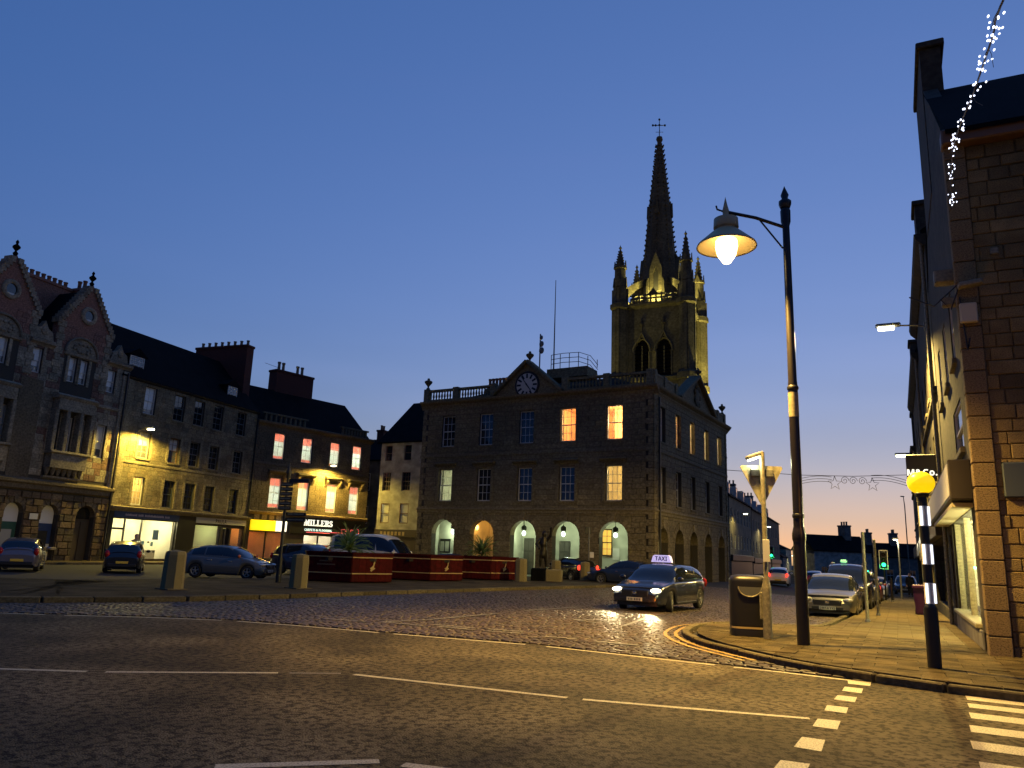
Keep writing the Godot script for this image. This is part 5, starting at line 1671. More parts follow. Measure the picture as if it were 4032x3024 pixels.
func make_tenement() -> void:
	var t := thing("tenement", "four-storey tan stone tenement with slate roof over two lit shops", "building", terrace_at(1.4), deg_to_rad(70.0))
	var W := 14.3
	var cx := [2.2, 5.1, 7.22, 9.4, 12.25]
	var holes := []
	for x in cx:
		for y in [[3.95, 1.95], [7.25, 1.85], [10.45, 1.95]]: holes.append([x - .54, y[0], x + .54, y[0] + y[1]])
	var shops := [[.35, .25, 6.3, 2.95], [8.2, .5, 11.2, 2.85], [11.5, .2, 12.3, 2.75], [12.5, .5, 13.9, 2.75]]
	for s in shops: holes.append(s)
	wall(t, 0, W, -1, 12.75, holes, .35, mats["mortar"])
	masonry(t, .5, W - .1, 3.6, 12.6, holes, .36, .62, "tan_stone", Transform3D(), {"proud": .03, "most": 300, "near": Vector2(2, 6), "vary": .2, "tints": [Color(1, 1, 1), Color(.92, .9, .88), Color(1.05, .98, .9)]})
	var pil := MB.new()
	pil.cbox(Vector3(0.0, 3.7, .0), Vector3(.5, 12.6, .1), .02)
	part(t, "pilaster", pil, shade("tan_stone", 1.2))
	for i in 5:
		var x: float = cx[i]
		window(t, Transform3D(), x, 10.45, 1.08, 1.95, {"nx": 2, "frame": "dim_frame" if i else "white_paint", "deep": .22, "glass": "dark_glass" if i else "clear_glass", "sill": "tan_stone", "blind": [[0.0, "white_blind", .8]] if i == 0 else [], "backing": i == 0})
		window(t, Transform3D(), x, 7.25, 1.08, 1.85, {"nx": 2, "frame": "cream_paint" if i == 0 else "wood_paint" if i == 1 else "dim_frame", "deep": .22, "glass": "clear_glass" if i < 2 else "dark_glass", "blind": [[0.0, "white_blind", .5]] if i < 2 else [], "backing": i < 2, "sill": "tan_stone"})
		window(t, Transform3D(), x, 3.95, 1.08, 1.95, {"nx": 2 if i else 3, "frame": "white_paint" if i == 0 else "blue_frame", "deep": .24, "glass": "clear_glass" if i == 0 else "dark_glass", "sill": "tan_stone"})
		for r in 2:
			for s in [-1, 1]:
				var j := MB.new()
				var y: float = [3.9, 7.2][r]
				j.cbox(Vector3(x + s * .65 - .1, y, .003), Vector3(x + s * .65 + .1, y + 2.05, .06), .01)
				part(t, "jamb", j, shade("tan_stone", 1.18))
	moulding(t, "string_course", 0, W, 6.75, [[.02, 0], [.07, .04], [.07, .16], [.02, .2]], shade("tan_stone", 1.1))
	# lit room on the first floor at the left
	room(t, 1.4, 3.2, 3.7, 6.4, -2.4, -.36, mats["room_cream"])
	omni(t, Vector3(2.3, 5.9, -1.4), Color(1, .85, .45), 4.0, .15)
	# shopfronts: stone cornice, fascias, stall risers, frames, lit interiors
	moulding(t, "shop_cornice", -.1, W + .1, 3.45, [[.18, 0], [.3, .1], [.42, .2], [.44, .3], [.1, .36]], shade("tan_stone", 1.15))
	var fb := MB.new()
	fb.cbox(Vector3(.35, 3.02, .05), Vector3(6.4, 3.46, .14), .015)
	var fa := part(t, "shop_sign", fb, mats["blue_fascia"])
	var lx := 1.3
	while lx < 5.4:      # faded lettering, too worn to read
		var g := MB.new()
		var w := rng.randf_range(.05, .1)
		g.box(Vector3(lx, 3.17, .141), Vector3(lx + w, 3.17 + rng.randf_range(.1, .16), .146))
		part(fa, "letter_mark", g, mats["sign_lilac"])
		lx += w + (.03 if rng.randf() < .85 else .14)
	var fc := MB.new()
	fc.cbox(Vector3(8.2, 3.0, .05), Vector3(14.1, 3.46, .14), .015)
	var fd := part(t, "shop_sign", fc, mats["grey_fascia"])
	text(fd, "lettering", "PAULA", .42, mats["dark_paint"], moved(11.0, 3.22, .142), true)
	for k in [[0.0, .35], [6.3, 8.2], [13.95, 14.3]]:
		var p := MB.new()
		p.cbox(Vector3(k[0], -.5, .003), Vector3(k[1], 3.44, .12), .02)
		part(t, "shop_pier", p, mats["dark_paint"])
	for k in [[.35, 6.3, .25], [8.2, 11.2, .5], [12.5, 13.9, .5]]:
		var p := MB.new()
		p.box(Vector3(k[0], -.5, -.2), Vector3(k[1], k[2], .06))
		part(t, "stall_riser", p, mats["wood_door"])
	for x in [.35, 1.55, 3.05, 6.27]:
		var m := MB.new()
		m.box(Vector3(x - .04, .25, -.16), Vector3(x + .04, 2.95, -.06))
		part(t, "shop_mullion", m, mats["dark_paint"])
	for k in [[.39, 1.51], [1.59, 3.01], [3.09, 6.23]]:
		var p := MB.new()
		p.box(Vector3(k[0], .25, -.115), Vector3(k[1], 2.95, -.109))
		part(t, "shop_pane", p, mats["clear_glass"])
	var tr := MB.new()
	tr.box(Vector3(.39, 2.2, -.15), Vector3(1.51, 2.34, -.07))
	part(t, "transom", tr, mats["dark_paint"])
	shop_room(t, .2, 6.4, 3.2, 3.2, "room_white", 9.0, Color(1.0, .95, .68), 2)
	# inside: rear partition with posters, desk, notices in the window
	for k in [[4.6, 1.6, .55, .7, "blue_notice"], [3.5, 1.2, .25, .3, "blue_notice"], [4.0, 1.35, .2, .12, "dark_paint"], [4.35, 1.15, .22, .3, "blue_notice"], [3.6, .7, .3, .18, "dark_paint"], [4.6, .68, .2, .15, "dark_paint"]]:
		var p := MB.new()
		p.box(Vector3(k[0] - k[2] / 2, k[1], -.2), Vector3(k[0] + k[2] / 2, k[1] + k[3], -.19))
		part(t, "window_notice", p, mats[k[4]])
	var dk := MB.new()
	dk.cbox(Vector3(3.4, .16, -1.6), Vector3(5.6, .85, -1.0), .02)
	part(t, "desk", dk, mats["cream_paint"])
	shop_room(t, 8.1, 12.0, 3.1, 2.6, "room_cream", 3.4, Color(.95, 1.0, .7), 1)
	var bl := MB.new()
	bl.box(Vector3(8.25, 1.2, -.3), Vector3(11.15, 2.85, -.28))
	part(t, "shop_blind", bl, mats["net_curtain"])
	shop_room(t, 12.4, 14.0, 3.0, 1.2, "room_peach", .6, Color(1, .75, .4), 1)
	for k in [[8.2, 11.2, .5], [12.5, 13.9, .5]]:
		var p := MB.new()
		p.box(Vector3(k[0], k[2], -.115), Vector3(k[1], 2.82, -.109))
		part(t, "shop_pane", p, mats["clear_glass"])
	var sd := MB.new()
	sd.cbox(Vector3(11.5, .1, -.3), Vector3(12.3, 2.7, -.25), .02)
	part(t, "shop_door", sd, mats["dark_paint"])
	# roof, dormers, gable chimney
	moulding(t, "gutter", -.1, W + .1, 12.62, [[.05, 0], [.16, .04], [.2, .14], [.14, .16]], mats["black_metal"])
	roof(t, -.6, W, 12.7, 17.5, .15, -9.0, mats["slate"])
	for d in [[1.3, 1.3], [11.7, 1.15]]:
		var x: float = d[0]
		var b := MB.new()
		b.box(Vector3(x - .75, 13.1, -3.0), Vector3(x + .75, 14.65, -.9))
		var dm := part(t, "dormer", b, mats["slate"])
		var rr := MB.new()
		rr.poly(PackedVector2Array([Vector2(x - .95, 14.6), Vector2(x + .95, 14.6), Vector2(x, 15.2)]), -3.4, -.75)
		part(dm, "dormer_roof", rr, mats["slate"])
		window(t, moved(0, 0, -.87), x, 13.3, d[1], 1.25, {"nx": 3, "deep": -.0, "glass": "clear_glass", "blind": [[0.0, "white_blind", 1.0]]})
	chimney(t, W - .55, W + .35, 12.5, 18.7, -7.2, -1.5, 8, mats["brick"], mats["buff_pot"], true, .5)
	var rb := MB.new()
	rb.box(Vector3(0.01, -1, -9), Vector3(W - .01, 12.7, -3.4))
	part(t, "rear_block", rb, mats["brown_stone"])
	var gw := MB.new()
	gw.box(Vector3(0.01, 3.3, -3.4), Vector3(.3, 12.7, -.36))
	gw.box(Vector3(W - .3, 3.3, -3.4), Vector3(W - .01, 12.7, -.36))
	part(t, "party_wall", gw, mats["brown_stone"])

func make_lit_house() -> void:
	var at := terrace_at(15.8)
	var t := thing("lit_building", "dark stone three-storey building with brightly lit windows and coral blinds above carpet shop", "building", at, deg_to_rad(52.0))
	var W := 13.2
	var cx := [2.45, 5.5, 8.75, 11.5]
	var holes := []
	for x in cx:
		holes.append([x - .6, 4.7, x + .6, 7.35])
		holes.append([x - .58, 9.0, x + .58, 11.3])
	for s in [[.3, .4, 3.8, 2.6], [6.0, .3, 9.4, 2.5], [9.9, .3, 12.6, 2.5]]: holes.append(s)
	wall(t, 0, W, -1.5, 12.1, holes, .4, mats["mortar"])
	masonry(t, .0, W, 4.3, 11.9, holes, .38, .7, "brown_stone", Transform3D(), {"proud": .03, "most": 240, "near": Vector2(9, 8)})
	for x in cx:
		window(t, Transform3D(), x, 4.7, 1.2, 2.65, {"nx": 2, "deep": .2, "glass": "clear_glass", "blind": [[0.0, "pink_blind", .27], [.27, "bright_blind", .86], [.86, "pink_blind", 1.0]]})
		window(t, Transform3D(), x, 9.0, 1.16, 2.3, {"nx": 2, "deep": .2, "glass": "clear_glass", "blind": [[0.0, "pink_blind", .3], [.3, "bright_blind", .87], [.87, "pink_blind", 1.0]]})
		moulding(t, "window_hood", x - 1.0, x + 1.0, 7.62, [[.05, 0], [.12, .06], [.42, .2], [.46, .3], [.1, .42]], mats["brown_stone"])
		for s in [-1, 1]:
			var b := MB.new()
			b.poly(PackedVector2Array([Vector2(0, 0), Vector2(.3, .55), Vector2(.32, .7), Vector2(0, .7)]), -.1, .1)
			part(t, "hood_bracket", b, shade("brown_stone", 1.2), Transform3D(Basis(UP, -PI / 2), Vector3(x + s * .82, 6.95, .03)))
	# rooms behind the blinds, one for each floor, with ceiling lights
	for fl in [[4.45, 8.0], [8.7, 11.9]]:
		room(t, .5, W - .4, fl[0], fl[1], -3.2, -.41, mats["room_white"])
		for x in cx:
			omni(t, Vector3(x, fl[0] + 1.6, -1.25), Color(.93, 1.0, .93), 13.0, .25)
	moulding(t, "string_course", 0, W, 8.35, [[.02, 0], [.08, .05], [.08, .2], [.02, .26]], mats["brown_stone"])
	moulding(t, "cornice", -.1, W + .15, 11.75, [[.05, 0], [.12, .12], [.32, .25], [.36, .42], [.08, .5]], mats["brown_stone"])
	# low parapet with carved blocks
	for k in [[.5, 5.2], [9.3, 12.6]]:
		for q in 9:
			var b := MB.new()
			var x := lerpf(k[0], k[1], (q + .5) / 9)
			b.cbox(Vector3(x - .1, 12.25, -.15), Vector3(x + .1, 12.85, .05), .02)
			part(t, "parapet_block", b, shade("brown_stone", 1.0))
		var r := MB.new()
		r.box(Vector3(k[0] - .1, 12.85, -.2), Vector3(k[1] + .1, 13.0, .1))
		part(t, "parapet_rail", r, mats["brown_stone"])
	# shop floor
	moulding(t, "shop_cornice", -.1, W + .1, 4.1, [[.12, 0], [.22, .08], [.34, .2], [.1, .3]], shade("brown_stone", 1.2))
	for k in 4:      # worn panel signs above the kebab sign
		var b := MB.new()
		b.box(Vector3(.6 + k * .75, 3.65, .02), Vector3(1.1 + k * .75, 4.08, .05))
		part(t, "old_letter_panel", b, shade("brown_stone", 1.6))
	var ys := MB.new()
	ys.cbox(Vector3(.25, 2.72, .05), Vector3(2.75, 3.6, .22), .02)
	part(t, "shop_sign", ys, mats["glow_yellow_sign"]).set_meta("label", "glowing yellow shop sign")
	var ws := MB.new()
	ws.cbox(Vector3(2.76, 2.72, .05), Vector3(3.9, 3.6, .22), .02)
	part(t, "shop_sign", ws, mats["glow_white_sign"]).set_meta("label", "glowing white end of the shop sign")
	for i in 1:
		omni(t, Vector3(2.2, 3.1, .7), Color(1, .75, .2), 1.4, .3)
	var df := MB.new()
	df.cbox(Vector3(4.3, 2.6, .03), Vector3(12.9, 4.05, .1), .02)
	var dfp := part(t, "dark_fascia", df, mats["dark_paint"])
	text(dfp, "lit_lettering", "MILLERS", .72, mats["glow_white_sign"], moved(7.4, 3.62, .14), true, true, .04)
	text(dfp, "lit_lettering", "CARPETS & FLOORING", .3, mats["glow_pale"], moved(7.45, 3.0, .14), true, false, .03)
	for k in [[6.1, 8.8, 2.78], [8.9, 12.4, 2.86]]:
		var b := MB.new()
		b.tube([Vector3(k[0], k[2], .16), Vector3(k[1], k[2], .16)], .025)
		part(dfp, "neon_tube", b, mats["glow_neon_red"])
	var ng := MB.new()
	var lp := []
	for k in 13: lp.append(Vector3(12.1 + cos(TAU * k / 12) * .22, 3.05 + sin(TAU * k / 12) * .26, .16))
	ng.tube(lp, .025)
	for x in [10.2, 10.7, 11.3]: ng.tube([Vector3(x, 2.95, .16), Vector3(x, 3.2, .16), Vector3(x + .35, 3.2, .16)], .02)
	part(dfp, "neon_tube", ng, mats["glow_neon_red"])
	for k in [[.3, 3.8, 2.6, 1.0, Color(1, .6, .3), "room_peach"], [6.0, 9.4, 2.5, 4.5, Color(1, .95, .8), "room_white"], [9.9, 12.6, 2.5, .4, Color(1, .7, .5), "room_peach"]]:
		shop_room(t, k[0] - .1, k[1] + .1, k[2] + .3, 2.6, k[5], k[3], k[4], 1)
		var p := MB.new()
		p.box(Vector3(k[0], .3, -.2), Vector3(k[1], k[2], -.194))
		part(t, "shop_pane", p, mats["clear_glass"])
		for x in [k[0], (k[0] + k[1]) / 2, k[1]]:
			var m := MB.new()
			m.box(Vector3(x - .05, .3, -.24), Vector3(x + .05, k[2], -.14))
			part(t, "shop_mullion", m, mats["dark_paint"])
	for k in [[6.2, 1.55, "red_sign"], [6.2, 1.15, "white_fascia"], [7.9, 1.5, "red_sign"]]:
		var b := MB.new()
		b.box(Vector3(k[0], k[1], -.3), Vector3(k[0] + 1.3, k[1] + .18, -.28))
		part(t, "window_notice", b, mats[k[2]])
	roof(t, 0, W, 12.0, 16.1, -.1, -9.0, mats["slate"])
	chimney(t, 4.4, 8.8, 12.0, 18.0, -5.6, -4.4, 0, mats["brick"], mats["buff_pot"], false)
	for x in [5.0, 5.5, 7.2, 7.75]:
		var p := MB.new()
		p.lathe([Vector2(.15, 0), Vector2(.13, .7), Vector2(.17, .75), Vector2(.17, .9), Vector2(.1, .9)], 10)
		part(t, "chimney_pot", p, mats["buff_pot"], moved(x, 18.2, -5))
	var ae := MB.new()
	ae.tube([Vector3(4.6, 18.0, -4.6), Vector3(4.6, 18.7, -4.6)], .025)
	ae.tube([Vector3(3.1, 18.55, -4.6), Vector3(4.7, 18.4, -4.6)], .018)
	part(t, "aerial", ae, mats["black_metal"])
	var rb := MB.new()
	rb.box(Vector3(0.01, -1.5, -9), Vector3(W - .01, 12.0, -3.3))
	rb.box(Vector3(W - .3, -1.5, -3.3), Vector3(W - .01, 12.0, -.41))
	rb.box(Vector3(0.01, -1.5, -3.3), Vector3(.3, 12.0, -.41))
	part(t, "rear_block", rb, mats["brown_stone"])
	var dp := MB.new()
	dp.tube([Vector3(-.1, .2, .12), Vector3(-.1, 12.2, .12)], .07)
	part(t, "drainpipe", dp, mats["black_metal"])

func make_cream_house() -> void:
	var o := Vector3(9.41, 0, -50) + Vector3(.509, 0, -.861) * 8.0
	var t := thing("cream_building", "cream rendered building with dark slate roof in the gap left of the town hall", "building", o, deg_to_rad(-30.6))
	var holes := []
	var spots := []
	for c in [[-28.7, 9.55, .78, 1.45], [-26.5, 9.55, .85, 1.45], [-28.75, 6.8, .95, 1.7], [-26.5, 6.8, .98, 1.7], [-28.7, 3.85, 1.0, 1.8], [-26.5, 3.85, 1.0, 1.8]]:
		holes.append([c[0] - c[2] / 2, c[1], c[0] + c[2] / 2, c[1] + c[3]])
		spots.append(c)
	wall(t, -29.6, -17, -1.5, 11.25, holes, .35, mats["cream_render"])
	for i in spots.size():
		var c = spots[i]
		window(t, Transform3D(), c[0], c[1], c[2], c[3], {"nx": 1 if i > 3 or i < 2 else 3, "ny": 2 if i > 3 or i < 2 else 4, "frame": "wood_paint", "deep": .07 if i > 3 else .2, "glass": "clear_glass" if i > 3 else "dark_glass", "blind": [[0.0, "pale_blind", 1.0]] if i > 3 else []})
	var sb := MB.new()
	sb.cbox(Vector3(-29.6, 2.6, .01), Vector3(-23, 3.3, .2), .03)
	var s := part(t, "shop_sign", sb, mats["wood_door"])
	for k in 7:
		var b := MB.new()
		b.box(Vector3(-28.9 + k * .42, 2.78, .2), Vector3(-28.65 + k * .42, 3.1, .22))
		part(s, "sign_letter", b, mats["gold_paint"])
	var low := MB.new()
	low.box(Vector3(-29.6, -1.5, .005), Vector3(-23, 2.58, .1))
	part(t, "shopfront", low, mats["wood_door"])
	roof(t, -30.0, -17, 11.2, 16.0, .2, -10, mats["slate"])
	chimney(t, -31.0, -30.2, 9, 13.5, -5, -4, 1, mats["brick"], mats["buff_pot"])
	chimney(t, -27.2, -26.5, 12, 15.6, -6, -5, 0, mats["brick"], mats["buff_pot"])
	var rb := MB.new()
	rb.box(Vector3(-29.6, -1.5, -10), Vector3(-17, 11.2, -.36))
	part(t, "rear_block", rb, mats["grey_render"])
	# dark house closing the lane
	var u := thing("lane_house", "unlit dark building in the narrow lane beside the cream building", "building", Vector3(-12.6, 0, -80), deg_to_rad(-20))
	var b := MB.new()
	b.box(Vector3(-4, -1.5, -8), Vector3(4, 10.5, 0))
	part(u, "wall", b, mats["grey_render"])
	roof(u, -4.2, 4.2, 10.5, 13.4, 0.2, -8.2, mats["slate"])
	for x in [-2.4, 0.0, 2.2]:
		for y in [4.0, 7.4]: window(u, moved(0, 0, .02), x, y, 1.0, 1.8, {"deep": -.005})
	chimney(u, -3.6, -2.8, 10, 14.2, -4.6, -3.6, 2, mats["brick"], mats["clay_pot"])

# ---------------------------------------------------------------- right-hand side of the street (local x = -distance along it)
const RO := Vector3(8.9, 0, -14.6)
const RT := -2.0333      # -116.5 degrees
func street_at(d: float) -> Vector3:
	return RO + Vector3(0.446, 0, -0.895) * d

func make_corner_shop() -> void:
	var t := thing("corner_shop", "near stone block building with lit shop window and slate roof at the right edge", "building", RO, RT)
	var gable := Transform3D(Basis(UP, PI / 2), Vector3.ZERO)     # its side wall faces the camera, local x runs to the right
	var wd := 9.0
	# side wall of rough blocks
	wall(t, 0, wd, -1, 10.35, [], .4, mats["warm_mortar"], gable, "side_wall")
	masonry(t, .32, wd, 0.0, 10.15, [[.42, 2.95, 2.2, 3.6]], .265, .46, "block_stone", gable, {"proud": .05, "most": 300, "near": Vector2(.8, 5), "gap": .014, "vary": .24, "rough": .14, "tints": [Color(1, 1, 1), Color(.92, .9, .85), Color(1.08, 1.04, .95), Color(.85, .85, .85)]})
	var y := 0.0
	while y < 10.2:      # smooth corner stones
		var b := MB.new()
		b.cbox(Vector3(-.06, y + .006, -.3), Vector3(.32, y + .44, .075), .015)
		part(t, "corner_stone", b, shade("warm_quoin", snappedf(rng.randf_range(.85, 1.1), .08)), gable)
		y += .45
	var vent := MB.new()
	vent.cbox(Vector3(.42, 2.95, .005), Vector3(2.2, 3.6, .1), .02)
	part(t, "dark_panel", vent, mats["blue_frame"], gable)
	var fas := MB.new()
	fas.cbox(Vector3(-.1, 10.16, -.1), Vector3(wd, 10.5, .3), .03)
	part(t, "eaves_board", fas, mats["wood_paint"], gable)
	# roof slope that faces us, ridge 5 m back
	var rf := MB.new()
	rf.quad(Vector3(-.02, 10.45, .36), Vector3(wd, 10.45, .36), Vector3(wd, 14.5, -5.0), Vector3(-.02, 14.5, -5.0))
	rf.quad(Vector3(wd, 10.45, -10.4), Vector3(-.02, 10.45, -10.4), Vector3(-.02, 14.5, -5.0), Vector3(wd, 14.5, -5.0))
	rf.quad(Vector3(-.02, 10.35, .36), Vector3(wd, 10.35, .36), Vector3(wd, 10.45, .36), Vector3(-.02, 10.45, .36))
	part(t, "roof", rf, mats["slate"], gable)
	# street front: local x from 0 (near corner) to -10
	var holes := [[-8.4, .55, -1.75, 2.85], [-9.7, 0, -8.8, 2.6]]
	var up := [[-2.6, 6.2, .9, 1.6], [-5.2, 6.2, .9, 1.6], [-7.8, 6.2, .9, 1.6], [-3.2, 4.2, 2.4, 1.1]]
	for w in up: holes.append([w[0] - w[2] / 2, w[1], w[0] + w[2] / 2, w[1] + w[3]])
	wall(t, -10, -.06, -1, 10.4, holes, .35, mats["street_render"])
	for w in up: window(t, Transform3D(), w[0], w[1], w[2], w[3], {"nx": 1, "ny": 2, "deep": .1, "sill": "tan_stone", "glass": "dark_glass"})
	var g := MB.new()
	g.poly(PackedVector2Array([Vector2(-10, 10.4), Vector2(-.06, 10.4), Vector2(-5, 14.6)]), -.35, 0.0)
	part(t, "gable", g, mats["street_render"])
	var ch := MB.new()
	ch.box(Vector3(-8.2, 11.5, -.5), Vector3(-4.9, 15.8, .02))
	part(t, "chimney", ch, mats["street_render"])
	var chc := MB.new()
	chc.cbox(Vector3(-8.3, 15.8, -.6), Vector3(-4.8, 16.0, .1), .03)
	part(t, "chimney_cope", chc, mats["street_render"])
	# shop: projecting fascia box, soffit, window, lit interior with posters
	var fb := MB.new()
	fb.cbox(Vector3(-12.5, 2.98, .01), Vector3(-.8, 3.78, .42), .02)
	part(t, "fascia", fb, mats["fascia_brown"])
	var fp := MB.new()
	fp.box(Vector3(-12.4, 3.06, .42), Vector3(-.9, 3.7, .43))
	part(t, "fascia_panel", fp, mats["white_fascia"])
	var so := MB.new()
	so.box(Vector3(-9.9, 2.86, -.3), Vector3(-1.2, 2.94, .38))
	part(t, "soffit", so, mats["cream_paint"])
	for k in [[-1.75, .12], [-5.0, .05], [-8.35, .06], [-9.8, .08]]:
		var b := MB.new()
		b.box(Vector3(k[0] - k[1], 0.1, -.2), Vector3(k[0] + k[1], 2.86, -.06))
		part(t, "shop_mullion", b, mats["galvanised"])
	for k in [[-4.95, -1.87], [-8.29, -5.05]]:
		var b := MB.new()
		b.box(Vector3(k[0], .58, -.13), Vector3(k[1], 2.84, -.124))
		part(t, "shop_pane", b, mats["shop_glass"])
	var sl := MB.new()
	sl.cbox(Vector3(-8.5, .46, -.2), Vector3(-1.6, .56, .12), .02)
	part(t, "sill", sl, mats["galvanised"])
	var pl := MB.new()
	pl.cbox(Vector3(-8.5, -.6, .005), Vector3(-1.0, .46, .06), .02)
	part(t, "plinth", pl, mats["grey_render"])
	room(t, -8.6, -1.5, .2, 2.86, -3.2, -.36, mats["room_white"])
	for x in [-2.6, -4.6, -6.6]:
		var b := MB.new()
		b.box(Vector3(-.5, -.04, -.07), Vector3(.5, 0, .07))
		part(t, "ceiling_light", b, mats["glow_white_sign"], moved(x, 2.82, -.85))
		omni(t, Vector3(x, 2.66, -.85), Color(1, .97, .7), 9.0, .2)
	for k in [[-3.4, .95, 2.75], [-6.4, .8, 2.75]]:      # banners hung square to the street, facing up towards us
		var b := MB.new()
		b.box(Vector3(k[0] - .01, k[1], -.98), Vector3(k[0] + .01, k[2], -.4))
		var ps := part(t, "poster", b, mats["poster_yellow"])
		var face := func(y: float, z: float) -> Transform3D: return Transform3D(Basis(UP, PI / 2), Vector3(k[0] + .016, y, z))
		if k[0] > -4:
			for q in [["S", 2.5], ["7", 1.98], ["0", 1.62]]: text(ps, "lettering", q[0], .46, mats["dark_paint"], face.call(q[1], -.62))
			var c := MB.new()
			c.t = Transform3D(Basis(UP, PI / 2), Vector3(k[0] + .014, 1.32, -.72)) * Transform3D(Basis(Vector3(1, 0, 0), PI / 2), Vector3.ZERO)
			c.lathe([Vector2(.25, 0), Vector2(.25, .01), Vector2(0, .01)], 20)
			part(ps, "red_spot", c, mats["poster_red"])
	var tb := MB.new()
	tb.cbox(Vector3(-8.2, .2, -.95), Vector3(-2.0, .72, -.38), .02)
	part(t, "display_plinth", tb, mats["white_paint"])
	var dr := MB.new()
	dr.cbox(Vector3(-9.7, .05, -.3), Vector3(-8.8, 2.6, -.24), .02)
	part(t, "door", dr, mats["dark_paint"])
	# alarm box, floodlight and cables on the corner
	var al := MB.new()
	al.cbox(Vector3(-.04, 6.35, .08), Vector3(.26, 6.75, .2), .02)
	part(t, "alarm_box", al, mats["cream_paint"], gable)
	var fl := MB.new()
	fl.t = Transform3D(Basis(Vector3(0, 0, 1), .12), Vector3(.18, 7.1, .25))
	fl.cbox(Vector3(-.22, -.05, -.1), Vector3(.2, .05, .14), .02)
	part(t, "camera_housing", fl, mats["galvanised"], gable)
	for k in [[-.02, 7.1, -.1, 6.3, -.35, 6.9], [-.02, 6.9, .05, 6.0, .1, 6.05], [-.05, 7.15, -.5, 7.25, -.9, 7.0]]:
		var c := MB.new()
		c.tube([Vector3(k[0], k[1], .1), Vector3((k[0] + k[4]) / 2, minf(k[1], k[5]) - .25, .14), Vector3(k[4], k[5], .1)], .015)
		part(t, "cable", c, mats["black_metal"], gable)
	var la := MB.new()
	la.cbox(Vector3(-.65, 7.4, .02), Vector3(-.35, 7.7, .4), .03)
	part(t, "wall_box", la, mats["galvanised"])
	var lb := MB.new()
	lb.cbox(Vector3(-.6, 6.9, .02), Vector3(-.4, 7.1, .3), .03)
	part(t, "wall_box", lb, mats["galvanised"])
	var hook := MB.new()
	hook.cbox(Vector3(.58, 7.72, .06), Vector3(.72, 7.86, .12), .02)
	part(t, "wall_hook", hook, mats["galvanised"], gable)

func make_right_row() -> void:
	# houses further down on the same side
	var rows := [[10.05, 12.0, 12.4, 15.8, 5.5, "street_render", "chain-store building with dark projecting sign, second from the corner on the right"], [22.1, 14.0, 11.4, 15.0, 12.0, "street_render", "third stone building down the right side of the street"], [36.2, 18.0, 9.0, 12.0, 6.0, "street_render", "farthest building seen on the right side of the street"]]
	for r in rows:
		var t := thing("street_building", r[6], "building", street_at(r[0]), RT, "buildings down the right side of the street")
		var y0 := hg(street_at(r[0]).x, street_at(r[0]).z)
		var holes := []
		var ws := []
		var n := int(r[1] / 2.6)
		for k in n:
			for y in [4.6, 7.6]:
				var x: float = -(k + .5) * r[1] / n
				ws.append([x, y])
				holes.append([x - .5, y, x + .5, y + 1.7])
		holes.append([-r[1] + .6, .3, -.6, 2.6])
		wall(t, -r[1], 0, -2, r[2], holes, .35, mats[r[5]])
		for w in ws: window(t, Transform3D(), w[0], w[1], 1.0, 1.7, {"nx": 1, "ny": 2, "deep": .14, "sill": "tan_stone"})
		var side := MB.new()
		side.box(Vector3(-r[1], -2, -8), Vector3(-.01, r[2] - .01, -.36))
		part(t, "rear_block", side, mats[r[5]])
		roof(t, -r[1], 0, r[2], r[2] + 3.0, .1, -8, mats["slate"])
		var c := MB.new()
		c.box(Vector3(-r[4] - 1.4, r[2] - 1, -.9), Vector3(-r[4], r[3], -.05))
		part(t, "chimney", c, mats[r[5]])
		var cc := MB.new()
		cc.cbox(Vector3(-r[4] - 1.5, r[3], -1.0), Vector3(-r[4] + .1, r[3] + .2, .05), .03)
		part(t, "chimney_cope", cc, mats[r[5]])
		moulding(t, "string_course", -r[1], 0, 7.0, [[.02, 0], [.1, .05], [.1, .2], [.02, .25]], shade(r[5], 1.25))
		moulding(t, "cornice", -r[1], 0, r[2] - .4, [[.05, 0], [.25, .2], [.3, .4]], shade(r[5], 1.1))
		var f := MB.new()
		f.cbox(Vector3(-r[1] + .3, 2.8 + y0, .01), Vector3(-2.6 if r[0] < 12 else -.3, 3.6 + y0, .25), .02)
		part(t, "fascia", f, mats["fascia_brown"])
		var dp := MB.new()
		dp.tube([Vector3(-.2, -1, .1), Vector3(-.2, r[2], .1)], .06)
		part(t, "drainpipe", dp, mats["galvanised"])
		var p := MB.new()
		p.box(Vector3(-r[1] + .6, .3, -.2), Vector3(-.6, 2.6, -.194))
		part(t, "shop_pane", p, mats["dark_glass"])
		if r[0] < 12:
			# sign that stands out from the wall and faces up and down the street
			var s := MB.new()
			s.cbox(Vector3(-2.7, 4.5, .06), Vector3(-2.45, 5.4, .98), .02)
			var sg := part(t, "projecting_sign", s, mats["sign_dark"])
			text(sg, "lit_lettering", "M&Co.", .30, mats["glow_white_sign"], Transform3D(Basis(UP, PI / 2), Vector3(-2.44, 4.78, .52)), true, false, .02)
			for q in [[3.6, 7.0], [7.6, 11.2]]:
				room(t, -q[1], -q[0], .3, 2.6, -2.5, -.36, mats["room_cream"])
				omni(t, Vector3(-(q[0] + q[1]) / 2, 2.3, -1.2), Color(1, .9, .6), 1.0, .2)

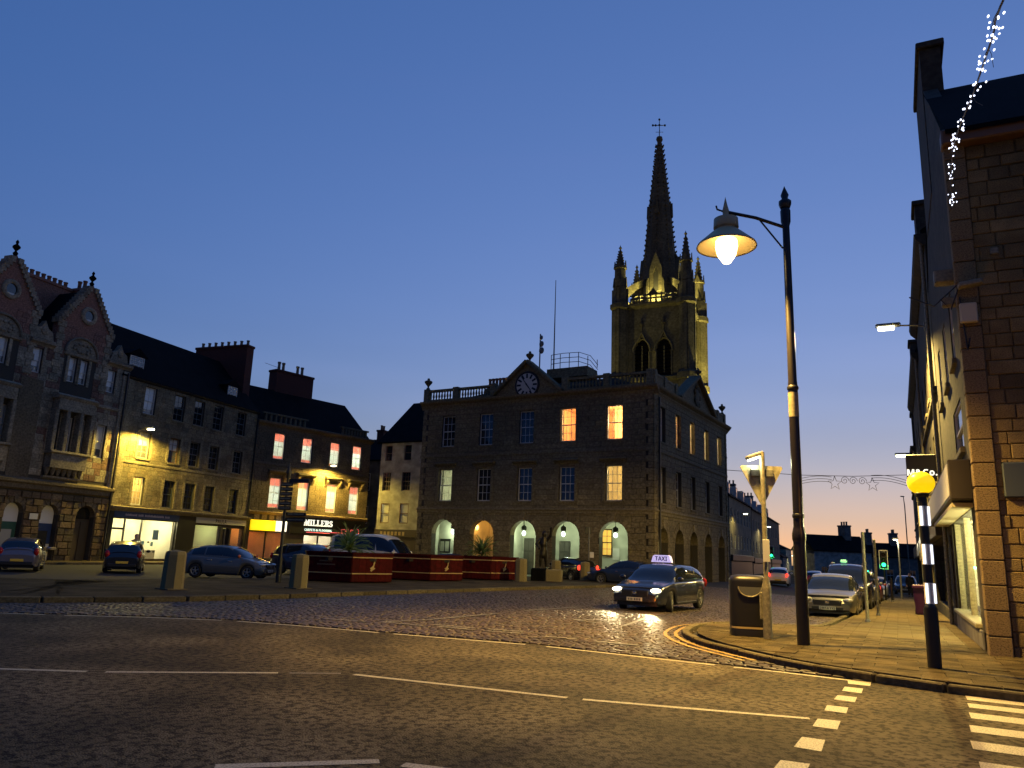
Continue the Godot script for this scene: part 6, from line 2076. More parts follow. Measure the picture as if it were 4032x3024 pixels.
# ---------------------------------------------------------------- far end of the street
func far_house(called: String, label: String, at: Vector3, turn: float, W: float, H: float, rise: float, deep: float, m: String, cols: int, floors: Array, o := {}) -> Node3D:
	var t := thing(called, label, "building", at, turn, "houses at the far end of the street")
	var holes := []
	var ws := []
	for k in cols:
		for y in floors:
			var x := (k + .5) * W / cols
			ws.append([x, y])
			holes.append([x - .5, y, x + .5, y + 1.7])
	wall(t, 0, W, -2, H, holes, .3, mats[m])
	var b := MB.new()
	b.box(Vector3(0.01, -2, -deep), Vector3(W - .01, H - .01, -.31))
	part(t, "rear_block", b, mats[m])
	for w in ws: window(t, Transform3D(), w[0], w[1], 1.0, 1.7, {"nx": 2, "ny": 2, "deep": .12, "glass": o.get("glass", "dark_glass")})
	roof(t, -.2, W + .2, H, H + rise, .2, -deep - .2, mats["slate"])
	for g in [0.0, W]:
		var p := MB.new()
		p.t = Transform3D(Basis(Vector3(0, 0, 1), Vector3(0, 1, 0), Vector3(-1, 0, 0)), Vector3(g, 0, 0))
		p.poly(PackedVector2Array([Vector2(-deep, H - .02), Vector2(0, H - .02), Vector2(-deep / 2, H + rise * .94)]), -.2 if g > 0 else 0.0, 0.0 if g > 0 else .2)
		part(t, "gable", p, mats[m])
	for d in o.get("dormers", []):
		var q := MB.new()
		q.box(Vector3(d - .7, H + .4, -2.4), Vector3(d + .7, H + 2.0, -.5))
		part(t, "dormer", q, mats["white_paint"])
		window(t, moved(0, 0, -.48), d, H + .55, 1.0, 1.3, {"nx": 1, "ny": 2, "deep": -.01})
	for c in o.get("chimneys", []): chimney(t, c - .5, c + .5, H + rise * .5, H + rise + 1.3, -deep / 2 - .8, -deep / 2 + .8, 3, mats[o.get("stack", "grey_render")], mats["buff_pot"])
	if o.has("shop"):
		var s := MB.new()
		s.cbox(Vector3(.2, 2.6, .01), Vector3(W - .2, 3.3, .3), .03)
		part(t, "shop_sign", s, mats[o.shop])
		var e := MB.new()
		e.box(Vector3(.3, 0, .01), Vector3(W - .3, 2.5, .06))
		part(t, "shopfront", e, mats["dark_paint"])
	return t

func make_far_street() -> void:
	# left side beyond the town hall: fronts face the street (to the right)
	var turn := deg_to_rad(90.0 - 24.0)
	var dirv := Vector3(cos(turn), 0, -sin(turn))
	var p := Vector3(26.0, -0.9, -91.0)
	far_house("street_house", "three-storey stone tenement with white dormers just past the town hall", p, turn, 21.0, 10.0, 2.2, 5.0, "tan_stone", 7, [4.0, 7.1], {"dormers": [3.5, 10, 17], "chimneys": [.6], "shop": "wood_door"})
	far_house("street_house", "second tenement down the left side, dormers against the pale sky", p + dirv * 21.5 + Vector3(0, -.2, 0), turn, 44.0, 10.0, 2.2, 6.0, "brown_stone", 12, [4.0, 7.1], {"dormers": [4, 11, 19, 28], "chimneys": [.6, 22.0], "shop": "wood_door"})
	far_house("street_house", "low dark-roofed house with blank gable beyond the left tenements", Vector3(58.5, -2.2, -166.0), turn, 13.0, 5.0, 4.6, 12.0, "grey_render", 4, [2.6], {"chimneys": []})
	far_house("street_house", "small lamp-lit house at the far end on the left", Vector3(63.5, -2.4, -178.0), turn, 16.0, 7.2, 2.0, 8.0, "cream_render", 5, [3.6], {"chimneys": []})
	# houses that close the view, gable end towards us
	far_house("end_house", "dark slate roofed house with pale gable closing the street", Vector3(43.6, -1.9, -111.0), deg_to_rad(15.0), 9.6, 5.4, 2.4, 5.0, "pale_render", 3, [1.6], {"chimneys": [7.2]})
	far_house("end_house", "long roof with chimney stacks behind the parked cars at right", Vector3(52.2, -2.0, -117.0), deg_to_rad(-15.0), 12.0, 5.0, 2.2, 8.0, "grey_render", 4, [1.6], {"chimneys": [2.4, 6.0]})
	far_house("end_house", "dark house at the far right beside the last shops", Vector3(63.0, -2.4, -124.0), deg_to_rad(-20.0), 20.0, 5.0, 2.6, 9.0, "grey_render", 5, [1.6], {"chimneys": [3.0, 11.0]})
	wall_lamp("bright lamp on the first tenement past the town hall", p + dirv * 2.5 + Vector3(0, 7.9, 0), turn, 1.2, 14.0, Color(1, .92, .55))
	wall_lamp("bright lamp on the second tenement down the left side", p + dirv * 30.0 + Vector3(0, 7.6, 0), turn, 1.2, 20.0, Color(1, .95, .7))
	wall_lamp("small far lamp on the last lit house at the left", Vector3(63.5, -2.4, -178.0) + dirv * 2.0 + Vector3(0, 5.6, 0), turn, 1.0, 40.0, Color(1, .95, .7))
	# broad wooded rise far behind the roofs
	var hill := MB.new()
	var rows := []
	for j in 5:
		var r := PackedVector3Array()
		for i in 60:
			var x := -150.0 + i * 9.0
			r.append(Vector3(x, [-6.0, -2.0, 0.6, -0.5, -5.0][j] + sin(i * .7) * .4, -250.0 - j * 18.0))
		rows.append(r)
	hill.grid(rows)
	structure("hill", hill, mats["hill"])

# ---------------------------------------------------------------- cars (local +x forward, y up)
func curve_at(c: Array, x: float) -> float:
	if x <= c[0][0]: return c[0][1]
	for i in c.size() - 1:
		if x <= c[i + 1][0]:
			var u: float = (x - c[i][0]) / (c[i + 1][0] - c[i][0])
			return lerpf(c[i][1], c[i + 1][1], u * u * (3 - 2 * u) * .5 + u * .5)
	return c[c.size() - 1][1]

const CARS := {
	"estate": {"L": 4.75, "W": 1.84, "ax": [-1.40, 1.42], "r": .33, "sill": .24,
		"deck": [[-2.4, .78], [-2.2, .98], [-1.2, .97], [.6, .94], [1.2, .92], [1.9, .80], [2.25, .66], [2.4, .52]],
		"roof": [[-2.3, .98], [-1.95, 1.36], [-1.2, 1.46], [-.2, 1.49], [.35, 1.45], [.62, 1.33], [1.3, .93]], "win": [[-1.85, -1.1], [-1.0, -.12], [-.02, .95]], "screen": [.55, 1.26], "rear": [-2.22, -1.98]},
	"saloon": {"L": 4.8, "W": 1.84, "ax": [-1.42, 1.42], "r": .33, "sill": .22,
		"deck": [[-2.4, .80], [-2.2, 1.02], [-1.7, 1.03], [-1.2, .97], [.7, .93], [1.2, .90], [1.9, .78], [2.25, .64], [2.4, .5]],
		"roof": [[-1.9, 1.03], [-1.2, 1.30], [-.6, 1.42], [-.1, 1.45], [.3, 1.42], [.6, 1.30], [1.35, .90]], "win": [[-1.35, -.95], [-.9, -.05], [.05, .98]], "screen": [.5, 1.3], "rear": [-1.8, -1.05]},
	"hatch": {"L": 4.0, "W": 1.73, "ax": [-1.2, 1.25], "r": .31, "sill": .22,
		"deck": [[-2.0, .70], [-1.85, .98], [-1.0, .98], [.6, .93], [1.1, .92], [1.6, .80], [1.88, .66], [2.0, .5]],
		"roof": [[-1.92, .98], [-1.6, 1.32], [-1.0, 1.44], [-.2, 1.48], [.2, 1.45], [.5, 1.32], [1.2, .93]], "win": [[-1.45, -.85], [-.78, .0], [.08, .9]], "screen": [.42, 1.16], "rear": [-1.86, -1.58]},
	"suv": {"L": 4.65, "W": 1.88, "ax": [-1.33, 1.36], "r": .37, "sill": .32,
		"deck": [[-2.33, .85], [-2.2, 1.08], [-1.2, 1.08], [.7, 1.05], [1.2, 1.04], [1.95, .95], [2.25, .82], [2.33, .6]],
		"roof": [[-2.25, 1.08], [-2.0, 1.55], [-1.2, 1.68], [0, 1.70], [.35, 1.66], [.6, 1.52], [1.25, 1.05]], "win": [[-1.85, -1.1], [-1.0, -.12], [-.02, .95]], "screen": [.55, 1.2], "rear": [-2.2, -2.0]},
	"van": {"L": 4.95, "W": 1.92, "ax": [-1.45, 1.55], "r": .34, "sill": .26,
		"deck": [[-2.48, 1.0], [-2.4, 1.16], [1.2, 1.10], [1.62, 1.08], [2.05, .98], [2.35, .84], [2.48, .55]],
		"roof": [[-2.46, 1.16], [-2.36, 1.86], [-2.0, 1.95], [.3, 1.97], [.75, 1.90], [1.05, 1.72], [1.75, 1.08]], "win": [[-2.1, -.95], [-.85, .3], [.42, 1.42]], "screen": [.98, 1.68], "rear": [-2.44, -2.38]},
}

func car_shape(kind: String) -> Dictionary:
	if cache.has("car" + kind): return cache["car" + kind]
	var k: Dictionary = CARS[kind]
	var L: float = k.L
	var hw: float = k.W / 2
	var R: float = k.r * 1.13
	var plan := func(x: float) -> float:
		var u := absf(x) / (L / 2)
		return hw * (1.0 - .04 * u * u - .20 * pow(u, 9.0))
	var foot := func(x: float) -> float:
		var y: float = k.sill
		var u := absf(x) / (L / 2)
		if u > .93: y += (u - .93) * 1.2
		for a in k.ax:
			var d := absf(x - a)
			if d < R: y = maxf(y, k.r + sqrt(R * R - d * d) - .02)
		return y
	var xs := []
	var n := 72
	for i in n + 1: xs.append(-L / 2 + L * i / n)
	for a in k.ax:
		xs.append(a - R + .001); xs.append(a + R - .001)
	xs.sort()
	var rows := []
	for x in xs:
		var w: float = plan.call(x)
		var yb: float = foot.call(x)
		var yd: float = maxf(curve_at(k.deck, x), yb + .08)
		var half := []
		for q in [[.955, 0.0], [.985, .16], [1.0, .4], [.99, .62], [.985, .70], [.97, .86], [.93, .96], [.86, 1.0]]: half.append(Vector3(x, lerpf(yb, yd, q[1]), w * q[0]))
		for q in [[.6, .022], [.3, .034], [0.0, .038]]: half.append(Vector3(x, yd + q[1], w * q[0]))
		var row := PackedVector3Array()
		for p in half: row.append(p)
		for i in range(half.size() - 2, -1, -1): row.append(Vector3(half[i].x, half[i].y, -half[i].z))
		rows.append(row)
	var body := MB.new()
	body.grid(rows)
	for e in [0, rows.size() - 1]:      # nose and tail panels
		var r: PackedVector3Array = rows[e]
		var m := r.size() - 1
		for i in m / 2:
			if e == 0: body.quad(r[i], r[i + 1], r[m - i - 1], r[m - i])
			else: body.quad(r[m - i], r[m - i - 1], r[i + 1], r[i])
	# cabin
	var cab := func(x: float, t: float, grow := 0.0) -> Vector3:   # t 0 at one sill, .5 middle of the roof, 1 other sill
		var w: float = plan.call(x) * .93
		var yd := curve_at(k.deck, x) - .02
		var yr := maxf(curve_at(k.roof, x), yd)
		var s := 1.0 if t < .5 else -1.0
		var u := (t if t < .5 else 1.0 - t) * 2.0
		var z: float
		var y: float
		var tum := .24 if kind != "van" else .12
		if u < .62:
			var q := u / .62
			z = w * (1.0 - tum * q * q * .9 - .02 * q)
			y = lerpf(yd, yr - .06, q)
		else:
			var q := (u - .62) / .38
			z = w * (1.0 - tum * .9 - .02) * cos(q * PI / 2)
			y = yr - .06 + .075 * sin(q * PI / 2)
		return Vector3(x, y + grow * (1.0 if u > .62 else .35), (z + grow) * s)
	var x0: float = k.roof[0][0]
	var x1: float = k.roof[k.roof.size() - 1][0]
	rows = []
	for i in 41:
		var x := lerpf(x0, x1, i / 40.0)
		var row := PackedVector3Array()
		for j in 33: row.append(cab.call(x, j / 32.0))
		rows.append(row)
	var cabin := MB.new()
	cabin.grid(rows)
	var patch := func(xa: float, xb: float, ta: float, tb: float, slant := 0.0) -> ArrayMesh:
		var g := MB.new()
		var rr := []
		for i in 9:
			var row := PackedVector3Array()
			for j in 11:
				var tt := lerpf(ta, tb, j / 10.0)
				var u := (tt if tt < .5 else 1.0 - tt) * 2.0
				row.append(cab.call(lerpf(xa, xb, i / 8.0) - slant * u, tt, .008))
			rr.append(row)
		g.grid(rr)
		return g.done()
	var sides := []
	for i in k.win.size():
		var w: Array = k.win[i]
		sides.append(patch.call(w[0], w[1], .05, .285, .32 if i == 2 else 0.0))
		sides.append(patch.call(w[0], w[1], .715, .95, .32 if i == 2 else 0.0))
	var under := MB.new()
	under.box(Vector3(-L / 2 + .18, k.sill - .06, -hw + .25), Vector3(L / 2 - .18, .75, hw - .25))
	var tyre := MB.new()
	tyre.t = Transform3D(Basis(Vector3(1, 0, 0), PI / 2), Vector3.ZERO)
	var r: float = k.r
	tyre.lathe([Vector2(r * .62, -.1), Vector2(r * .9, -.105), Vector2(r * .985, -.08), Vector2(r, -.04), Vector2(r, .04), Vector2(r * .985, .08), Vector2(r * .9, .105), Vector2(r * .62, .1)], 24)
	var rim := MB.new()
	rim.t = tyre.t
	rim.lathe([Vector2(r * .66, .085), Vector2(r * .6, .1), Vector2(r * .56, .085), Vector2(r * .5, .05)], 24)
	rim.lathe([Vector2(r * .14, .05), Vector2(r * .13, .1), Vector2(0, .105)], 12)
	for q in 5:
		rim.t = Transform3D(Basis(Vector3(0, 0, 1), TAU * q / 5), Vector3.ZERO)
		rim.box(Vector3(-r * .08, r * .1, .06), Vector3(r * .08, r * .58, .092))
	var hub := MB.new()
	hub.t = tyre.t
	hub.lathe([Vector2(r * .64, .03), Vector2(0, .035)], 16)
	var d := {"k": k, "body": body.done(), "cabin": cabin.done(), "sides": sides, "screen": patch.call(k.screen[0], k.screen[1], .2, .8), "rear": patch.call(k.rear[0], k.rear[1], .18, .82), "under": under.done(), "tyre": tyre.done(), "rim": rim.done(), "hub": hub.done(), "plan": plan}
	cache["car" + kind] = d
	return d

func slab_part(parent: Node, called: String, p: Vector3, q: Vector3, m: String, ch := .015, xf := Transform3D()) -> MeshInstance3D:
	var b := MB.new()
	b.cbox(Vector3(minf(p.x, q.x), minf(p.y, q.y), minf(p.z, q.z)), Vector3(maxf(p.x, q.x), maxf(p.y, q.y), maxf(p.z, q.z)), ch)
	return part(parent, called, b, mats[m], xf)

func car(kind: String, label: String, at: Vector3, heading: float, paint: String, o := {}) -> Node3D:
	# heading: compass angle of the nose, clockwise from -z
	var d := car_shape(kind)
	var k: Dictionary = d.k
	var t := thing(o.get("called", "parked_car"), label, o.get("cat", "car"), at, PI / 2 - deg_to_rad(heading), o.get("group", "parked cars"))
	var L: float = k.L
	var hw: float = k.W / 2
	var pm: Material = mats[paint]
	part(t, "body", d.body, pm)
	part(t, "cabin", d.cabin, pm)
	for s in d.sides: part(t, "side_window", s, mats["car_glass"])
	part(t, "windscreen", d.screen, mats["car_glass"])
	part(t, "rear_window", d.rear, mats["car_glass"])
	part(t, "underbody", d.under, mats["black_trim"])
	for a in k.ax:
		for s in [-1.0, 1.0]:
			var w := part(t, "wheel", d.tyre, mats["tyre"], Transform3D(Basis(UP, 0.0 if s > 0 else PI) * Basis(UP, o.get("steer", 0.0) if a > 0 else 0.0), Vector3(a, k.r, s * (hw - .13))))
			part(w, "rim", d.rim, mats["alloy"])
			part(w, "hub_well", d.hub, mats["black_trim"])
	var fx := L / 2
	var yn := curve_at(k.deck, fx - .12)
	# front: grille, plate, bumper, lamps
	slab_part(t, "grille", Vector3(fx - .06, yn - .2, -hw * .5), Vector3(fx + .012, yn + .01, hw * .5), "black_trim", .03)
	slab_part(t, "badge", Vector3(fx, yn - .13, -.07), Vector3(fx + .025, yn - .03, .07), "chrome", .02)
	slab_part(t, "lower_grille", Vector3(fx - .05, k.sill + .06, -hw * .55), Vector3(fx + .008, k.sill + .17, hw * .55), "black_trim")
	var pl := slab_part(t, "number_plate", Vector3(fx, yn - .33, -.26), Vector3(fx + .022, yn - .22, .26), "plate_white", .004)
	if o.has("plate"): text(pl, "lettering", o.plate, .115, mats["dark_paint"], Transform3D(Basis(UP, PI / 2), Vector3(fx + .025, yn - .275, 0)), true, false, .004)
	else:
		for q in 7:      # dark characters too small to read
			var z := -.2 + q * .058 + (.03 if q > 3 else 0.0)
			slab_part(pl, "character", Vector3(fx + .02, yn - .31, z), Vector3(fx + .026, yn - .24, z + .03), "dark_paint", .002)
	for s in [-1.0, 1.0]:
		var b := MB.new()
		b.t = Transform3D(Basis(UP, -s * .5), Vector3(fx - .17, yn - .0, s * hw * .70))
		b.ball(Vector3.ZERO, Vector3(.18, .075, .17), 12)
		part(t, "headlight", b, mats["glow_head"] if o.get("lit", false) else mats["head_lens"])
		var fg := MB.new()
		fg.ball(Vector3(fx - .1, k.sill + .14, s * hw * .72), Vector3(.06, .05, .09), 8)
		part(t, "fog_lamp", fg, mats["glow_amber"] if o.get("fog", 0.0) == s else mats["head_lens"])
		var rl := MB.new()
		rl.t = Transform3D(Basis(UP, s * .35), Vector3(-fx + .1, curve_at(k.deck, -fx + .15) - .1, s * hw * .80))
		rl.ball(Vector3.ZERO, Vector3(.1, .17 if kind != "saloon" else .1, .12), 10)
		part(t, "tail_light", rl, mats["glow_tail"] if o.get("braking", false) else mats["tail_lens"])
		var mr := MB.new()
		mr.ball(Vector3(k.screen[1] - .28, curve_at(k.deck, k.screen[1]) + .1, s * (hw + .09)), Vector3(.07, .075, .11), 10)
		part(t, "mirror", mr, pm if not o.has("mirror") else mats[o.mirror])
		for x in [-.55, .42]:
			slab_part(t, "door_handle", Vector3(x - .1, curve_at(k.deck, x) - .17, s * (hw - .012)), Vector3(x + .1, curve_at(k.deck, x) - .13, s * (hw + .012)), "chrome", .006)
		slab_part(t, "sill_trim", Vector3(k.ax[0] + k.r * 1.3, k.sill - .02, s * (hw - .06)), Vector3(k.ax[1] - k.r * 1.3, k.sill + .06, s * (hw - .012)), "black_trim")
		if o.get("rails", false): slab_part(t, "roof_rail", Vector3(-1.7, curve_at(k.roof, -.3) + .02, s * hw * .62 - .02), Vector3(.2, curve_at(k.roof, -.3) + .06, s * hw * .62 + .02), "alloy")
		if o.get("lit", false):
			spot(t, Vector3(fx + .08, yn, s * hw * .7), Vector3(fx + 9.0, -.35, s * hw * .7), Color(1, .9, .66), o.get("beam", 12.0), 30.0, .07)
		if o.get("braking", false):
			omni(t, Vector3(-fx - .12, .85, s * hw * .8), Color(1, .1, .05), .05, .05)
	# rear: plate, bumper
	slab_part(t, "rear_plate", Vector3(-fx - .02, curve_at(k.deck, -fx + .05) - .34, -.26), Vector3(-fx, curve_at(k.deck, -fx + .05) - .23, .26), "plate_yellow", .004)
	slab_part(t, "rear_bumper", Vector3(-fx - .03, k.sill + .05, -hw * .72), Vector3(-fx + .08, k.sill + .22, hw * .72), "black_trim", .03)
	if o.get("trim", false):
		for x in [-1.0, -.05, .95]:      # pillars between the side windows
			pass
	return t

func make_cars() -> void:
	var c := car("estate", "dark estate taxi with lit roof sign and headlights crossing the setts", on_ground(5.35, -27.0, .02), 212.0, "paint_taxi", {"called": "taxi", "cat": "taxi", "lit": true, "beam": 15.0, "fog": -1.0, "group": "moving cars", "steer": 0.25})
	var b := MB.new()
	b.poly(PackedVector2Array([Vector2(-.36, 0), Vector2(.36, 0), Vector2(.30, .2), Vector2(.24, .24), Vector2(-.24, .24), Vector2(-.30, .2)]), -.09, .09)
	var s := part(c, "roof_sign", b, mats["glow_taxi"], Transform3D(Basis(UP, PI / 2), Vector3(-.05, 1.53, 0)))
	text(s, "lettering", "TAXI", .2, mats["dark_paint"], moved(0, .12, .096), true, false, .006)
	omni(c, Vector3(2.55, .38, -.66), Color(1, .5, .1), .08, .05)
	car("saloon", "silver saloon parked nose towards us beside the right-hand kerb", on_ground(12.0, -29.0), 207.0, "paint_silver", {"plate": "SM14 YXJ"})
	var v := car("suv", "black people carrier taxi with green roof light behind the silver saloon", on_ground(15.0, -34.6), 207.0, "paint_black", {"rails": true})
	var rs := MB.new()
	rs.cbox(Vector3(-.08, 1.74, -.02), Vector3(.08, 1.88, .24), .04)
	v.scale = Vector3(1.06, 1.12, 1.06)
	part(v, "roof_sign", rs, mats["glow_green_dim"])
	car("suv", "silver people carrier third in the row of parked cars", on_ground(18.0, -40.2), 207.0, "paint_grey", {"rails": true})
	car("hatch", "red hatchback at the far end of the parked row", on_ground(21.2, -46.4), 27.0, "paint_red", {"braking": true})
	car("hatch", "white hatchback driving away with red tail lights glowing", on_ground(22.9, -66.0), 22.0, "paint_white", {"called": "moving_car", "braking": true, "group": "moving cars"})
	car("hatch", "small red car ahead of the white hatchback", on_ground(30.2, -77.0), 25.0, "paint_red", {"called": "moving_car", "braking": true, "group": "moving cars"})
	car("hatch", "pale car facing us far down the street past the red hatchback", on_ground(27.4, -58.5), 207.0, "paint_white", {"lit": false})
	car("suv", "dark car half hidden behind the walking person far down the pavement", on_ground(35.5, -70.0), 207.0, "paint_black")
	# in the square
	car("hatch", "silver-grey hatchback parked side-on behind the stone bollards", on_ground(-12.75, -36.6), 96.0, "paint_silver", {"mirror": "mirror_orange"})
	car("hatch", "small dark hatchback seen from behind in front of the bright shop", on_ground(-18.9, -39.4), 338.0, "paint_black")
	car("hatch", "lilac-silver hatchback seen from behind at the left edge", on_ground(-22.5, -36.9), 334.0, "paint_lilac")
	car("suv", "dark blue car parked between the silver hatchback and the white van", on_ground(-11.0, -44.5), 120.0, "paint_navy")
	car("van", "white minibus parked behind the maroon planters", on_ground(-7.3, -44.9), 108.0, "paint_white", {"called": "parked_van", "cat": "van"}).scale = Vector3(1.1, 1.2, 1.1)
	car("saloon", "dark saloon whose bonnet shows right of the white minibus", on_ground(-3.2, -49.5), 112.0, "paint_navy")
	car("saloon", "dark blue car parked in front of the town hall arches", on_ground(7.3, -46.6), 300.0, "paint_navy")
	car("hatch", "small dark car with red tail lights beside the statue", on_ground(4.2, -50.6), 330.0, "paint_black", {"braking": true})

# ---------------------------------------------------------------- street furniture
func make_lamp_post(at: Vector3, label: String, turn: float, all_round: float, down: float) -> void:
	var t := thing("street_lamp", label, "street lamp", at, turn)
	var lean := Transform3D(Basis(Vector3(0, 0, 1), 0.0), Vector3.ZERO)
	var b := MB.new()
	b.lathe([Vector2(.115, 0), Vector2(.115, 1.9), Vector2(.13, 1.95), Vector2(.13, 2.05), Vector2(.115, 2.12), Vector2(.098, 2.2), Vector2(.094, 5.0), Vector2(.085, 5.1), Vector2(.072, 8.45), Vector2(.10, 8.55), Vector2(.105, 8.8), Vector2(.08, 8.86)], 20)
	part(t, "column", b, mats["lamp_column"])
	var f := MB.new()
	f.lathe([Vector2(.1, 8.86), Vector2(.13, 8.95), Vector2(.13, 9.02), Vector2(.06, 9.08), Vector2(.085, 9.16), Vector2(.0, 9.38)], 12)
	part(t, "finial", f, mats["lamp_column"])
	var st := MB.new()
	st.lathe([Vector2(.099, 4.35), Vector2(.098, 4.85)], 20)
	part(t, "sticker", st, mats["galvanised"])
	for y in [2.35, 4.9]:
		var bd := MB.new()
		bd.lathe([Vector2(.095, y), Vector2(.112, y + .02), Vector2(.112, y + .07), Vector2(.095, y + .09)], 16)
		part(t, "band", bd, mats["black_metal"])
	var hx := -1.27
	var arm := MB.new()
	arm.tube([Vector3(0, 8.42, 0), Vector3(hx * .5, 8.62, 0), Vector3(hx - .05, 8.74, 0)], .035)
	arm.tube([Vector3(hx * .45, 8.6, 0), Vector3(-.08, 7.95, 0)], .018)
	arm.tube([Vector3(hx, 8.72, 0), Vector3(hx - .18, 8.78, 0), Vector3(hx - .2, 8.86, 0)], .02)
	part(t, "bracket_arm", arm, mats["lamp_column"])
	var hd := MB.new()
	hd.lathe([Vector2(.0, 9.08), Vector2(.02, 8.98), Vector2(.045, 8.86), Vector2(.07, 8.76), Vector2(.06, 8.66), Vector2(.1, 8.6), Vector2(.25, 8.56), Vector2(.26, 8.36), Vector2(.2, 8.34), Vector2(.27, 8.28), Vector2(.36, 8.2), Vector2(.60, 7.98), Vector2(.62, 7.93), Vector2(.58, 7.95), Vector2(.33, 8.12), Vector2(.2, 8.14), Vector2(0, 8.15)], 28)
	part(t, "lantern_hood", hd, mats["hood_metal"], moved(hx, 0, 0))
	var gl := MB.new()
	gl.lathe([Vector2(0, -.50), Vector2(.08, -.47), Vector2(.19, -.3), Vector2(.23, -.12), Vector2(.22, .02), Vector2(.18, .06), Vector2(0, .07)], 20)
	part(t, "lamp_globe", gl, mats["glow_warm"], moved(hx, 8.05, 0))
	omni(t, Vector3(hx, 7.85, 0), Color(1.0, .76, .36), all_round, .16)
	spot(t, Vector3(hx, 7.5, 0), Vector3(hx, 0, 0), Color(1.0, .80, .40), down, 62.0, .18)

func make_beacon() -> void:
	var t := thing("belisha_beacon", "zebra crossing beacon with glowing amber globe on black and white lit pole", "beacon", Vector3(6.69, .115, -12.48), 0.0)
	var b := MB.new()
	b.lathe([Vector2(.102, 0), Vector2(.102, .88), Vector2(.08, .92), Vector2(.07, .95)], 18)
	part(t, "base_sleeve", b, mats["black_metal"])
	var y := .95
	for k in [[.32, true], [.28, false], [.32, true], [.28, false], [.32, true], [.2, false]]:
		var m := MB.new()
		m.lathe([Vector2(.07, y + .001), Vector2(.07, y + k[0])], 18)
		part(t, "pole_band", m, mats["white_paint"] if k[1] else mats["black_metal"])
		if k[1]:
			for a in [-1, 1]:
				var g := MB.new()
				g.box(Vector3(a * .062 - .013, y + .01, .035), Vector3(a * .062 + .013, y + k[0] - .01, .068))
				part(t, "light_strip", g, mats["glow_tube"])
		y += k[0]
	var g := MB.new()
	g.ball(Vector3(0, y + .17, 0), Vector3(.205, .185, .205), 24)
	part(t, "beacon_globe", g, mats["glow_beacon"])
	omni(t, Vector3(0, y + .17, 0), Color(1, .62, .05), .9, .15)
	var cp := MB.new()
	cp.lathe([Vector2(.09, y - .06), Vector2(.11, y - .02), Vector2(.1, y + .02), Vector2(0, y + .02)], 16)
	part(t, "collar", cp, mats["black_metal"])
	var box := MB.new()
	box.cbox(Vector3(-.05, 1.6, -.12), Vector3(.06, 1.75, -.07), .01)
	part(t, "control_box", box, mats["grey_metal"])

func make_bin(at: Vector3, label: String) -> void:
	var t := thing("litter_bin", label, "litter bin", at, deg_to_rad(-12))
	var b := MB.new()
	var w := .39
	var out := PackedVector2Array()
	for k in 24:
		var a := TAU * k / 24
		out.append(Vector2(signf(cos(a)) * pow(absf(cos(a)), .5) * w, signf(sin(a)) * pow(absf(sin(a)), .5) * .33))
	var rows := []
	for q in [[1.0, 0.0], [1.0, .12], [.97, .13], [.97, .2], [1.0, .21], [1.02, 1.08], [1.0, 1.13], [.9, 1.19], [.6, 1.22], [.0, 1.225]]:
		var r := PackedVector3Array()
		for p in out: r.append(Vector3(p.x * q[0], q[1], -p.y * q[0]))
		rows.append(r)
	b.grid(rows, true)
	part(t, "body", b, mats["bin_black"])
	for s in [-1.0, 1.0]:      # pouch-shaped mouths front and back, with a pale rim
		var m := MB.new()
		var pts := PackedVector2Array()
		for k in 15: pts.append(Vector2(cos(PI + PI * k / 14) * .22, .98 + sin(PI + PI * k / 14) * .18))
		m.poly(pts, 0.0, .012)
		part(t, "mouth", m, mats["bin_mouth"], Transform3D(Basis(UP, 0.0 if s > 0 else PI), Vector3(0, 0, s * .333)))
		var r := MB.new()
		var rp := []
		for k in 15: rp.append(Vector3(cos(PI + PI * k / 14) * .235, .98 + sin(PI + PI * k / 14) * .195, .012))
		r.tube(rp, .016)
		part(t, "mouth_rim", r, mats["galvanised"], Transform3D(Basis(UP, 0.0 if s > 0 else PI), Vector3(0, 0, s * .333)))
	var band := MB.new()
	var br := []
	for y in [.145, .185]:
		var q := PackedVector3Array()
		for p in out: q.append(Vector3(p.x * 1.005, y, -p.y * 1.005))
		br.append(q)
	band.grid(br, true)
	part(t, "gold_band", band, mats["gold_paint"])

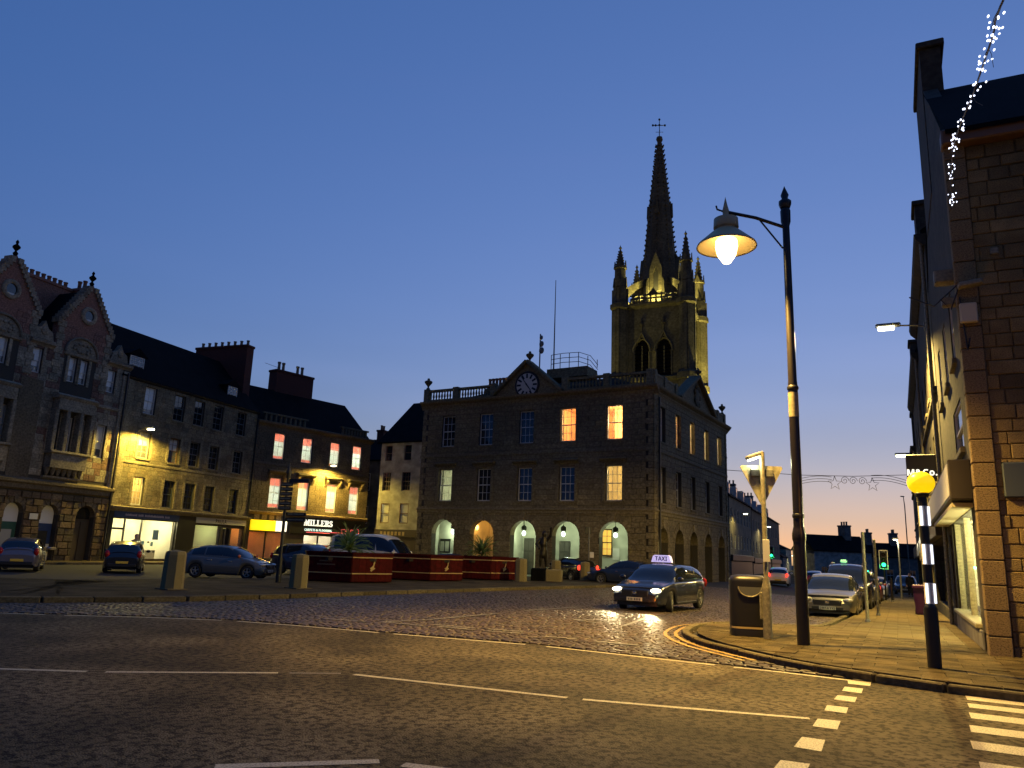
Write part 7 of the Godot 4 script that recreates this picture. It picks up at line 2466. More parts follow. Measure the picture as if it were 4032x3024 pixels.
func make_sign_pole() -> void:
	var t := thing("give_way_sign", "grey sign pole with triangular sign seen from behind and a small lamp on top", "road sign", Vector3(5.32, .115, -16.1), 0.0)
	var b := MB.new()
	b.lathe([Vector2(.09, 0), Vector2(.09, .95), Vector2(.086, 1.02), Vector2(.05, 1.2), Vector2(.047, 3.75), Vector2(.0, 3.78)], 14)
	part(t, "pole", b, mats["galvanised"])
	var d := MB.new()
	d.cbox(Vector3(-.115, .35, -.13), Vector3(.115, .9, -.09), .02)
	part(t, "access_door", d, mats["galvanised"])
	var tri := MB.new()
	var pts := PackedVector2Array()
	for c in [[-.42, 3.42, 2.4], [.42, 3.42, .7], [0.0, 2.72, -PI / 2]]:
		for k in 5:
			var a: float = c[2] - .5 + k * .25
			pts.append(Vector2(c[0] * .92 + cos(a) * .06, c[1] + sin(a) * .06))
	var hull := Geometry2D.convex_hull(pts)
	tri.poly(hull, -.085, -.07)
	var plate := part(t, "sign_plate", tri, mats["sign_back"])
	var rim := MB.new()
	rim.poly(hull, -.092, -.086)
	part(plate, "sign_face", rim, mats["red_sign"])
	for x in [-.15, .15]: slab_part(t, "clip", Vector3(x - .09, 3.25, -.068), Vector3(x + .09, 3.4, -.02), "grey_metal", .01)
	slab_part(t, "notice", Vector3(-.07, 1.5, .06), Vector3(.07, 1.95, .075), "white_paint", .005)
	var h := MB.new()
	h.t = Transform3D(Basis(Vector3(0, 0, 1), .35), Vector3(-.16, 3.66, 0))
	h.cbox(Vector3(-.18, -.02, -.08), Vector3(.14, .06, .08), .02)
	part(t, "lamp_head", h, mats["grey_metal"])
	var g := MB.new()
	g.t = h.t
	g.cbox(Vector3(-.16, -.06, -.06), Vector3(.08, -.02, .06), .01)
	part(t, "lamp_glass", g, mats["glow_led"])
	omni(t, Vector3(-.18, 3.56, -.02), Color(1, 1, .8), .5, .05)

func signal_head(parent: Node, y: float, lit: int, xf := Transform3D(), white := true) -> void:
	var b := MB.new()
	b.cbox(Vector3(-.16, y, -.1), Vector3(.16, y + .95, .08), .03)
	part(parent, "signal_box", b, mats["black_metal"], xf)
	if white:
		var w := MB.new()
		for e in [[-.24, y - .08, -.2, y + 1.03], [.2, y - .08, .24, y + 1.03], [-.2, y - .08, .2, y - .04], [-.2, y + .99, .2, y + 1.03]]: w.box(Vector3(e[0], e[1], -.02), Vector3(e[2], e[3], 0))
		part(parent, "signal_border", w, mats["white_paint"], xf)
	for k in 3:
		var l := MB.new()
		l.t = Transform3D(Basis(Vector3(1, 0, 0), PI / 2), Vector3(0, y + .17 + k * .3, .08))
		l.lathe([Vector2(.115, 0), Vector2(.1, .025), Vector2(0, .035)], 16)
		part(parent, "signal_light", l, mats["glow_green"] if k == 0 and lit == 0 else mats["glow_red"] if k == 2 and lit == 2 else mats["signal_off"], xf)
		var v := MB.new()
		var r0 := PackedVector3Array()
		var r1 := PackedVector3Array()
		for q in 11:
			var a := PI * q / 10
			r0.append(Vector3(cos(a) * .13, y + .17 + k * .3 + sin(a) * .13, .08))
			r1.append(Vector3(cos(a) * .12, y + .17 + k * .3 + sin(a) * .12, .24))
		v.grid([r0, r1])
		part(parent, "signal_visor", v, mats["black_metal"], xf)

func make_signal(at: Vector3, turn: float, label: String, lit: int, high: float) -> void:
	var t := thing("traffic_signal", label, "traffic light", at, turn, "traffic signals down the street")
	var b := MB.new()
	b.tube([Vector3(0, 0, -.16), Vector3(0, high, -.16)], .055)
	part(t, "post", b, mats["black_metal"])
	signal_head(t, high - 1.1, lit)
	omni(t, Vector3(0, high - .93, .3), Color(.1, 1, .5), .35, .06)

func make_posts() -> void:
	var grp := "plain grey posts along the right pavement"
	for k in [[10.59, -23.22, 2.55, .05, "plain grey post nearest, left of the parked silver saloon's wing"], [12.86, -27.36, 2.55, .05, "plain grey post farther along the kerb, second from the corner"], [21.85, -44.7, 1.25, .07, "short dark post by the kerb near the walking person"]]:
		var t := thing("kerb_post", k[4], "post", on_ground(k[0], k[1], .1), 0, grp)
		var b := MB.new()
		b.lathe([Vector2(k[3], 0), Vector2(k[3], k[2]), Vector2(k[3] * .7, k[2] + .03), Vector2(0, k[2] + .04)], 10)
		part(t, "shaft", b, mats["galvanised"] if k[2] > 2 else mats["black_metal"])
		var c := MB.new()
		c.lathe([Vector2(k[3] * 1.5, 0), Vector2(k[3] * 1.5, .06), Vector2(k[3] * 1.1, .1)], 10)
		part(t, "foot_collar", c, mats["grey_metal"])
	for k in [[26.3, -52.5, 4.0, "slim far street lamp with small lit head over the pavement"], [40.0, -78.0, 9.5, "tall unlit far street lamp against the orange sky"]]:
		var t := thing("street_lamp", k[3], "street lamp", on_ground(k[0], k[1]), deg_to_rad(30), "far street lamps")
		var b := MB.new()
		b.tube([Vector3(0, 0, 0), Vector3(0, k[2] * .9, 0), Vector3(-.12, k[2], 0)], .07, .04)
		part(t, "column", b, mats["grey_metal"])
		var h := MB.new()
		h.cbox(Vector3(-.5, k[2] - .03, -.09), Vector3(-.05, k[2] + .07, .09), .02)
		part(t, "lamp_head", h, mats["grey_metal"])
		if k[2] < 5:
			var g := MB.new()
			g.box(Vector3(-.42, k[2] - .08, -.07), Vector3(-.12, k[2] - .03, .07))
			part(t, "lamp_glass", g, mats["glow_led"])
			omni(t, Vector3(-.27, k[2] - .06, 0), Color(1, .95, .8), 6.0, .06)
	make_signal(on_ground(22.6, -47.0, .1), deg_to_rad(-27), "white-bordered traffic signal showing green beside the right pavement", 0, 3.0)
	make_signal(on_ground(24.0, -71.0), deg_to_rad(-20), "traffic signal showing green at the left kerb past the town hall", 0, 3.3)
	var p := thing("wheeled_bin", "purple wheeled bin behind the beacon on the right pavement", "bin", on_ground(15.6, -29.6, .115), deg_to_rad(-30))
	var b := MB.new()
	b.t = Transform3D()
	var rows := []
	for q in [[.22, .0], [.24, .1], [.29, .95]]:
		rows.append(PackedVector3Array([Vector3(q[0], q[1], -q[0]), Vector3(-q[0], q[1], -q[0]), Vector3(-q[0], q[1], q[0]), Vector3(q[0], q[1], q[0])]))
	b.grid(rows, true)
	part(p, "body", b, mats["purple_bin"])
	slab_part(p, "lid", Vector3(-.32, .95, -.33), Vector3(.32, 1.08, .34), "purple_bin", .03)
	for s in [-1, 1]:
		var w := MB.new()
		w.t = Transform3D(Basis(Vector3(0, 0, 1), PI / 2), Vector3(s * .25, .1, -.26))
		w.lathe([Vector2(0, -.03), Vector2(.1, -.03), Vector2(.1, .03), Vector2(0, .03)], 12)
		part(p, "wheel", w, mats["tyre"])

func make_bollards() -> void:
	var grp := "square stone bollards along the edge of the square"
	for k in [[-10.25, -24.6, 1.15, .30, "large stone bollard in front of the silver hatchback's rear wheel"], [-7.2, -27.8, 1.15, .29, "stone bollard beside the left end of the first maroon planter"], [.86, -42.4, 1.2, .3, "stone bollard just right of the last maroon planter"], [3.05, -47.4, 1.15, .28, "stone bollard just right of the bronze statue"], [4.9, -48.4, 1.1, .28, "stone bollard next to the parked car by the arches"]]:
		var t := thing("stone_bollard", k[4], "bollard", on_ground(k[0], k[1], .12), deg_to_rad(-36), grp)
		var b := MB.new()
		var w: float = k[3]
		var rows := []
		for q in [[1.05, 0.0], [1.0, .05], [.94, k[2] - .1], [.84, k[2]], [.0, k[2] + .05]]:
			var r := PackedVector3Array()
			for c in 8:
				var a := TAU * c / 8 + PI / 8
				var rad: float = w * (1.0 if c % 2 == 0 else 1.0) * 1.12
				r.append(Vector3(cos(a) * rad * q[0], q[1], -sin(a) * rad * q[0]))
			rows.append(r)
		for i in rows.size() - 1:
			for j in 8: b.quad(rows[i][j], rows[i][(j + 1) % 8], rows[i + 1][(j + 1) % 8], rows[i + 1][j])
		part(t, "shaft", b, mats["bollard_stone"])
		var f := MB.new()
		f.cbox(Vector3(-w * 1.2, -.1, -w * 1.2), Vector3(w * 1.2, .04, w * 1.2), .02)
		part(t, "footing", f, mats["kerb_stone"])

func leaf_mesh(i: int) -> ArrayMesh:
	var key := "leaf%d" % i
	if cache.has(key): return cache[key]
	var r := RandomNumberGenerator.new()
	r.seed = 900 + i
	var ln := r.randf_range(.75, 1.15)
	var droop := r.randf_range(.25, 1.0)
	var b := MB.new()
	var rows := []
	for k in 7:
		var u := k / 6.0
		var x := ln * u * (1 - .12 * droop * u)
		var y := ln * (.75 * u - droop * .75 * u * u)
		var w := .035 * (1 - pow(u, 3.0)) * (0.6 + 1.2 * u if u < .3 else 1.0) + .002
		rows.append(PackedVector3Array([Vector3(x, y + .008, -w), Vector3(x, y - .008, 0), Vector3(x, y + .008, w)]))
	b.grid(rows)
	cache[key] = b.done()
	return cache[key]

func make_planters() -> void:
	# three hexagonal maroon planters end to end, two with spiky cordylines
	var spots := [[-7.03, -35.4, "first maroon planter nearest us in the row of three"], [-4.2, -40.3, "middle maroon planter of the row of three"], [-1.35, -44.7, "last maroon planter of the row, nearest the arches"]]
	for i in 3:
		var s = spots[i]
		var t := thing("planter", s[2], "planter", Vector3(s[0], .13, s[1]), atan2(.65, 2.3), "maroon planters at the edge of the square")
		var R := 2.1
		var ap := R * cos(PI / 6)
		var hl := R * .5
		for k in 6:
			var d := Transform3D(Basis(UP, PI / 6 + k * PI / 3), Vector3.ZERO)      # vertex towards us
			var bk := MB.new()
			bk.quad(Vector3(-hl, .04, ap), Vector3(hl, .04, ap), Vector3(hl, 1.17, ap), Vector3(-hl, 1.17, ap))
			part(t, "panel", bk, mats["maroon"], d)
			for n in 6:
				var bd := MB.new()
				var x0 := -hl + 2 * hl * n / 6
				bd.cbox(Vector3(x0 + .004, .06, ap), Vector3(x0 + 2 * hl / 6 - .004, 1.16, ap + .03), .005)
				part(t, "board", bd, shade("maroon", [.9, 1.0, 1.12][(n * 5 + k) % 3]), d)
			for y in [.36, 1.03]:
				var r := MB.new()
				r.cbox(Vector3(-hl, y, ap + .031), Vector3(hl, y + .045, ap + .043), .004)
				part(t, "gold_line", r, mats["gold_paint"], d)
			var rim := MB.new()
			rim.cbox(Vector3(-hl - .03, 1.17, ap - .1), Vector3(hl + .03, 1.25, ap + .06), .01)
			part(t, "rim", rim, shade("maroon", .8), d)
			if k != 5:
				var em := MB.new()      # sail emblem
				em.poly(PackedVector2Array([Vector2(-.03, .50), Vector2(.14, .60), Vector2(.06, .66), Vector2(.12, .90), Vector2(.07, .97), Vector2(.02, .74), Vector2(-.06, .66), Vector2(-.14, .62)]), ap + .031, ap + .04)
				em.poly(PackedVector2Array([Vector2(-.12, .50), Vector2(-.05, .48), Vector2(.0, .52), Vector2(-.08, .59)]), ap + .031, ap + .04)
				part(t, "emblem", em, mats["gold_paint"], d)
			elif i == 0:
				for q in [[-.45, .1, .84], [-.55, .25, .70]]:      # two short lines of worn gold lettering
					var x: float = q[0]
					while x < q[1]:
						var g := MB.new()
						g.box(Vector3(x, q[2], ap + .031), Vector3(x + .035, q[2] + .06, ap + .036))
						part(t, "letter_mark", g, mats["gold_dim"], d)
						x += .05
		var so := MB.new()
		so.lathe([Vector2(R - .15, .9), Vector2(R - .15, 1.02), Vector2(0, 1.04)], 6, true)
		part(t, "soil", so, mats["soil"])
		if i == 1: continue
		var pl := thing("spiky_palm", "tall spiky cordyline growing from the nearest maroon planter" if i == 0 else "rounded spiky cordyline growing from the last maroon planter", "plant", Vector3(s[0], 1.1, s[1]), 0, "cordylines in the planters")
		var tr := MB.new()
		tr.tube([Vector3(0, 0, 0), Vector3(.02, .25, .01), Vector3(0, .42, 0)], .07, .05)
		part(pl, "trunk", tr, mats["wood_door"])
		for k in 130:
			var el := rng.randf_range(-.35, 1.25)
			var bs := Basis(UP, rng.randf() * TAU) * Basis(Vector3(0, 0, 1), el - .35)
			var sc := rng.randf_range(.8, 1.2) * (1.05 if i == 0 else 1.0)
			part(pl, "leaf", leaf_mesh(k % 8), mats[["leaf", "leaf_dark", "leaf", "dead_leaf"][k % 4 if k % 9 == 0 else k % 3]], Transform3D(bs.scaled(Vector3.ONE * sc), Vector3(rng.randf_range(-.05, .05), .4 + rng.randf_range(-.1, .12), rng.randf_range(-.05, .05))))

func make_fingerpost() -> void:
	var t := thing("fingerpost", "dark signpost with stacked striped direction boards near the first planter", "signpost", Vector3(-8.97, .12, -31.5), deg_to_rad(-15))
	var b := MB.new()
	b.lathe([Vector2(.11, 0), Vector2(.11, .9), Vector2(.065, 1.1), Vector2(.055, 4.1), Vector2(.1, 4.15), Vector2(.08, 4.3), Vector2(.13, 4.36), Vector2(.06, 4.5), Vector2(.0, 4.85)], 12)
	part(t, "post", b, mats["black_metal"])
	for k in 6:
		var m := MB.new()
		m.cbox(Vector3(-.28 + (k % 2) * .04, 2.85 + k * .19, .02), Vector3(.28, 3.0 + k * .19, .06), .01)
		var f := part(t, "finger_board", m, mats["black_metal"])
		var s := MB.new()
		s.box(Vector3(-.24, 2.895 + k * .19, .061), Vector3(.22, 2.955 + k * .19, .066))
		part(f, "board_lettering", s, mats["galvanised"])
	for y in [2.62, 2.4]:
		var m := MB.new()
		m.cbox(Vector3(-.05, y, -.05), Vector3(.95, y + .14, -.01), .01)
		var f := part(t, "finger_board", m, mats["black_metal"])
		var s := MB.new()
		s.box(Vector3(.12, y + .05, -.01), Vector3(.85, y + .1, -.004))
		part(f, "board_lettering", s, mats["galvanised"])
	var m := MB.new()
	m.cbox(Vector3(.05, 3.95, -.05), Vector3(.95, 4.1, -.01), .01)
	part(t, "finger_board", m, mats["black_metal"])
	var q := thing("sign_post", "slim post with small dark sign in front of the town hall arch", "post", Vector3(5.25, 0, -49.6), 0)
	var c := MB.new()
	c.tube([Vector3(0, 0, 0), Vector3(0, 3.4, 0)], .05)
	part(q, "post", c, mats["grey_metal"])
	slab_part(q, "sign_plate", Vector3(-.28, 2.95, -.02), Vector3(.12, 3.4, .03), "black_metal", .02)
	slab_part(q, "notice", Vector3(.05, 1.5, .05), Vector3(.3, 1.85, .07), "white_fascia", .01)

# ---------------------------------------------------------------- figures: smooth union of tapered bones, meshed as surface nets
func figure(bones: Array, cell: float, blend: float) -> ArrayMesh:
	var lo := Vector3.ONE * 1e9
	var hi := -lo
	for b in bones:
		for p in [b[0], b[1]]:
			var r: float = maxf(b[2], b[3]) + cell * 2
			lo = lo.min(p - Vector3.ONE * r)
			hi = hi.max(p + Vector3.ONE * r)
	var nx := int((hi.x - lo.x) / cell) + 2
	var ny := int((hi.y - lo.y) / cell) + 2
	var nz := int((hi.z - lo.z) / cell) + 2
	var f := PackedFloat32Array()
	f.resize(nx * ny * nz)
	f.fill(1.0)
	for b in bones:
		var r: float = maxf(b[2], b[3]) + blend + cell * 2.0
		var a0: Vector3 = (b[0].min(b[1]) - Vector3.ONE * r - lo) / cell
		var a1: Vector3 = (b[0].max(b[1]) + Vector3.ONE * r - lo) / cell
		var d: Vector3 = b[1] - b[0]
		var dd := maxf(d.length_squared(), 1e-9)
		for k in range(maxi(0, int(a0.z)), mini(nz, int(a1.z) + 1)):
			for j in range(maxi(0, int(a0.y)), mini(ny, int(a1.y) + 1)):
				for i in range(maxi(0, int(a0.x)), mini(nx, int(a1.x) + 1)):
					var p := lo + Vector3(i, j, k) * cell
					var u := clampf((p - b[0]).dot(d) / dd, 0.0, 1.0)
					var s: float = p.distance_to(b[0] + d * u) - lerpf(b[2], b[3], u)
					var at := i + nx * (j + ny * k)
					var o := f[at]
					var h := maxf(blend - absf(o - s), 0.0) / blend
					f[at] = minf(o, s) - h * h * blend * .25
	var verts := {}
	var m := MB.new()
	var vert := func(i: int, j: int, k: int) -> Vector3:
		var key := i + nx * (j + ny * k)
		if verts.has(key): return verts[key]
		var sum := Vector3.ZERO
		var n := 0
		for e in [[0, 1], [2, 3], [4, 5], [6, 7], [0, 2], [1, 3], [4, 6], [5, 7], [0, 4], [1, 5], [2, 6], [3, 7]]:
			var p := Vector3(e[0] & 1, (e[0] >> 1) & 1, e[0] >> 2)
			var q := Vector3(e[1] & 1, (e[1] >> 1) & 1, e[1] >> 2)
			var fa := f[(i + int(p.x)) + nx * ((j + int(p.y)) + ny * (k + int(p.z)))]
			var fb := f[(i + int(q.x)) + nx * ((j + int(q.y)) + ny * (k + int(q.z)))]
			if (fa < 0.0) != (fb < 0.0):
				sum += p.lerp(q, fa / (fa - fb))
				n += 1
		var v := lo + (Vector3(i, j, k) + sum / maxf(1, n)) * cell
		verts[key] = v
		return v
	var grad := func(p: Vector3) -> Vector3:
		var g := (p - lo) / cell
		var i := clampi(int(g.x), 1, nx - 3); var j := clampi(int(g.y), 1, ny - 3); var k := clampi(int(g.z), 1, nz - 3)
		var at := i + nx * (j + ny * k)
		return Vector3(f[at + 1] + f[at + 2] - f[at] - f[at - 1], f[at + nx] + f[at + 2 * nx] - f[at] - f[at - nx], f[at + nx * ny] + f[at + 2 * nx * ny] - f[at] - f[at - nx * ny]).normalized()
	for k in range(1, nz - 2):
		for j in range(1, ny - 2):
			for i in range(1, nx - 2):
				var at := i + nx * (j + ny * k)
				var s := f[at] < 0.0
				for ax in 3:
					var o: bool = f[at + [1, nx, nx * ny][ax]] < 0.0
					if s == o: continue
					var q: Array
					if ax == 0: q = [vert.call(i, j - 1, k - 1), vert.call(i, j, k - 1), vert.call(i, j, k), vert.call(i, j - 1, k)]
					elif ax == 1: q = [vert.call(i - 1, j, k - 1), vert.call(i - 1, j, k), vert.call(i, j, k), vert.call(i, j, k - 1)]
					else: q = [vert.call(i - 1, j - 1, k), vert.call(i, j - 1, k), vert.call(i, j, k), vert.call(i - 1, j, k)]
					if not s: q.reverse()
					var nn := [grad.call(q[0]), grad.call(q[1]), grad.call(q[2]), grad.call(q[3])]
					m.smooth(q[0], q[1], q[2], nn[0], nn[1], nn[2], false)
					m.smooth(q[0], q[2], q[3], nn[0], nn[2], nn[3], false)
	return m.done()

func hand_bones(w: Vector3, dir: Vector3, out: Vector3) -> Array:   # palm, four fingers and a thumb from the wrist
	var b := [[w, w + dir * .08, .032, .036]]
	var side := dir.cross(out).normalized()
	for k in 4:
		var base := w + dir * .085 + side * (k - 1.5) * .02
		var ln: float = [.068, .078, .074, .056][k]
		var mid := base + dir * ln * .55 + out * .006
		b.append([base, mid, .0095, .009])
		b.append([mid, mid + dir * ln * .4 + out * .022, .009, .0075])
	b.append([w + dir * .03 - side * .03, w + dir * .065 - side * .055 + out * .015, .012, .010])
	b.append([w + dir * .065 - side * .055 + out * .015, w + dir * .098 - side * .056 + out * .028, .010, .008])
	return b

func person(label: String, at: Vector3, turn: float, coat: String, legs: String, hair: String, stride: float, holding := 0) -> void:
	var t := thing("person", label, "person", at, turn)
	var V := func(x: float, y: float, z: float) -> Vector3: return Vector3(x, y, z)
	var hip := .92
	# body in one surface: trunk, arms, head; legs share it, clothes are children
	var body := [[Vector3(0, hip, 0), Vector3(0, 1.18, .01), .15, .155], [Vector3(0, 1.18, .01), Vector3(0, 1.40, 0), .16, .13], [Vector3(0, 1.42, 0), Vector3(0, 1.54, .02), .062, .055], [Vector3(0, 1.61, .03), Vector3(0, 1.67, .025), .092, .10], [Vector3(0, 1.56, .07), Vector3(0, 1.60, .085), .05, .05], [Vector3(0, 1.60, .125), Vector3(0, 1.62, .118), .012, .01]]
	for s in [-1.0, 1.0]:
		body.append([Vector3(s * .085, 1.625, .03), Vector3(s * .105, 1.635, .02), .02, .016])
		body.append([Vector3(s * .1, hip, 0), Vector3(s * .10, .5, s * stride * .55 + .02), .095, .065])
		body.append([Vector3(s * .10, .5, s * stride * .55 + .02), Vector3(s * .10, .1, s * stride), .058, .042])
		body.append([Vector3(s * .10, .05, s * stride - .02), Vector3(s * .11, .04, s * stride + .16), .045, .038])
		var sh := Vector3(s * .19, 1.38, 0)
		var el := Vector3(s * .25, 1.10, -s * stride * .4 + .02)
		var wr := Vector3(s * .24, .86, -s * stride * .55 + .1)
		if holding == int(s):
			el = Vector3(s * .26, 1.14, .08)
			wr = Vector3(s * .18, 1.12, .3)
		body.append([Vector3(0, 1.36, 0), sh, .1, .075])
		body.append([sh, el, .062, .05])
		body.append([el, wr, .048, .034])
		body.append_array(hand_bones(wr, (wr - el).normalized(), Vector3(-s * .5, 0, .8).normalized()))
	part(t, "body", figure(body, .021, .045), mats["skin"])
	var ct := [[Vector3(0, .80, 0), Vector3(0, 1.2, .01), .185, .18], [Vector3(0, 1.2, .01), Vector3(0, 1.42, 0), .185, .14]]
	var lg := []
	for s in [-1.0, 1.0]:
		var sh := Vector3(s * .19, 1.38, 0)
		var el := Vector3(s * .25, 1.10, -s * stride * .4 + .02)
		var wr := Vector3(s * .24, .90, -s * stride * .55 + .09)
		if holding == int(s):
			el = Vector3(s * .26, 1.14, .08)
			wr = Vector3(s * .185, 1.122, .27)
		ct.append([Vector3(0, 1.36, 0), sh, .12, .09])
		ct.append([sh, el, .08, .068])
		ct.append([el, wr, .066, .052])
		lg.append([Vector3(s * .1, hip, 0), Vector3(s * .10, .5, s * stride * .55 + .02), .115, .082])
		lg.append([Vector3(s * .10, .5, s * stride * .55 + .02), Vector3(s * .10, .14, s * stride), .076, .062])
		part(t, "shoe", figure([[Vector3(s * .10, .05, s * stride - .04), Vector3(s * .11, .045, s * stride + .17), .055, .045]], .02, .03), mats["black_trim"])
	part(t, "coat", figure(ct, .026, .05), mats[coat])
	part(t, "trousers", figure(lg, .026, .04), mats[legs])
	part(t, "hair", figure([[Vector3(0, 1.64, -.0), Vector3(0, 1.70, .0), .105, .095], [Vector3(0, 1.58, -.05), Vector3(0, 1.66, -.04), .07, .085]], .02, .03), mats[hair])

func make_people() -> void:
	person("person in dark coat and trousers walking down the right pavement", on_ground(31.0, -60.5, .1), deg_to_rad(-27.0), "cloth_black", "cloth_black", "cloth_black", .2)
	person("person in pale hooded jacket standing by the bright shop front", on_ground(-20.6, -43.9, .1), deg_to_rad(60), "cloth_tan", "cloth_dark", "cloth_dark", .06, 1)
	# bronze statue on a rough stone plinth
	var t := thing("statue", "dark bronze standing figure on a rough stone plinth before the arches", "statue", Vector3(2.3, .1, -45.2), deg_to_rad(-10))
	var pl := MB.new()
	pl.cbox(Vector3(-.75, -.1, -.6), Vector3(.05, .72, .6), .06)
	part(t, "plinth", pl, mats["slate"])
	var p2 := MB.new()
	p2.cbox(Vector3(.06, -.1, -.55), Vector3(.95, .68, .55), .06)
	part(t, "plinth_step", p2, mats["bollard_stone"])
	var b := [[Vector3(0, .95, 0), Vector3(0, 1.25, .02), .16, .17], [Vector3(0, 1.25, .02), Vector3(.02, 1.5, .0), .17, .15], [Vector3(.02, 1.5, 0), Vector3(.03, 1.62, .03), .065, .06], [Vector3(.03, 1.68, .05), Vector3(.03, 1.75, .04), .095, .1], [Vector3(.03, 1.78, .02), Vector3(.03, 1.84, .02), .13, .09], [Vector3(-.02, .72, .0), Vector3(0, .95, 0), .2, .18],
		[Vector3(-.1, .9, 0), Vector3(-.12, .45, .06), .12, .085], [Vector3(-.12, .45, .06), Vector3(-.12, .06, 0), .08, .06], [Vector3(-.12, .04, 0), Vector3(-.14, .03, .2), .06, .045],
		[Vector3(.1, .9, 0), Vector3(.15, .45, -.06), .12, .085], [Vector3(.15, .45, -.06), Vector3(.17, .06, -.1), .08, .06], [Vector3(.17, .04, -.1), Vector3(.19, .03, .1), .06, .045],
		[Vector3(-.18, 1.46, 0), Vector3(-.34, 1.22, .12), .085, .07], [Vector3(-.34, 1.22, .12), Vector3(-.2, 1.05, .32), .065, .045], [Vector3(.2, 1.46, 0), Vector3(.36, 1.68, .1), .085, .07], [Vector3(.36, 1.68, .1), Vector3(.40, 1.95, .2), .065, .045]]
	b.append_array(hand_bones(Vector3(-.2, 1.05, .32), Vector3(.5, -.2, .8).normalized(), Vector3(.8, 0, -.5)))
	b.append_array(hand_bones(Vector3(.40, 1.95, .2), Vector3(.1, .9, .3).normalized(), Vector3(0, 0, 1)))
	part(t, "figure", figure(b, .026, .06), mats["bronze"], Transform3D(Basis.from_scale(Vector3.ONE * 1.12), Vector3(-.15, .68, 0)))

# ---------------------------------------------------------------- Christmas lights
func make_lights() -> void:
	var t := thing("fairy_light_string", "sagging strand of small white fairy lights from the corner building up out of view", "light string", Vector3(8.85, 8.8, -14.52), 0)
	var c0 := Curve3D.new()
	for p in [[8.85, 8.8, -14.52], [7.5, 8.72, -12.1], [6.2, 8.05, -9.4], [5.28, 7.5, -7.6], [4.8, 7.22, -6.7], [4.1, 7.1, -4.4], [3.5, 7.6, -1.7]]: c0.add_point(Vector3(p[0] - 8.85, p[1] - 8.8, p[2] + 14.52))
	for k in range(1, 6):
		var tg := (c0.get_point_position(k + 1) - c0.get_point_position(k - 1)) / 6.0
		c0.set_point_in(k, -tg)
		c0.set_point_out(k, tg)
	var path := []
	for k in 41: path.append(c0.sample_baked(c0.get_baked_length() * k / 40.0))
	var w := MB.new()
	w.tube(path, .012, .012, 5)
	part(t, "wire", w, mats["wire_brown"])
	var bm := MB.new()
	bm.ball(Vector3.ZERO, Vector3(.011, .016, .011), 8)
	var bulb := bm.done()
	var c := c0
	var ln := c.get_baked_length()
	for k in 125:
		var u := rng.randf_range(.02, .50) if k % 3 else rng.randf_range(.46, .68)
		if u > .44 and u < .47: continue
		var p := c.sample_baked(ln * u) + Vector3(rng.randf_range(-.07, .07), rng.randf_range(-.1, .06), rng.randf_range(-.07, .07))
		part(t, "light_bulb", bulb, mats["glow_fairy"], Transform3D(Basis(UP, rng.randf() * 6).rotated(Vector3.RIGHT, rng.randf() * 2), p))
	for k in 14:      # twigs of loose cable
		var u := rng.randf_range(.05, .8)
		var p := c.sample_baked(ln * u)
		var m := MB.new()
		m.tube([p, p + Vector3(rng.randf_range(-.08, .08), -.1, rng.randf_range(-.08, .08)), p + Vector3(rng.randf_range(-.12, .12), -.2, rng.randf_range(-.12, .12))], .005, .004, 4)
		part(t, "cable_twig", m, mats["wire_brown"])
	# unlit garland with stars hung across the street further down
	var g := thing("street_garland", "unlit wire garland with stars and scrolls hung across the far street", "decoration", Vector3(18.9, 6.3, -50.0), 0.0)
	var wr := MB.new()
	wr.tube([Vector3(-8.0, 1.2, 0), Vector3(0, .95, 0), Vector3(3.5, 1.0, 0), Vector3(7.5, 1.25, 0)], .02)
	part(g, "wire", wr, mats["wire_brown"])
	for sx in [2.3, 4.75]:
		var st := MB.new()
		var pts := []
		for k in 11:
			var a := PI / 2 + TAU * k / 10
			var r := .46 if k % 2 == 0 else .19
			pts.append(Vector3(sx + cos(a) * r, .5 + sin(a) * r, 0))
		st.tube(pts, .02, .02, 5, false)
		part(g, "star", st, mats["wire_brown"])
	for k in [[-.4, 1.0, .35], [7.2, -1.0, .55]]:
		for q in 3:
			var ar := MB.new()
			var pts := []
			for e in 9:
				var u := e / 8.0
				pts.append(Vector3(k[0] + 2.5 * k[1] * u, k[2] + .25 - q * .17 + sin(u * PI * .6) * .42 - u * .1, 0))
			ar.tube(pts, .017)
			part(g, "swag", ar, mats["wire_brown"])
	for x in [2.95, 3.5, 4.1]:
		var sc := MB.new()
		var pts := []
		for e in 20:
			var a := e * .55
			pts.append(Vector3(x + cos(a) * .28 * (1 - e / 22.0), .7 + sin(a) * .28 * (1 - e / 22.0), 0))
		sc.tube(pts, .017, .017, 5)
		part(g, "scroll", sc, mats["wire_brown"])

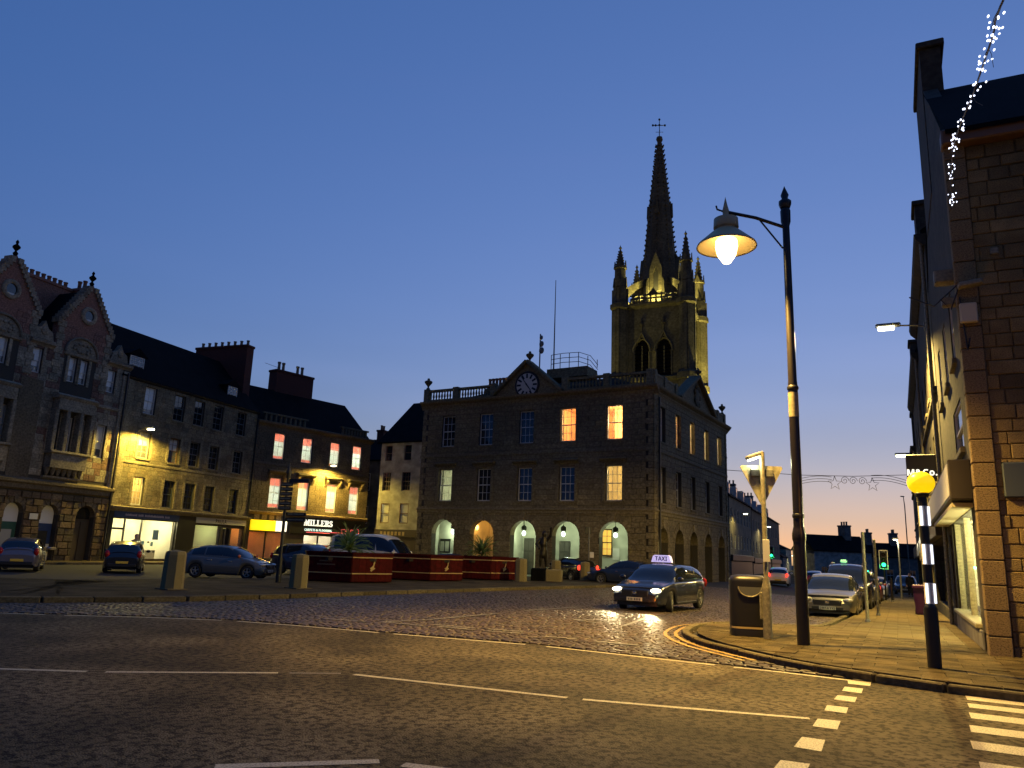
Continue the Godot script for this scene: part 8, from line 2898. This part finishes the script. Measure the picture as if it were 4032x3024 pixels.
func _ready() -> void:
	rng.seed = 7
	# camera
	var cam := Camera3D.new()
	cam.name = "camera"
	add_child(cam)
	cam.fov = 53.07
	cam.near = 0.05
	cam.far = 900.0
	cam.position = Vector3(0, 1.6, 0)
	cam.basis = Basis(Vector3(1, 0, 0), deg_to_rad(12.4)) * Basis(Vector3(0, 0, 1), deg_to_rad(2.15))
	cam.current = true
	# sky and exposure
	var env := Environment.new()
	env.background_mode = Environment.BG_SKY
	env.sky = make_sky()
	env.background_energy_multiplier = 1.0
	env.tonemap_mode = Environment.TONE_MAPPER_LINEAR
	env.tonemap_exposure = 1.0
	env.sdfgi_enabled = true
	env.ssao_enabled = true
	env.ssil_enabled = true
	var we := WorldEnvironment.new()
	we.name = "environment"
	we.environment = env
	add_child(we)
	# the sun has set: only the last low, broad glow from where it went down
	var sun := DirectionalLight3D.new()
	sun.name = "afterglow"
	add_child(sun)
	sun.light_energy = 0.015
	sun.light_color = Color(1.0, 0.72, 0.5)
	sun.light_angular_distance = 12.0
	sun.shadow_enabled = true
	var h := deg_to_rad(29.0)
	var from := Vector3(sin(h) * cos(0.06), sin(0.06), -cos(h) * cos(0.06))
	sun.basis = Basis.looking_at(-from, UP)
	make_materials()
	make_ground()
	print("ground ", Time.get_ticks_msec())
	make_town_hall()
	make_church()
	make_gabled_house()
	make_tenement()
	make_lit_house()
	make_cream_house()
	make_corner_shop()
	make_right_row()
	make_far_street()
	print("buildings ", Time.get_ticks_msec())
	wall_lamp("bright yellow lamp on the tan tenement above the blue shop sign", terrace_at(2.7) + Vector3(0, 9.0, 0), deg_to_rad(70), 1.0, 120.0, Color(1, .87, .38))
	wall_lamp("bright yellow lamp between the coral-blind windows", terrace_at(15.8) + Vector3(.6157, 0, -.788) * 7.6 + Vector3(0, 8.75, 0), deg_to_rad(52), 1.0, 130.0, Color(1, .87, .40))
	wall_lamp("large bright lamp on long arm high on the right-hand buildings", street_at(13.5) + Vector3(0, 10.2, 0), RT, .9, 400.0, Color(1, .84, .46), "glow_led", .1, .75, 78.0, .25)
	wall_lamp("second bright lamp farther down the right-hand buildings", street_at(33.5) + Vector3(0, 8.0, 0), RT, .5, 90.0, Color(1, .86, .5), "glow_led", .1, .7, 78.0, .2)
	make_cars()
	print("cars ", Time.get_ticks_msec())
	make_lamp_post(Vector3(5.67, 0.115, -15.14), "tall black heritage lamp column with bell-shaped lit lantern on bracket arm", 0.0, 36.0, 210.0)
	make_lamp_post(Vector3(3.4, 0.0, -1.5), "matching heritage lamp column on the near pavement beside the camera", PI - 0.4, 60.0, 8.0)
	make_beacon()
	make_bin(Vector3(5.15, .115, -16.75), "black litter bin with arched top behind the grey sign pole")
	make_sign_pole()
	make_posts()
	make_bollards()
	make_planters()
	make_fingerpost()
	make_lights()
	print("furniture ", Time.get_ticks_msec())
	make_people()
	print("people ", Time.get_ticks_msec())
